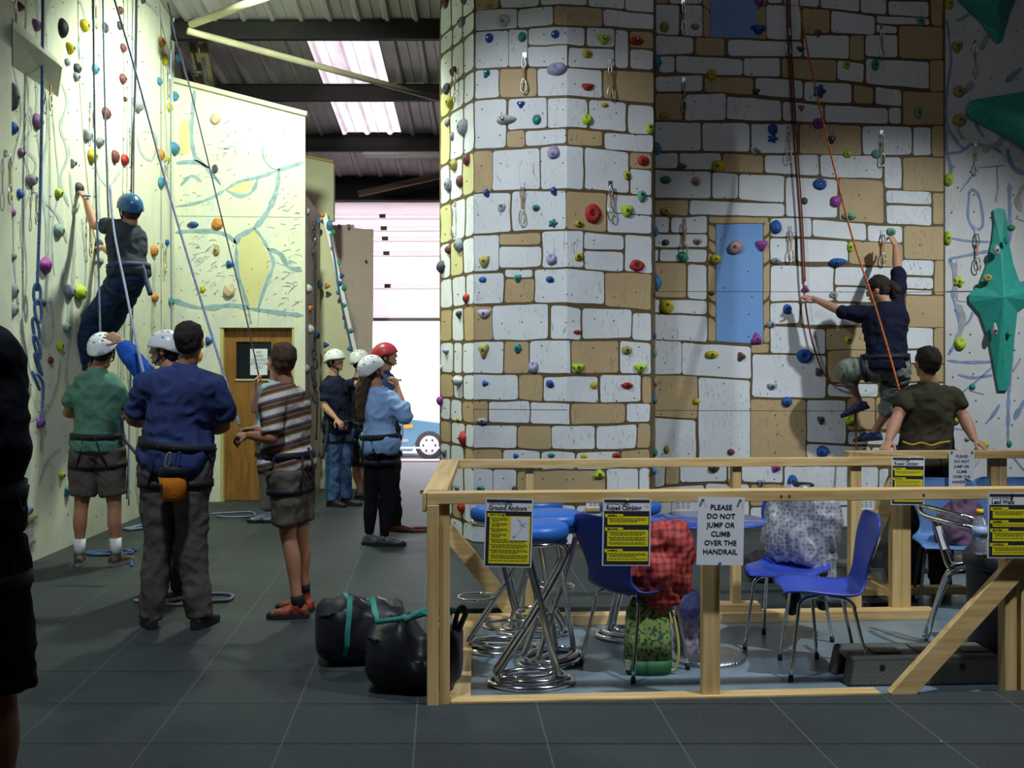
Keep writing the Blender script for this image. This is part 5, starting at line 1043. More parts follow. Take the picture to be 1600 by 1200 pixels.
def holdall(label, loc, rz, L_, W2, H2, straps, sag=.5):
    t = thing('holdall', label, 'bag', loc, rz, 'black holdalls'); bm = new_bm()
    def pt(u_, th, off=0):
        ca, sa = math.cos(th), math.sin(th); e = .62; q = (1-abs(u_)**4)**.35
        y = math.copysign(abs(ca)**e, ca)*(W2/2+off)*q; z = math.copysign(abs(sa)**e, sa)*(H2/2+off)*q+H2/2
        f = noise.noise(Vector((u_*2.2, ca*1.5, sa*1.5+L_*9)))*.035+noise.noise(Vector((u_*5, ca*4, sa*4)))*.015
        if sa > .2: z -= sag*.10*(1-abs(u_))*(0.5+.5*math.sin(u_*7)); z += f*1.3
        y += f*.8
        return Vector((u_*L_/2, y, max(.002, z)))
    rings = [[bm.verts.new(pt(-1+2*i/26, 2*math.pi*k/30)) for k in range(30)] for i in range(1, 26)]
    for A, B in zip(rings, rings[1:]):
        for k in range(30): bm.faces.new((A[k], A[(k+1) % 30], B[(k+1) % 30], B[k]))
    bm.faces.new(rings[0][::-1]); bm.faces.new(rings[-1]); obj('bag_body', bm, BAGM, t, True)
    for u_ in straps:
        bm = new_bm(); A = None
        for k in range(31):
            th = -.5+(math.pi+1.0)*k/30; p, q = pt(u_-.055+.10*math.sin(th)*(1 if u_ < 0 else -1), th, .004), pt(u_+.055+.10*math.sin(th)*(1 if u_ < 0 else -1), th, .004)
            a_, b_ = bm.verts.new(p), bm.verts.new(q)
            if A: bm.faces.new((A[0], A[1], b_, a_))
            A = (a_, b_)
        obj('webbing_strap', bm, TEALW, t, True)
    return t
holdall('black holdall with teal straps on the mats, the further left of two', G(563, 1030, 0), .25, .50, .34, .33, (-.35, .32), .2)
b2_ = holdall('black holdall slumped against the near fence post, the nearer of two', Vector(((648-800)/1700*5.30, 5.32, 0)), -.05, .49, .34, .34, (), 1.2)
for i, (pts, nm, mm_) in enumerate((([(-.18, -.06, .33), (-.10, -.1, .35), (-.02, -.05, .35), (.05, 0, .36)], 'webbing_strap', TEALW), ([(-.04, -.08, .345), (.04, .0, .37), (.12, .03, .38), (.2, .05, .36)], 'webbing_strap', TEALW), ([(.0, .04, .35), (.07, -.04, .365), (.14, -.06, .34)], 'webbing_strap', TEALW), ([(.19, 0, .28), (.21, -.02, .37), (.235, -.03, .40), (.25, -.03, .37), (.235, -.02, .33), (.215, -.01, .28)], 'carry_handle', BAGM))):
    bm = new_bm(); tube(bm, catmull(pts, 4), .014, 6)
    obj(nm, bm, mm_, b2_, True)
holdall('black bag lying on the mats behind the blue chairs', G(1208, 912, 0)+Vector((0, .1, 0)), .1, .36, .25, .22, (), .5)
# rucksack and dark gear behind the far fence
bm = new_bm(); loft(bm, [((0, 0, 0), (.13, 0, 0), (0, .1, 0)), ((0, 0, .12), (.17, 0, 0), (0, .13, 0)), ((.01, 0, .30), (.15, 0, 0), (0, .12, 0)), ((.03, 0, .44), (.09, 0, 0), (0, .07, 0)), ((.03, 0, .48), (.03, 0, 0), (0, .03, 0))])
t = thing('rucksack', 'dark rucksack leaning behind the far fence near its right post', 'bag', P(1380, 905, 7.75)*1.0); t.location.z = 0
o = fused('bag_body', bm, mat('rucksack_grey', (.02, .02, .022), rough=.7, noise_amt=.4, nscale=12), .014, 3, t, (.02, 6, (1, 1, 1)))
bm = new_bm(); tube(bm, [(-.1, -.1, .05), (-.15, -.14, .15), (-.12, -.12, .3), (-.05, -.09, .4)], .014, 6); obj('shoulder_strap', bm, mat('olive_strap', (.12, .14, .02)), t, True)
# garments
def cloth_blob(label, cat, name, base, secs, m_, folds, grp=None, voxel=.012):
    bm = new_bm()
    for s in secs: loft(bm, s)
    t = tag(fused(name, bm, m_, voxel, 3, None, folds), label, cat, grp); t.location = base; return t
def plaid(name, c1, c2):
    m = mat(name, c1, rough=.7); n_, L_, b_ = N(m); tc = n_.new('ShaderNodeTexCoord'); a = []
    for d_ in ('X', 'Z'):
        w_ = n_.new('ShaderNodeTexWave'); w_.bands_direction = d_; w_.inputs['Scale'].default_value = 9; w_.inputs['Distortion'].default_value = 9; w_.inputs['Detail Scale'].default_value = .6; L_.new(tc.outputs['Object'], w_.inputs['Vector']); a.append(math_node(n_, L_, 'GREATER_THAN', w_.outputs['Fac'], .62))
    f = math_node(n_, L_, 'MULTIPLY', math_node(n_, L_, 'ADD', a[0], a[1]), .5); L_.new(mixc(n_, L_, f, c1, c2), b_.inputs['Base Color']); return m
X, Z, Y = Vector((1, 0, 0)), Vector((0, 0, 1)), Vector((0, 1, 0))
cb = Vector(((1035-800)/1700*5.72, 5.72, 0))
cloth_blob('red plaid jacket heaped over the dark blue chair', 'jacket', 'plaid_jacket', cb, [[((.0, 0, .32), X*.05, Y*.05), ((.02, 0, .40), X*.12, Y*.10), ((.02, .0, .52), X*.14, Y*.12), ((.03, .0, .64), X*.13, Y*.10), ((.02, 0, .72), X*.08, Y*.06)], [((-.12, -.02, .39), X*.07, Y*.06), ((-.13, -.02, .47), X*.07, Y*.07), ((-.06, 0, .54), X*.06, Y*.07)], [((.06, -.03, .33), X*.05, Y*.05), ((.07, -.03, .45), X*.06, Y*.06), ((.06, -.02, .6), X*.05, Y*.06)]],
           plaid('red_plaid', (.40, .045, .035), (.12, .015, .02)), (.040, 7.5, (1, 1, 1)))
def starcloth():
    m = mat('silver_star_cloth', (.30, .30, .33), rough=.38, metal=.15); n_, L_, b_ = N(m); tc = n_.new('ShaderNodeTexCoord'); v_ = n_.new('ShaderNodeTexVoronoi'); v_.inputs['Scale'].default_value = 42; v_.inputs['Randomness'].default_value = .6; L_.new(tc.outputs['Object'], v_.inputs['Vector'])
    r = n_.new('ShaderNodeMapRange'); r.inputs[1].default_value = .35; r.inputs[2].default_value = .5; L_.new(v_.outputs['Distance'], r.inputs[0]); L_.new(mixc(n_, L_, r.outputs[0], (.20, .20, .24), (.38, .38, .42)), b_.inputs['Base Color']); return m
jb = Vector((1.715, 6.41, 0))
cloth_blob('silver-grey star-print jacket draped over the back of a royal blue chair', 'jacket', 'star_print_jacket', jb, [[((-.02, 0, .42), X*.18, Y*.11), ((-.02, 0, .52), X*.215, Y*.11), ((0, 0, .66), X*.22, Y*.09), ((0, 0, .78), X*.205, Y*.075), ((.0, 0, .845), X*.12, Y*.05)], [((.12, .0, .20), X*.05, Y*.06), ((.11, 0, .34), X*.08, Y*.08), ((.09, 0, .46), X*.10, Y*.08)], [((-.17, 0, .5), X*.04, Y*.05), ((-.15, 0, .62), X*.05, Y*.05), ((-.12, 0, .75), X*.05, Y*.04)]], starcloth(), (.026, 9, (1, 1, .5))).rotation_euler.z = math.radians(-28)
o = cloth_blob('black fleece lining hanging under the silver jacket', 'jacket', 'black_fleece', jb, [[((-.06, .02, .10), X*.03, Y*.03), ((-.05, .02, .30), X*.05, Y*.04), ((.02, .03, .45), X*.10, Y*.05)], [((.13, .06, .12), X*.03, Y*.03), ((.15, .05, .30), X*.05, Y*.04), ((.14, .04, .55), X*.06, Y*.05)]], BAGM, (.015, 8, (1, 1, 1)))
bm = new_bm(); loft(bm, [((0, 0, .83), X*.055, Y*.045), ((0, 0, .865), X*.07, Y*.05), ((0, 0, .878), X*.05, Y*.03)]); o2 = fused('collar', bm, BAGM, .01, 2, bpy.data.objects['star_print_jacket'])
cloth_blob('crumpled purple jumper on the pale blue chair at right', 'jumper', 'purple_jumper', Vector(((1500-800)/1700*7.1, 7.1, 0)), [[((0, 0, .41), X*.13, Y*.11), ((0, 0, .50), X*.15, Y*.12), ((.02, 0, .62), X*.12, Y*.09), ((.0, 0, .70), X*.06, Y*.05)], [((.13, 0, .42), X*.07, Y*.08), ((.12, 0, .55), X*.07, Y*.07)]], mat('purple_wool', (.16, .09, .15), rough=.85, noise_amt=.3, nscale=14), (.04, 9, (1, 1, 1)))
# green patterned tote bag
def dotcloth(name, c1, c2, sc, th):
    m = mat(name, c1, rough=.7); n_, L_, b_ = N(m); tc = n_.new('ShaderNodeTexCoord'); v_ = n_.new('ShaderNodeTexVoronoi'); v_.feature = 'SMOOTH_F1'; v_.inputs['Scale'].default_value = sc; L_.new(tc.outputs['Object'], v_.inputs['Vector'])
    L_.new(mixc(n_, L_, math_node(n_, L_, 'GREATER_THAN', v_.outputs['Distance'], th), c2, c1), b_.inputs['Base Color']); return m
t = thing('tote_bag', 'green and gold floral tote bag on the floor under the dark blue chair', 'bag', Vector(((1012-800)/1700*5.72, 5.72, FZ)))
bm = new_bm(); loft(bm, [((0, 0, .075), X*.125, Y*.09), ((0, 0, .2), X*.122, Y*.08), ((.0, 0, .32), X*.112, Y*.06), ((.01, 0, .39), X*.09, Y*.03)], 28, 0, .6); obj('bag_body', bm, dotcloth('green_floral', (.24, .30, .09), (.025, .11, .045), 55, .36), t, True)
bm = new_bm(); loft(bm, [((0, 0, .0), X*.11, Y*.085), ((0, 0, .02), X*.122, Y*.09), ((0, 0, .078), X*.127, Y*.092)], 28, 0, .6); obj('bag_base', bm, mat('bag_green', (.015, .09, .03), rough=.6), t, True)
bm = new_bm(); tube(bm, catmull([(.10, -.02, .36), (.135, -.04, .28), (.155, -.05, .14), (.14, -.05, .03), (.1, -.04, .02)], 5), .008, 6); obj('handle', bm, mat('gold_handle', (.42, .40, .12), rough=.6), t, True)
bm = new_bm(); box(bm, (-.128, -.078, .03), (-.10, -.068, .08)); obj('maker_tag', bm, mat('tag_dark', (.25, .22, .2)), t)
t = thing('shoulder_bag', 'white bag with a small blue and red print beside the table pedestal', 'bag', Vector(((1078-800)/1700*6.05, 6.05, FZ)))
bm = new_bm(); loft(bm, [((0, 0, 0.0), X*.07, Y*.05), ((0, 0, .03), X*.085, Y*.06), ((0, 0, .2), X*.085, Y*.06), ((.01, 0, .3), X*.075, Y*.05), ((.02, 0, .36), X*.03, Y*.03)]); fused('bag_body', bm, dotcloth('white_print', (.62, .60, .64), (.16, .16, .34), 75, .22), .01, 2, t, (.02, 10, (1, 1, 1)))
bm = new_bm(); loft(bm, [((-.02, -.03, .03), X*.075, Y*.05), ((-.01, -.035, .22), X*.06, Y*.05), ((.02, -.03, .27), X*.04, Y*.03)]); fused('dark_scarf', bm, mat('dark_print', (.13, .10, .15), rough=.7, noise_amt=.8, nscale=18, col2=(.5, .42, .5)), .01, 2, t, (.02, 12, (1, 1, 1)))
bm = new_bm(); box(bm, (-.01, -.006, 0), (.012, .006, .004)); tag(obj('litter_scrap', bm, mat('yellow_scrap', (.6, .45, .03)), loc=G(1174, 1031, FZ)), 'tiny yellow scrap on the pen floor right of the table base', 'litter')
# ------------------------------------------------------------------ car in the yard
cx0, cd = (671-800)/1700*22.3, 22.3
t = thing('car', 'blue hatchback parked outside the open roller door', 'car', Vector((cx0, cd, -.455))); CARZ = .86
CARB = mat('car_blue', (.10, .22, .30), rough=.25, metal=.3); GLS = mat('car_glass', (.25, .32, .36), rough=.08)  # glass colour lightened to imitate windows washed out by daylight
out_ = [(-3.1, .25), (-3.12, .75), (-2.9, .95), (-2.55, 1.35), (-2.2, 1.42), (-1.35, 1.42), (-.95, 1.32), (-.35, .98), (.45, .86), (.68, .72), (.72, .3), (.6, .2), (.36, .2), (.33, .34), (.2, .47), (0, .52), (-.2, .47), (-.33, .34), (-.36, .2), (-2.05, .2), (-2.1, .36), (-2.4, .52), (-2.68, .36), (-2.72, .2)]
bm = new_bm()
def side(y, s): return [bm.verts.new((x, y+(.14*max(0, z-.9)*s), z)) for x, z in out_]
A, B = side(0, 1), side(1.6, -1); bm.faces.new(A); bm.faces.new(B[::-1])
for i in range(len(A)): bm.faces.new((A[i], A[(i+1) % len(A)], B[(i+1) % len(A)], B[i]))
obj('body', bm, CARB, t, bevel=.03)
for pts in ([(-2.35, 1.0), (-2.2, 1.3), (-1.75, 1.34), (-1.75, 1.0)], [(-1.68, 1.0), (-1.68, 1.34), (-1.3, 1.32), (-.95, 1.2), (-.6, 1.0)]):
    bm = new_bm(); a = [bm.verts.new((x, -.012+.14*max(0, z-.9), z)) for x, z in pts]; b = [bm.verts.new((x, .02+.14*max(0, z-.9), z)) for x, z in pts]; bm.faces.new(a); bm.faces.new(b[::-1])
    for i in range(4): bm.faces.new((a[i], a[(i+1) % 4], b[(i+1) % 4], b[i]))
    obj('side_window', bm, GLS, t)
bm = new_bm(); box(bm, (-2.0, -.02, .42), (-.42, .0, .50)); obj('door_strip', bm, mat('grey_trim', (.25, .28, .3)), t, bevel=.01)
bm = new_bm(); box(bm, (-1.715, -.006, .3), (-1.705, .0, 1.0)); box(bm, (-.56, -.006, .4), (-.55, .0, .98)); obj('door_seam', bm, mat('seam', (.04, .09, .14)), t)
bm = new_bm(); box(bm, (-.52, -.02, .76), (-.34, .02, .84)); obj('side_indicator', bm, mat('indicator_orange', (.9, .25, .02), rough=.3), t, bevel=.01)
bm = new_bm(); ball(bm, (-.72, -.1, 1.0), (.1, .08, .08), 2); obj('door_mirror', bm, CARB, t, True)
for x in (0, -2.38):
    bm = new_bm(); M = Matrix.Rotation(math.pi/2, 4, 'X')
    lathe(bm, [(.001, 0), (.2, 0), (.29, .01), (.30, .05), (.30, .17), (.001, .17)], 30)
    for v in bm.verts: v.co = Vector((v.co.x+x, v.co.z-.01, v.co.y+.30))
    wh = obj('wheel', bm, mat('tyre', (.03, .03, .03), rough=.8), t, True)
    bm = new_bm(); lathe(bm, [(.001, -.025), (.06, -.025), (.19, -.012), (.20, .0), (.001, .0)], 30)
    for v in bm.verts: v.co = Vector((v.co.x+x, v.co.z-.012, v.co.y+.30))
    obj('hub_cap', bm, mat('hub', (.6, .6, .62), rough=.35, metal=.6), wh, True)
    bm = new_bm()
    for k in range(6): a = k*math.pi/3; ball(bm, (x+.125*math.cos(a), -.036, .30+.125*math.sin(a)), (.022, .006, .03), 1)
    obj('hub_slot', bm, MATS['tyre'], wh)
for o in [x for x in bpy.data.objects if x.parent == t and not x.name.startswith('wheel')]: o.scale.z = CARZ
bm = new_bm(); beam(bm, Vector((-2.8, 19.5, .02)), Vector((-.9, 19.5, .02)), .03, .03); tag(obj('yard_rail', bm, mat('rail_white', (.6, .6, .62))), 'thin pale rail across the yard in front of the blue car', 'rail')
# ------------------------------------------------------------------ people
SKIN = mat('skin_warm', (.50, .25, .155), rough=.55, noise_amt=.12, nscale=20, bump=.05, bscale=200)
SKINT = mat('skin_tanned', (.44, .20, .11), rough=.55, noise_amt=.12, nscale=20)
HAIRD = mat('hair_dark', (.025, .014, .010), rough=.7, bump=.8, bscale=150); HAIRB = mat('hair_brown', (.10, .055, .028), rough=.7, bump=.8, bscale=150, noise_amt=.4, nscale=40)
HELW = mat('helmet_white', (.74, .75, .76), rough=.3, spec=.5); HELB = mat('helmet_blue', (.03, .11, .24), rough=.25, spec=.6); HELR = mat('helmet_red', (.40, .03, .05), rough=.35)
WEB = mat('harness_black', (.014, .014, .018), rough=.65); WEBB = mat('harness_navy', (.02, .035, .08), rough=.65); EYEW = mat('eye_white', (.7, .7, .68), rough=.3); EYED = mat('eye_dark', (.03, .02, .015), rough=.2); LIP = mat('lips', (.38, .13, .10), rough=.5)
def cloth(name, col, na=.25, ns=10, b=.35, bs=45, **k): return mat(name, col, rough=.85, spec=.15, noise_amt=na, nscale=ns, bump=b, bscale=bs, **k)
def lerp(a, b, t): return a+(b-a)*t
def limb(bm, pts, rad, n=14, end=True):
    """smooth tapering limb through joints, ends closed by balls"""
    sp = catmull(pts, 5); m = len(sp); R_ = []
    for i in range(m):
        t = i/(m-1)*(len(rad)-1); k = min(int(t), len(rad)-2); f = t-k; f = f*f*(3-2*f); R_.append(rad[k]+(rad[k+1]-rad[k])*f)
    tube(bm, sp, R_, n)
    if end:
        ball(bm, sp[0], (R_[0],)*3, 2); ball(bm, sp[-1], (R_[-1],)*3, 2)
def hand_bm(bm, W, d, n_, side, curl=.5, s=1.0, spread=1.0):
    """W wrist, d towards the knuckles, n_ palm direction, side +1/-1 thumb side"""
    d = Vector(d).normalized(); n_ = (Vector(n_)-d*Vector(n_).dot(d)).normalized(); e = d.cross(n_).normalized()*side
    loft(bm, [(W-d*.02*s, e*.024*s, n_*.019*s), (W+d*.02*s, e*.028*s, n_*.017*s), (W+d*.055*s, e*.038*s, n_*.016*s), (W+d*.088*s, e*.040*s, n_*.013*s), (W+d*.098*s, e*.036*s, n_*.009*s)], 14)
    for i, (o_, l_) in enumerate(((.031, .070), (.0105, .079), (-.0105, .074), (-.030, .058))):
        p = W+d*(.088-.006*abs(i-1.2))*s+e*o_*s; a = e*(o_*.9*spread); dd = (d+a*2).normalized(); pts = [p-d*.01*s, p]; ang = 0
        for j, f in enumerate((.42, .32, .26)):
            ang += curl*(.75, 1.0, .8)[j]*(1+.07*i); q = (dd*math.cos(ang)+n_*math.sin(ang)); p = p+q*l_*f*s; pts.append(p)
        tube(bm, pts, [.0088*s, .0086*s, .0082*s, .0076*s, .0066*s], 9); ball(bm, pts[-1], (.0068*s,)*3, 1)
    p = W+d*.022*s+e*.026*s; pts = [p-e*.012*s, p]
    for f, v in ((.036, d*.55+e*.75+n_*.25), (.03, d*.75+e*.25+n_*(.35+curl*.4)), (.024, d*.8-e*.1*curl+n_*(.4+curl*.5))): p = p+v.normalized()*f*s; pts.append(p)
    tube(bm, pts, [.013*s, .0125*s, .0105*s, .0095*s, .0075*s], 9); ball(bm, pts[-1], (.0078*s,)*3, 1)
def person(name_label, D0, J, body_yaw=0, face=(0, 0, 0), hair=None, helmet=None, shirt=None, legs=None, shoes=None, b=1.0, build=1.0, skin=None, hands=None, socks=None, harness=None, foot_dir=None, eyes=False, hem=None, group=None, voxel=.0085, female=False):
    skin = skin or SKIN; px_ = {}
    for k, v in J.items():
        px_[k] = P(v[0], v[1], D0+(v[2] if len(v) > 2 else 0))
    q = px_
    for S_ in ('SL', 'SR'): q[S_] = q[S_]+(q['N']-q[S_]).normalized()*.03*b-(q['N']-q['P']).normalized()*.028*b
    gz = 0 if 'base' not in J else J['base'][1]
    root = Vector((q['P'].x, q['P'].y, 0 if not isinstance(J.get('ground'), (int, float)) else 0))
    t = thing('person', name_label, 'person', root, 0, group)
    yaw = math.radians(body_yaw); fw = Vector((math.sin(yaw), math.cos(yaw), 0)); Zv = Vector((0, 0, 1))
    rt = Vector((math.cos(yaw), -math.sin(yaw), 0)); s = b
    up = (q['N']-q['P']).normalized(); rt = (rt-up*rt.dot(up)).normalized(); fw = up.cross(rt).normalized()
    SL_, SR_ = q['SL'], q['SR']; srt = (SR_-SL_); 
    if srt.length > .18: srt.normalize(); srt = (srt*.6+rt*.4).normalized()
    else: srt = rt
    sfw = up.cross(srt).normalized(); shw = max(.5*(SR_-SL_).dot(srt), .15*s)
    g_ = build
    def torso(bm, e=0.0, zlo=-.10, zhi=1.0, neck=True):
        Pp, Nn = q['P'], q['N']; L_ = (Nn-Pp).length
        secs = []
        prof = [(-.20, .120, .095), (-.10, .150, .115), (.02, .160*(1.06 if female else 1), .120), (.18, .145*(.92 if female else 1), .108), (.34, .138*(.9 if female else 1), .102), (.52, .152, .110), (.70, .166, .112), (.82, shw/s*1.06, .098), (.91, shw/s*.90, .080), (.97, .085, .066), (1.02, .060, .058)]
        for z_, a, c_ in prof:
            if z_ < zlo or z_ > zhi: continue
            k = max(0, min(1, z_)); c0 = Pp+up*(z_*L_)+fw*(.012*math.sin(k*3)*s); r_ = lerp(rt, srt, k).normalized(); f_ = up.cross(r_).normalized()
            fl = e+(.012 if e > .018 and z_ < .1 else 0); secs.append((c0, r_*(a*s*g_+fl), f_*(c_*s*g_+fl)))
        loft(bm, secs, 24)
    # ---- body
    bm = new_bm(); torso(bm)
    hd = q['H']; yawf, pit, roll = [math.radians(x) for x in face]
    hf = Vector((math.sin(yawf)*math.cos(pit), math.cos(yawf)*math.cos(pit), math.sin(pit))); hr = Vector((math.cos(yawf), -math.sin(yawf), 0)); hu = hr.cross(hf).normalized()
    if roll: R_ = Matrix.Rotation(roll, 3, hf); hr = R_ @ hr; hu = R_ @ hu
    limb(bm, [q['N']-up*.05*s, q['N']+up*.02*s, hd-hu*.075*s-hf*.015*s], [.066*s, .056*s, .054*s])
    for S_, E_, W_ in (('SL', 'EL', 'WL'), ('SR', 'ER', 'WR')):
        if E_ not in q: continue
        ball(bm, q[S_], (.06*s,)*3, 2); limb(bm, [q[S_], lerp(q[S_], q[E_], .5), q[E_]], [.054*s*g_, .050*s*g_, .040*s]); limb(bm, [q[E_], lerp(q[E_], q[W_], .35), q[W_]], [.041*s, .042*s*g_, .026*s])
    for H_, K_, A_ in (('HL', 'KL', 'AL'), ('HR', 'KR', 'AR')):
        if K_ not in q: continue
        lr = min(1, legs[3] if legs and len(legs) > 3 else 1)*.95; ball(bm, q[H_], (.090*s,)*3, 2); limb(bm, [q[H_], lerp(q[H_], q[K_], .5), q[K_]], [.092*s*lr, .078*s*lr, .056*s*lr])
        bk = -fw if (q[A_]-q[K_]).length > .1 else Vector(); m_ = lerp(q[K_], q[A_], .32)+bk*.012*s
        limb(bm, [q[K_], m_, lerp(q[K_], q[A_], .7), q[A_]], [.054*s*lr, .057*s*g_*lr, .040*s*lr, .036*s*lr])
    body = fused('body', bm, [skin, LIP], voxel, 4, None, None, root, link=False)
    # ---- head, finer
    bm = new_bm(); M3 = frame(hr, hf, hu)
    hb = lambda x, y, z, ax, sub=3: ball(bm, hd+(M3 @ Vector((x, y, z)))*s, tuple(a*s for a in ax), sub, M3)
    hb(0, -.012, .028, (.074, .096, .088)); hb(0, .018, -.02, (.062, .072, .080)); hb(0, .040, -.072, (.040, .044, .036)); hb(0, .0, -.05, (.058, .062, .05))
    hb(0, .088, -.012, (.010, .020, .026), 2); hb(0, .098, -.032, (.014, .014, .011), 2); hb(0, .082, -.062, (.022, .011, .007), 2); hb(0, .080, -.074, (.018, .010, .006), 2); hb(0, .074, -.098, (.018, .014, .012), 2)
    hb(0, .070, .026, (.052, .020, .010), 2)
    for sd in (-1, 1): hb(sd*.074, -.004, -.018, (.009, .020, .031), 2); hb(sd*.035, .058, -.028, (.022, .022, .02), 2)
    limb(bm, [hd-hu*.04*s-hf*.012*s, hd-hu*.11*s-hf*.02*s], [.052*s, .052*s])
    head = fused('head', bm, [skin], .0058, 3, None, None, root, link=False)
    bm = new_bm(); bm.from_mesh(body); bm.from_mesh(head)
    # ---- hands
    for sd, W_, E_ in ((-1, 'WL', 'EL'), (1, 'WR', 'ER')):
        if W_ not in q or (hands and hands.get(W_) is False): continue
        hs = (hands or {}).get(W_, {}); d_ = hs.get('d', (q[W_]-q[E_]).normalized()); n_ = hs.get('n', (0.0, .3, -1) if abs(Vector(d_).z) < .8 else (-sd, 0, 0))
        h2 = new_bm(); hand_bm(h2, q[W_], d_, n_, hs.get('side', -sd), hs.get('curl', .55), s*.98); me = fused('hand', h2, [skin], .0042, 2, None, None, root, link=False); bm.from_mesh(me); bpy.data.meshes.remove(me)
    me = bpy.data.meshes.new('body'); bm.to_mesh(me); bm.free(); me.materials.append(skin); me.polygons.foreach_set('use_smooth', [True]*len(me.polygons)); o = bpy.data.objects.new('body', me); C.objects.link(o); o.parent = t
    bpy.data.meshes.remove(body); bpy.data.meshes.remove(head)
    rl = lambda v: v-root
    if eyes:
        for sd in (-1, 1):
            bm = new_bm(); c0 = rl(hd)+(M3 @ Vector((sd*.030, .080, .004)))*s; ball(bm, c0, (.0125*s,)*3, 2, None, 0); ball(bm, c0+hf*.0085*s, (.006*s,)*3, 1, None, 1); obj('eye', bm, [EYEW, EYED], t, True)
        for sd in (-1, 1):
            bm = new_bm(); tube(bm, [rl(hd)+(M3 @ Vector((sd*x, y, z)))*s for x, y, z in ((.012, .096, .026), (.03, .094, .033), (.048, .080, .026))], .0035*s, 6); obj('eyebrow', bm, HAIRD, t, True)
        bm = new_bm(); ball(bm, rl(hd)+(M3 @ Vector((0, .0895, -.067)))*s, (.020*s, .007*s, .0065*s), 2, M3); obj('mouth', bm, LIP, t, True)
    # ---- hair
    if hair:
        hm, kind = hair; bm = new_bm()
        ob = lambda x, y, z, ax, sub=4: ball(bm, hd+(M3 @ Vector((x, y, z)))*s, tuple(a*s for a in ax), sub, M3)
        if kind == 'short': ob(0, -.020, .030, (.080, .094, .086)); ob(0, -.04, -.01, (.071, .064, .066)); ob(0, .03, .070, (.056, .05, .03)); [ob(sd*.062, -.012, .0, (.016, .035, .035), 2) for sd in (-1, 1)]
        if kind == 'bald': ob(0, -.040, .0, (.079, .072, .060)); ob(0, .02, .07, (.062, .06, .030)); [ob(sd*.060, -.01, .02, (.020, .05, .045), 2) for sd in (-1, 1)]
        if kind in ('pony', 'long'): ob(0, -.022, .036, (.083, .098, .092)); ob(0, -.05, -.01, (.070, .062, .075))
        if kind == 'pony': ob(.0, -.125, .0, (.038, .045, .045)); ob(0, -.15, -.045, (.036, .045, .06)); ob(0, -.14, -.085, (.026, .03, .045))
        if kind == 'long':
            pts = [hd-hf*.085*s-hu*.03*s, hd-hf*.115*s-Zv*.12*s, hd-hf*.12*s-Zv*.24*s+hr*.0, hd-hf*.13*s-Zv*.34*s, hd-hf*.12*s-Zv*.42*s]; limb(bm, pts, [.055*s, .06*s, .058*s, .042*s, .018*s])
        if kind == 'fringe': ob(0, -.045, -.03, (.068, .055, .06)); [ob(sd*.064, .0, -.01, (.014, .04, .04), 2) for sd in (-1, 1)]
        fused('hair', bm, hm, .0065, 2, t, (.006, 40, (1, 1, .6)), root)
        if kind == 'pony': bm = new_bm(); tube(bm, [rl(hd)+(M3 @ Vector((.026*math.cos(a), -.105, .006+.026*math.sin(a))))*s for a in [2*math.pi*k/12 for k in range(12)]], .006*s, 6, closed=True); obj('hair_band', bm, mat('band_green', (.1, .45, .3)), t, True)
    if helmet:
        hm = helmet; bm = new_bm(); c0 = rl(hd)+(M3 @ Vector((0, -.010, .022)))*s
        def hfn(v_):
            z = v_.z
            if z < -.12: z = -.12+(z+.12)*.12; v_ = Vector((v_.x*1.04, v_.y*1.04, z))
            elif z < .05: v_ = Vector((v_.x*1.02, v_.y*1.02, z))
            if v_.y < 0 and z < 0: z -= .30*(-v_.y)
            return Vector((v_.x, v_.y, z))
        ball(bm, c0, (.104*s, .128*s, .112*s), 4, M3, 0, hfn); ho = obj('helmet', bm, hm, t, True)
        for a, el in ((40, 35), (-40, 35), (90, 30), (-90, 30), (140, 35), (-140, 35), (70, 60), (-70, 60), (110, 60), (-110, 60), (180, 30), (0, 55), (150, 62), (-150, 62)):
            a, el = math.radians(a), math.radians(el); dv = Vector((math.sin(a)*math.cos(el), math.cos(a)*math.cos(el), math.sin(el))); p_ = c0+M3 @ Vector((dv.x*.1035*s, dv.y*.1275*s, dv.z*.1115*s))
            bm = new_bm(); nn = (M3 @ dv).normalized(); e1 = nn.cross(Zv).normalized() if abs(nn.z) < .98 else hr; e2 = nn.cross(e1); lathe(bm, [(.001, -.002), (1, -.002), (1, .001), (.001, .001)], 12)
            for v in bm.verts: v.co = p_+e1*v.co.x*.011*s+e2*v.co.y*.006*s+nn*v.co.z
            obj('vent', bm, mat('vent_dark', (.12, .13, .15)), ho)
        bm = new_bm(); sp = lambda x, y, z: rl(hd)+(M3 @ Vector((x, y, z)))*s
        for sd in (-1, 1): tube(bm, catmull([sp(sd*.088, .02, .02), sp(sd*.080, .012, -.05), sp(sd*.045, .045, -.105), sp(0, .055, -.118)], 4), .0055*s, 6); tube(bm, catmull([sp(sd*.085, -.05, .0), sp(sd*.078, -.015, -.05), sp(sd*.06, .03, -.09)], 4), .005*s, 6)
        obj('chin_strap', bm, WEB, ho, True)
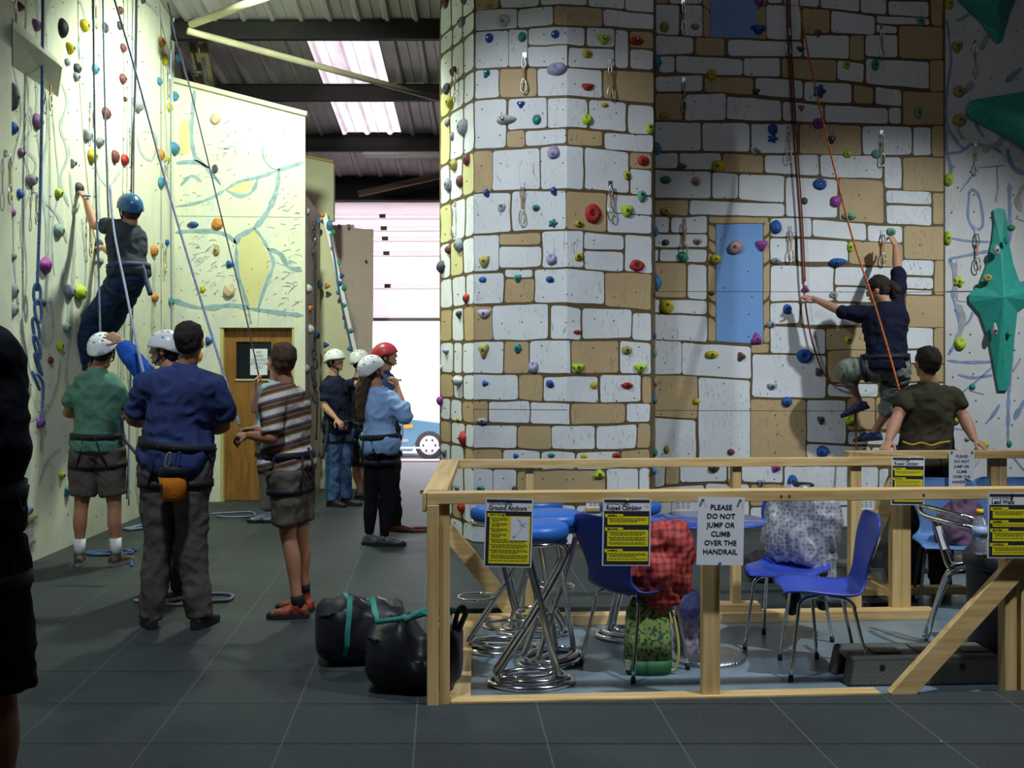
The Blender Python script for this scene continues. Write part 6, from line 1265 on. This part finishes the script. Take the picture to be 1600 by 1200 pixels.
    # ---- clothes
    if shirt:
        sm, sl, low, nm = shirt[:4]; slack = shirt[4] if len(shirt) > 4 else .022; bm = new_bm(); torso(bm, slack, -.21 if low < -.15 else -.11 if low < 0 else .01, .98)
        for S_, E_, W_ in (('SL', 'EL', 'WL'), ('SR', 'ER', 'WR')):
            if E_ not in q: continue
            ball(bm, q[S_], (.066*s,)*3, 2)
            if sl <= 1: e_ = lerp(q[S_], q[E_], sl); limb(bm, [q[S_], lerp(q[S_], e_, .5), e_], [.067*s*g_, .066*s*g_, .063*s], 14, False)
            else: e_ = lerp(q[E_], q[W_], sl-1); limb(bm, [q[S_], lerp(q[S_], q[E_], .5), q[E_]], [.070*s*g_, .066*s, .058*s]); limb(bm, [q[E_], lerp(q[E_], e_, .5), e_], [.057*s, .054*s, .044*s], 14, False)
        limb(bm, [q['N']-up*.06*s, q['N']+up*.012*s], [.078*s, .064*s], 14, False)
        fused(nm, bm, sm, .0105, 3, t, (.016*(shirt[5] if len(shirt) > 5 else 1), 6.5, (1, 1, 1.1)), root, bias=.4)
    if legs:
        lm, fr, nm = legs[:3]; ls = legs[3] if len(legs) > 3 else 1.0; bm = new_bm(); torso(bm, .006*ls, -.21, .06)
        for H_, K_, A_ in (('HL', 'KL', 'AL'), ('HR', 'KR', 'AR')):
            if K_ not in q: continue
            ball(bm, q[H_], (.092*s,)*3, 2)
            if fr <= 1: e_ = lerp(q[H_], q[K_], fr); limb(bm, [q[H_], lerp(q[H_], e_, .5), e_], [.102*s*ls, .094*s*ls, .084*s*ls], 16, False)
            else:
                e_ = lerp(q[K_], q[A_], fr-1); limb(bm, [q[H_], lerp(q[H_], q[K_], .5), q[K_]], [.102*s*ls, .088*s*ls, .070*s*ls], 16); limb(bm, [q[K_], lerp(q[K_], e_, .5), e_], [.070*s*ls, .066*s*ls, (.066 if fr < 1.4 else .042 if ls < .9 else .058)*s*ls], 16, False)
        fused(nm, bm, lm, .0105, 3, t, (.015*(legs[4] if len(legs) > 4 else 1), 9, (1, 1, .8)), root, bias=.5)
    if shoes and 'AL' in q:
        sm, solem = shoes[:2]; fds = foot_dir or {}
        for A_ in ('AL', 'AR'):
            if A_ not in q: continue
            a = q[A_]; fd = Vector(fds.get(A_, (fw.x, fw.y, 0))).normalized(); zz = Vector((0, 0, 1)); zz = (zz-fd*zz.dot(fd)).normalized(); sd_ = fd.cross(zz)
            gnd = a-zz*(.075*s if abs(fd.z) > .15 or a.z > .3 else max(a.z-.004, .05)); bm = new_bm()
            h = (a-gnd).dot(zz)
            loft(bm, [(gnd-fd*.065*s+zz*.035*s, sd_*.028*s, zz*.032*s), (gnd-fd*.04*s+zz*.042*s, sd_*.036*s, zz*.042*s), (gnd+fd*.03*s+zz*.045*s, sd_*.038*s, zz*.044*s), (gnd+fd*.10*s+zz*.034*s, sd_*.044*s, zz*.033*s), (gnd+fd*.155*s+zz*.026*s, sd_*.042*s, zz*.025*s), (gnd+fd*.195*s+zz*.02*s, sd_*.024*s, zz*.016*s)], 16)
            limb(bm, [gnd+zz*.05*s, a+zz*.005], [.042*s, .042*s], 14, False)
            so = fused('shoe', bm, sm, .006, 3, t, None, root)
            bm = new_bm(); g2 = gnd-root; loft(bm, [(g2-fd*.05*s, sd_*.03*s, fd*.02*s)]*1+[(g2, Vector(sd_)*.001, fd*.001)], 4) if False else None
            ring = [(-.070, .018), (-.05, .032), (.0, .036), (.06, .040), (.11, .047), (.155, .043), (.19, .026), (.202, .008)]
            pts = [g2+fd*x*s+sd_*y*s for x, y in ring]+[g2+fd*x*s-sd_*y*s for x, y in ring[::-1]]
            lo = [bm.verts.new(p) for p in pts]; hi = [bm.verts.new(p+zz*.026*s) for p in pts]; bm.faces.new(lo); bm.faces.new(hi[::-1])
            for i in range(len(lo)): bm.faces.new((lo[i], lo[(i+1) % len(lo)], hi[(i+1) % len(hi)], hi[i]))
            obj('sole', bm, solem, so)
            bm = new_bm()
            for k in range(4):
                x = .04+k*.026; z = .078-k*.0095; tube(bm, [g2+fd*x*s+sd_*.020*s+zz*(z-.010)*s, g2+fd*(x+.008)*s+zz*z*s, g2+fd*x*s-sd_*.020*s+zz*(z-.010)*s], .0035*s, 5)
            obj('lace', bm, LACE, so, True)
            bm = new_bm(); loft(bm, [(g2+fd*.150*s+zz*.024*s, sd_*.0435*s, zz*.0255*s), (g2+fd*.18*s+zz*.022*s, sd_*.034*s, zz*.021*s), (g2+fd*.2*s+zz*.018*s, sd_*.018*s, zz*.013*s)], 14); obj('toe_cap', bm, solem, so, True)
    if socks:
        for A_, K_ in (('AL', 'KL'), ('AR', 'KR')):
            if A_ in q: bm = new_bm(); d_ = (q[K_]-q[A_]).normalized(); tube(bm, [q[A_]-root-d_*.02, q[A_]-root+d_*.03, q[A_]-root+d_*socks[1]], [.041*s, .042*s, .045*s], 16); obj('sock', bm, socks[0], t, True)
    if harness:
        hm = harness; Pp = q['P']-root; bm = new_bm(); L_ = (q['N']-q['P']).length
        def band(c, a, f_, hgt, nrm, n=28, th=.006):
            rr = []
            for k in range(n):
                an = 2*math.pi*k/n; d_ = a*math.cos(an)+f_*math.sin(an); dn = d_.normalized()
                rr.append([bm.verts.new(c+d_+nrm*z+dn*o_) for z, o_ in ((-hgt/2, 0), (-hgt/2, th), (hgt/2, th), (hgt/2, 0))])
            for k in range(n):
                A, B = rr[k], rr[(k+1) % n]
                for j in range(4): bm.faces.new((A[j], A[(j+1) % 4], B[(j+1) % 4], B[j]))
        cw = Pp+up*L_*.10; sk = (shirt[4] if shirt and len(shirt) > 4 else .022)+.003; aw, af = .160*s*g_+sk+.012, .121*s*g_+sk+.014
        band(cw, rt*aw, fw*af, .045*s, up); obj('harness_belt', bm, hm, t, True)
        ends = []
        for H_, K_, sx in (('HL', 'KL', -1), ('HR', 'KR', 1)):
            if K_ not in q: continue
            d_ = (q[K_]-q[H_]).normalized(); c_ = q[H_]-root+d_*.12*s; r2 = (rt-d_*rt.dot(d_)).normalized(); f2 = d_.cross(r2)*-1; bm = new_bm()
            rr_ = .112*s*(max(1, legs[3]*.98) if legs and len(legs) > 3 else 1); band(c_, r2*rr_, f2*rr_, .042*s, d_); obj('leg_loop', bm, hm, t, True)
            bm = new_bm(); back = -1; tube(bm, [cw-fw*af*.98+rt*sx*.045, lerp(cw-fw*af+rt*sx*.05, c_-fw*.112*s, .5)-fw*.012, c_-fw*rr_*1.0+rt*sx*.02-up*.0], .008, 6); obj('riser_strap', bm, hm, t, True)
        bm = new_bm(); tube(bm, [cw+fw*(af+.01)+Vector((.012*math.cos(a), 0, -.03+.05*math.sin(a))) for a in [2*math.pi*k/14 for k in range(14)]], .006, 6, closed=True); obj('karabiner', bm, STEEL, t, True)
        for sx in (-1, 1): bm = new_bm(); tube(bm, catmull([cw+rt*sx*aw*.95-fw*.05, cw+rt*sx*aw*1.02-up*.07-fw*.03, cw+rt*sx*aw*.98+fw*.06], 4), .006, 6); obj('gear_loop', bm, WEBB, t, True)
    return t
DK = mat('shoe_dark', (.022, .018, .018), rough=.5); SOLE = mat('sole_dark', (.012, .012, .012), rough=.6); SHB = mat('shoe_brown', (.11, .08, .045), rough=.6, noise_amt=.4, nscale=25); LACE = mat('lace_grey', (.10, .09, .09), rough=.7); SOLEW = mat('sole_grey', (.2, .2, .2), rough=.6)
# 1 boy in green T-shirt
person('boy in a green T-shirt, grey shorts and white helmet belaying by the left wall', 8.45, dict(H=(161, 545), N=(153, 580), P=(152, 692), SL=(117, 606), SR=(187, 606), EL=(106, 645, .08), WL=(126, 648, .30), ER=(196, 648, .08), WR=(184, 652, .28), HL=(136, 702), HR=(170, 702), KL=(127, 792, .02), KR=(179, 792, .02), AL=(124, 862), AR=(181, 861)),
       0, (8, 14, 0), (HAIRD, 'fringe'), HELW, (cloth('green_cotton', (.10, .22, .155)), .62, -.12, 't_shirt', .026), (cloth('taupe_shorts', (.115, .09, .08)), .78, 'shorts', 1.12), (SHB, SOLEW), 1.0, 1.0, SKINT, dict(WL=dict(d=(.3, .9, .1)), WR=dict(d=(-.3, .9, .1))), (mat('sock_white', (.65, .65, .68), rough=.8), .10), WEB, dict(AL=(-.25, 1, 0), AR=(.3, 1, 0)))
# 2 man in blue jacket, profile
person('man in a bright blue jacket and white helmet, arm raised, behind the blue-shirted man', 7.5, dict(H=(258, 545), N=(268, 586), P=(262, 700), SL=(241, 604, .1), SR=(300, 604, .1), EL=(216, 572, .12), WL=(188, 534, .2), ER=(310, 650, .15), WR=(295, 690, .2), HL=(248, 715), HR=(282, 715), KL=(248, 830), KR=(282, 830), AL=(248, 925), AR=(284, 925)),
       -35, (-88, 4, 0), (HAIRD, 'fringe'), HELW, (cloth('royal_blue_jacket', (.02, .10, .50), .3, 14), 1.9, -.12, 'jacket', .02), (cloth('dark_trousers', (.04, .04, .05)), 1.95, 'trousers'), (DK, SOLE), 1.0, 1.0, SKIN, dict(WL=dict(d=(-.6, .2, .35), n=(0, .8, -.6), curl=.25)), None, None, None, True)
# 3 man in blue shirt
person('man in a navy short-sleeved shirt and grey trousers standing with his back to the camera', 6.5, dict(H=(297, 532), N=(291, 575), P=(275, 708), SL=(228, 598), SR=(342, 600), EL=(207, 655, .06), WL=(234, 660, .30), ER=(350, 665, .08), WR=(326, 672, .34), HL=(250, 722), HR=(300, 722), KL=(247, 850), KR=(300, 848), AL=(236, 970), AR=(312, 966)),
       3, (6, 8, 0), (HAIRD, 'short'), None, (cloth('navy_shirt', (.040, .058, .165), .2, 9, .4), .82, -.2, 'shirt', .032, 1.35), (cloth('grey_cargo_cloth', (.115, .095, .085), .2), 1.97, 'trousers', 1.08, 1.0), (DK, SOLE), 1.03, 1.08, SKINT, dict(WL=dict(d=(.75, .7, .05), n=(0, .5, -.8)), WR=dict(d=(-.7, .7, -.05), n=(0, .5, -.8))), None, WEB, dict(AL=(-.45, .9, 0), AR=(.25, 1, 0)))
# 4 boy in striped polo
st = mat('striped_jersey', (.12, .065, .045), rough=.85, spec=.15, bump=.3, bscale=45); n, L, b_ = N(st)
tc = n.new('ShaderNodeTexCoord'); sx = n.new('ShaderNodeSeparateXYZ'); L.new(tc.outputs['Object'], sx.inputs[0])
zz = math_node(n, L, 'ADD', sx.outputs['Z'], math_node(n, L, 'MULTIPLY', sx.outputs['X'], -.28)); fz = math_node(n, L, 'FRACT', math_node(n, L, 'DIVIDE', math_node(n, L, 'ADD', zz, 10), .094))
cr = n.new('ShaderNodeValToRGB'); cr.color_ramp.interpolation = 'CONSTANT'; e = cr.color_ramp.elements; e[0].position = 0; e[0].color = (.62, .60, .62, 1); e[1].position = .30; e[1].color = (.50, .32, .06, 1)
for p_, c_ in ((.38, (.115, .062, .045)), (.66, (.5, .48, .48)), (.68, (.115, .062, .045)), (.93, (.35, .32, .32)), (.96, (.115, .062, .045))): x_ = e.new(p_); x_.color = (*c_, 1)
L.new(fz, cr.inputs[0]); L.new(cr.outputs[0], b_.inputs['Base Color'])
ORS = mat('climbing_shoe_orange', (.42, .055, .015), rough=.5, noise_amt=.5, nscale=30, col2=(.05, .02, .015))
person('boy in a brown and white striped polo shirt and grey shorts taking in rope', 6.80, dict(H=(441, 561), N=(446, 602), P=(449, 722), SL=(428, 622, -.15), SR=(468, 624, .12), EL=(424, 684, -.22), WL=(389, 680, -.10), ER=(432, 680, .16), WR=(398, 670, .12), HL=(447, 737, -.07), HR=(460, 735, .07), KL=(450, 838, -.06), KR=(470, 835, .07), AL=(466, 944, -.06), AR=(475, 925, .12)),
       -62, (-38, 12, 0), (HAIRB, 'short'), None, (st, .88, -.12, 'polo_shirt', .03), (cloth('olive_grey_shorts', (.12, .10, .08), .25), .78, 'shorts', 1.12, 1.1), (ORS, SOLE), .96, .95, SKINT, dict(WL=dict(d=(-.9, .3, -.1), n=(0, .5, -.8), curl=.85), WR=dict(d=(-.9, -.2, -.15), n=(0, -.4, -.9), curl=.85)), (mat('sock_black', (.012, .012, .015), rough=.8), .055), WEB, dict(AL=(-1, -.12, 0), AR=(-1, .25, 0)))
# 5 half-hidden belayer
person('half-hidden person in a pale blue-grey T-shirt in front of the wooden door', 10.7, dict(H=(432, 566), N=(430, 598), P=(424, 680), SL=(408, 612, .05), SR=(446, 612, .05), EL=(397, 640, -.1), WL=(399, 606, -.15), ER=(440, 650), WR=(424, 668, .1), HL=(416, 690), HR=(434, 690), KL=(418, 752), KR=(436, 752), AL=(419, 799), AR=(438, 799)),
       -60, (-60, 20, 0), (HAIRB, 'short'), None, (cloth('blue_grey_cotton', (.22, .31, .38)), .6, -.12, 't_shirt'), (cloth('grey_trousers', (.20, .17, .16)), 1.9, 'trousers'), (mat('grey_trainer', (.25, .27, .32), rough=.5), SOLE), 1.0, 1.0, SKIN, None, None, WEB, dict(AL=(-1, -.2, 0), AR=(-1, -.2, 0)), False, voxel=.012)
# 6 boy in navy T-shirt, white helmet
person('boy in a navy T-shirt, jeans and white helmet by the leaning cream wall', 11.9, dict(H=(524, 563), N=(522, 590), P=(528, 668), SR=(511, 602, -.08), SL=(541, 602, .06), ER=(508, 636, -.14), WR=(526, 655, -.26), EL=(562, 599, -.05), WL=(586, 592, -.1), HR=(520, 672, -.04), HL=(538, 672, .04), KR=(521, 730, -.04), KL=(538, 728, .03), AR=(519, 783, -.04), AL=(540, 779, .04)),
       135, (118, 6, 0), (HAIRD, 'fringe'), HELW, (cloth('navy_cotton', (.014, .018, .040)), .7, -.12, 't_shirt'), (cloth('blue_jeans', (.07, .13, .27), .3, 16), 1.96, 'jeans', 1.08), (DK, SOLE), .97, .95, SKIN, None, None, WEB, dict(AR=(.8, -.5, 0), AL=(.9, -.2, 0)), True, voxel=.011)
# 7 helmeted man behind
person('person in dark top and shorts and white helmet, mostly hidden behind the woman', 12.6, dict(H=(563, 563), N=(560, 592), P=(556, 668), SL=(550, 602, .1), SR=(574, 602, -.1), EL=(549, 636, -.05), WL=(560, 650, -.15), ER=(584, 630), WR=(590, 600, -.1), HL=(550, 678), HR=(566, 678), KL=(557, 728), KR=(572, 728), AL=(563, 771), AR=(578, 771)),
       60, (60, 12, 0), (HAIRD, 'fringe'), HELW, (cloth('black_cotton', (.012, .012, .018)), .7, -.12, 't_shirt'), (cloth('dark_check_shorts', (.035, .035, .04), .6, 30), .95, 'shorts', 1.15), (mat('shoe_grey', (.12, .12, .13), rough=.6), SOLE), .97, 1.0, SKIN, None, None, WEB, None, True, voxel=.012)
# 8 woman in blue shirt
person('woman with long brown hair in a light blue shirt, black leggings and white helmet', 9.35, dict(H=(582, 577), N=(588, 606), P=(593, 690), SL=(572, 618, .02), SR=(614, 620, -.06), EL=(600, 650, .25), WL=(622, 606, .2), ER=(634, 652, -.1), WR=(621, 606, -.02), HL=(584, 700), HR=(604, 700), KL=(580, 772, .02), KR=(606, 774), AL=(577, 836, .03), AR=(600, 841)),
       38, (52, 24, 0), (mat('hair_long_brown', (.09, .045, .022), rough=.7, bump=.8, bscale=150, noise_amt=.5, nscale=30), 'long'), HELW, (cloth('light_blue_shirt', (.32, .48, .78), .15, 9, .4), 1.45, -.2, 'shirt', .022, 1.2), (cloth('black_leggings', (.008, .008, .012), .1), 1.95, 'leggings', .86, .3), (mat('grey_climbing_shoe', (.13, .14, .15), rough=.5, noise_amt=.7, nscale=25), SOLE), .97, .93, SKIN, dict(WR=dict(d=(-.35, .1, .9), n=(-.8, .2, 0), curl=.8), WL=dict(d=(-.3, .1, .9), n=(-.8, .3, 0), curl=.8)), None, WEB, dict(AL=(.9, -.15, 0), AR=(1, -.12, 0)), True, female=True)
# 9 person with red helmet
person('person in a red helmet and dark top looking right, behind the woman', 10.2, dict(H=(603, 556), N=(598, 584), P=(602, 680), SL=(592, 600, .1), SR=(608, 600, -.1), EL=(600, 640, .1), WL=(612, 610, .1), ER=(614, 640, .1), WR=(612, 640, .1), HL=(597, 690), HR=(608, 690), KL=(600, 760), KR=(613, 760), AL=(606, 824), AR=(618, 824)),
       80, (88, 14, 0), (HAIRB, 'fringe'), HELR, (cloth('dark_blue_top', (.03, .04, .12)), 1.2, -.12, 'sweatshirt'), (cloth('dark_leg_cloth', (.02, .02, .025)), 1.95, 'trousers', .95), (mat('red_climbing_shoe', (.30, .05, .04), rough=.5), SOLE), .98, .9, SKIN, None, None, WEB, dict(AL=(1, .1, 0), AR=(1, -.05, 0)), True)
# 10 foreground figure at left edge
person('person in dark jacket and shorts cut off by the left edge, nearest the camera', 3.45, dict(H=(-85, 432), N=(-78, 505), P=(-84, 790), SL=(-170, 552), SR=(12, 556), EL=(-190, 700), WL=(-170, 830, .1), ER=(12, 700, -.05), WR=(-14, 835, .1), HL=(-125, 850), HR=(-34, 850), KL=(-125, 1075), KR=(-2, 1085), AL=(-125, 1265), AR=(4, 1280)),
       -8, (0, 0, 0), (HAIRD, 'short'), None, (cloth('black_jacket_cloth', (.010, .010, .017), .3), 1.75, -.2, 'jacket', .03), (cloth('black_shorts_cloth', (.012, .011, .016), .3), .97, 'shorts', 1.22), (DK, SOLE), 1.05, 1.12, SKINT, None, None, WEB, dict(AL=(0, 1, 0), AR=(.1, 1, 0)))
# 11 climber on the left wall
person('climber in jeans, dark top and blue helmet high on the left wall', 9.25, dict(H=(203, 326), N=(197, 352, .05), P=(202, 425, .02), SL=(180, 350, -.02), SR=(214, 362, .12), EL=(147, 352, .15), WL=(134, 312, .22), ER=(183, 402, .5), WR=(162, 388, .62), HL=(194, 434, .0), HR=(206, 436, .18), KL=(143, 498, .22), KR=(178, 500, .55), AL=(126, 566, .42), AR=(140, 560, .62)),
       -55, (-45, 10, -8), (HAIRB, 'fringe'), HELB, (cloth('charcoal_top', (.045, .052, .062)), .62, -.12, 'top', .020), (cloth('indigo_jeans', (.03, .055, .13), .35, 16), 1.97, 'jeans', 1.02), (DK, SOLE), 1.0, .95, SKIN, dict(WL=dict(d=(-.5, .3, .8), n=(-.8, .5, -.3), curl=.7, side=-1), WR=dict(d=(-.7, .5, .2), n=(-.3, .6, -.6), curl=.7)), None, WEBB, dict(AL=(-.8, .5, -.1), AR=(-.8, .5, -.1)))
# 12 climber on the stone wall
person('climber with a ponytail, navy sweatshirt and grey-green trousers on the stone wall', 9.75, dict(H=(1371, 452, .05), N=(1383, 476), P=(1386, 566), SL=(1358, 490, .02), SR=(1404, 486), EL=(1318, 488, .10), WL=(1270, 466, .32), ER=(1403, 428, .08), WR=(1399, 384, .30), HL=(1374, 572), HR=(1400, 574), KL=(1322, 580, .14), KR=(1395, 626, .18), AL=(1343, 630, .30), AR=(1366, 676, .36)),
       -12, (-62, -14, 0), (HAIRD, 'pony'), None, (cloth('navy_sweat', (.012, .014, .032), .2), 1.12, -.12, 'sweatshirt', .028, 1.2), (cloth('sage_trousers', (.22, .24, .20), .2), 1.35, 'trousers', 1.12, 1.7), (mat('purple_climbing_shoe', (.03, .03, .12), rough=.5), SOLE), 1.0, 1.0, SKIN, dict(WL=dict(d=(-.85, .35, .2), n=(-.2, .5, -.8), curl=.7), WR=dict(d=(-.25, .3, .85), n=(-.4, .75, -.1), curl=.8, side=-1)), None, WEB, dict(AL=(-.85, .3, -.35), AR=(-.7, .5, -.1)), True)
# 13 man in brown T-shirt
person('man in a brown T-shirt leaning his hands on the back rail at right', 7.72, dict(H=(1448, 566), N=(1452, 600), P=(1446, 716), SL=(1411, 618), SR=(1489, 618), EL=(1402, 652, -.08), WL=(1388, 689, -.24), ER=(1506, 652, -.06), WR=(1522, 686, -.20), HL=(1428, 728), HR=(1466, 728), KL=(1426, 840), KR=(1468, 840), AL=(1424, 930), AR=(1470, 930)),
       3, (-14, 6, 0), (HAIRD, 'short'), None, (cloth('brown_khaki_cotton', (.055, .05, .03), .2), .62, -.12, 't_shirt', .024, 1.1), (cloth('black_trousers', (.010, .010, .013)), 1.95, 'trousers'), (DK, SOLE), 1.02, 1.02, SKIN, dict(WL=dict(d=(-.3, -.35, -.35), n=(.1, 0, -1), curl=.15), WR=dict(d=(.35, -.3, -.35), n=(0, 0, -1), curl=.15)), None, WEB, None)
# ---- things they carry
cbp = P(270, 752, 6.28); t = thing('chalk_bag', 'orange chalk bag hanging from the blue-shirted man\'s harness', 'chalk bag', cbp+Vector((0, 0, -.11)))
bm = new_bm(); lathe(bm, [(.001, 0), (.05, 0), (.068, .02), (.074, .07), (.078, .135), (.001, .135)], 24)
for v in bm.verts: v.co.x += .012*math.sin(v.co.z*30)*(.5); v.co.y *= .8
obj('bag_body', bm, cloth('orange_nylon', (.60, .17, .015), .25, 18), t, True)
bm = new_bm(); lathe(bm, [(.060, .13), (.080, .13), (.084, .165), (.078, .185), (.062, .185), (.058, .15)], 24)
for v in bm.verts: v.co.y *= .8; v.co.z += v.co.y*-.25
obj('fleece_rim', bm, WEB, t, True)
bm = new_bm(); box(bm, (-.052, -.062, .035), (-.044, -.052, .1)); obj('brush_loop', bm, WEB, t)
for i, (x, m_) in enumerate(((-.02, STEEL), (.035, mat('biner_blue', (.05, .15, .5), rough=.25, metal=.8)))):
    bm = new_bm(); tube(bm, [(x+.014*math.sin(a)+.01*math.cos(a), -.02, .235+.045*math.cos(a)) for a in [2*math.pi*k/14 for k in range(14)]], .0055, 6, closed=True); obj('karabiner', bm, m_, t, True)
w_ = P(135, 306, 9.46); bm = new_bm(); tube(bm, [Vector((.030*math.cos(a), .030*math.sin(a), .004*math.sin(a))) for a in [2*math.pi*k/16 for k in range(16)]], .009, 6, closed=True)
tag(obj('wristwatch', bm, mat('watch_blue', (.03, .18, .6), rough=.4), loc=w_, smooth=True), 'bright blue wristwatch on the left-hand climber\'s raised wrist', 'watch')

def strap(who, nm, pts, r, m_, label=None):
    par = [o for o in bpy.data.objects if o.name.startswith('person') and o.get('label', '').startswith(who)][0]; bm = new_bm()
    tube(bm, catmull([P(*q)-par.location for q in pts], 5), r, 6); o = obj(nm, bm, m_, par, True)
    if label: o['label'] = label
strap('boy in a green', 'hanging_strap', [(190, 650, 8.2), (193, 682, 8.15), (204, 698, 8.1), (217, 714, 8.05)], .014, WEBB)
strap('boy in a green', 'strap_tip', [(214, 711, 8.05), (219, 716, 8.05)], .016, mat('tip_red', (.25, .03, .03)), 'dark red strap end')
strap('climber in jeans', 'hanging_strap', [(216, 408, 9.25), (224, 420, 9.2), (229, 440, 9.15), (235, 460, 9.1)], .022, WEBB)
strap('boy in a navy', 'hanging_strap', [(512, 655, 11.75), (511, 680, 11.7), (507, 700, 11.65), (503, 716, 11.6)], .02, WEB)
strap('boy in a brown', 'hanging_strap', [(482, 700, 6.75), (488, 722, 6.7), (490, 742, 6.7), (484, 760, 6.7)], .009, WEB)
strap('man in a brown', 'gear_cord', [(1410, 690, 7.55), (1425, 695, 7.53), (1440, 692, 7.52), (1455, 696, 7.52), (1470, 692, 7.53), (1484, 690, 7.55)], .009, mat('cord_ochre', (.45, .25, .03), rough=.7), 'ochre cord')
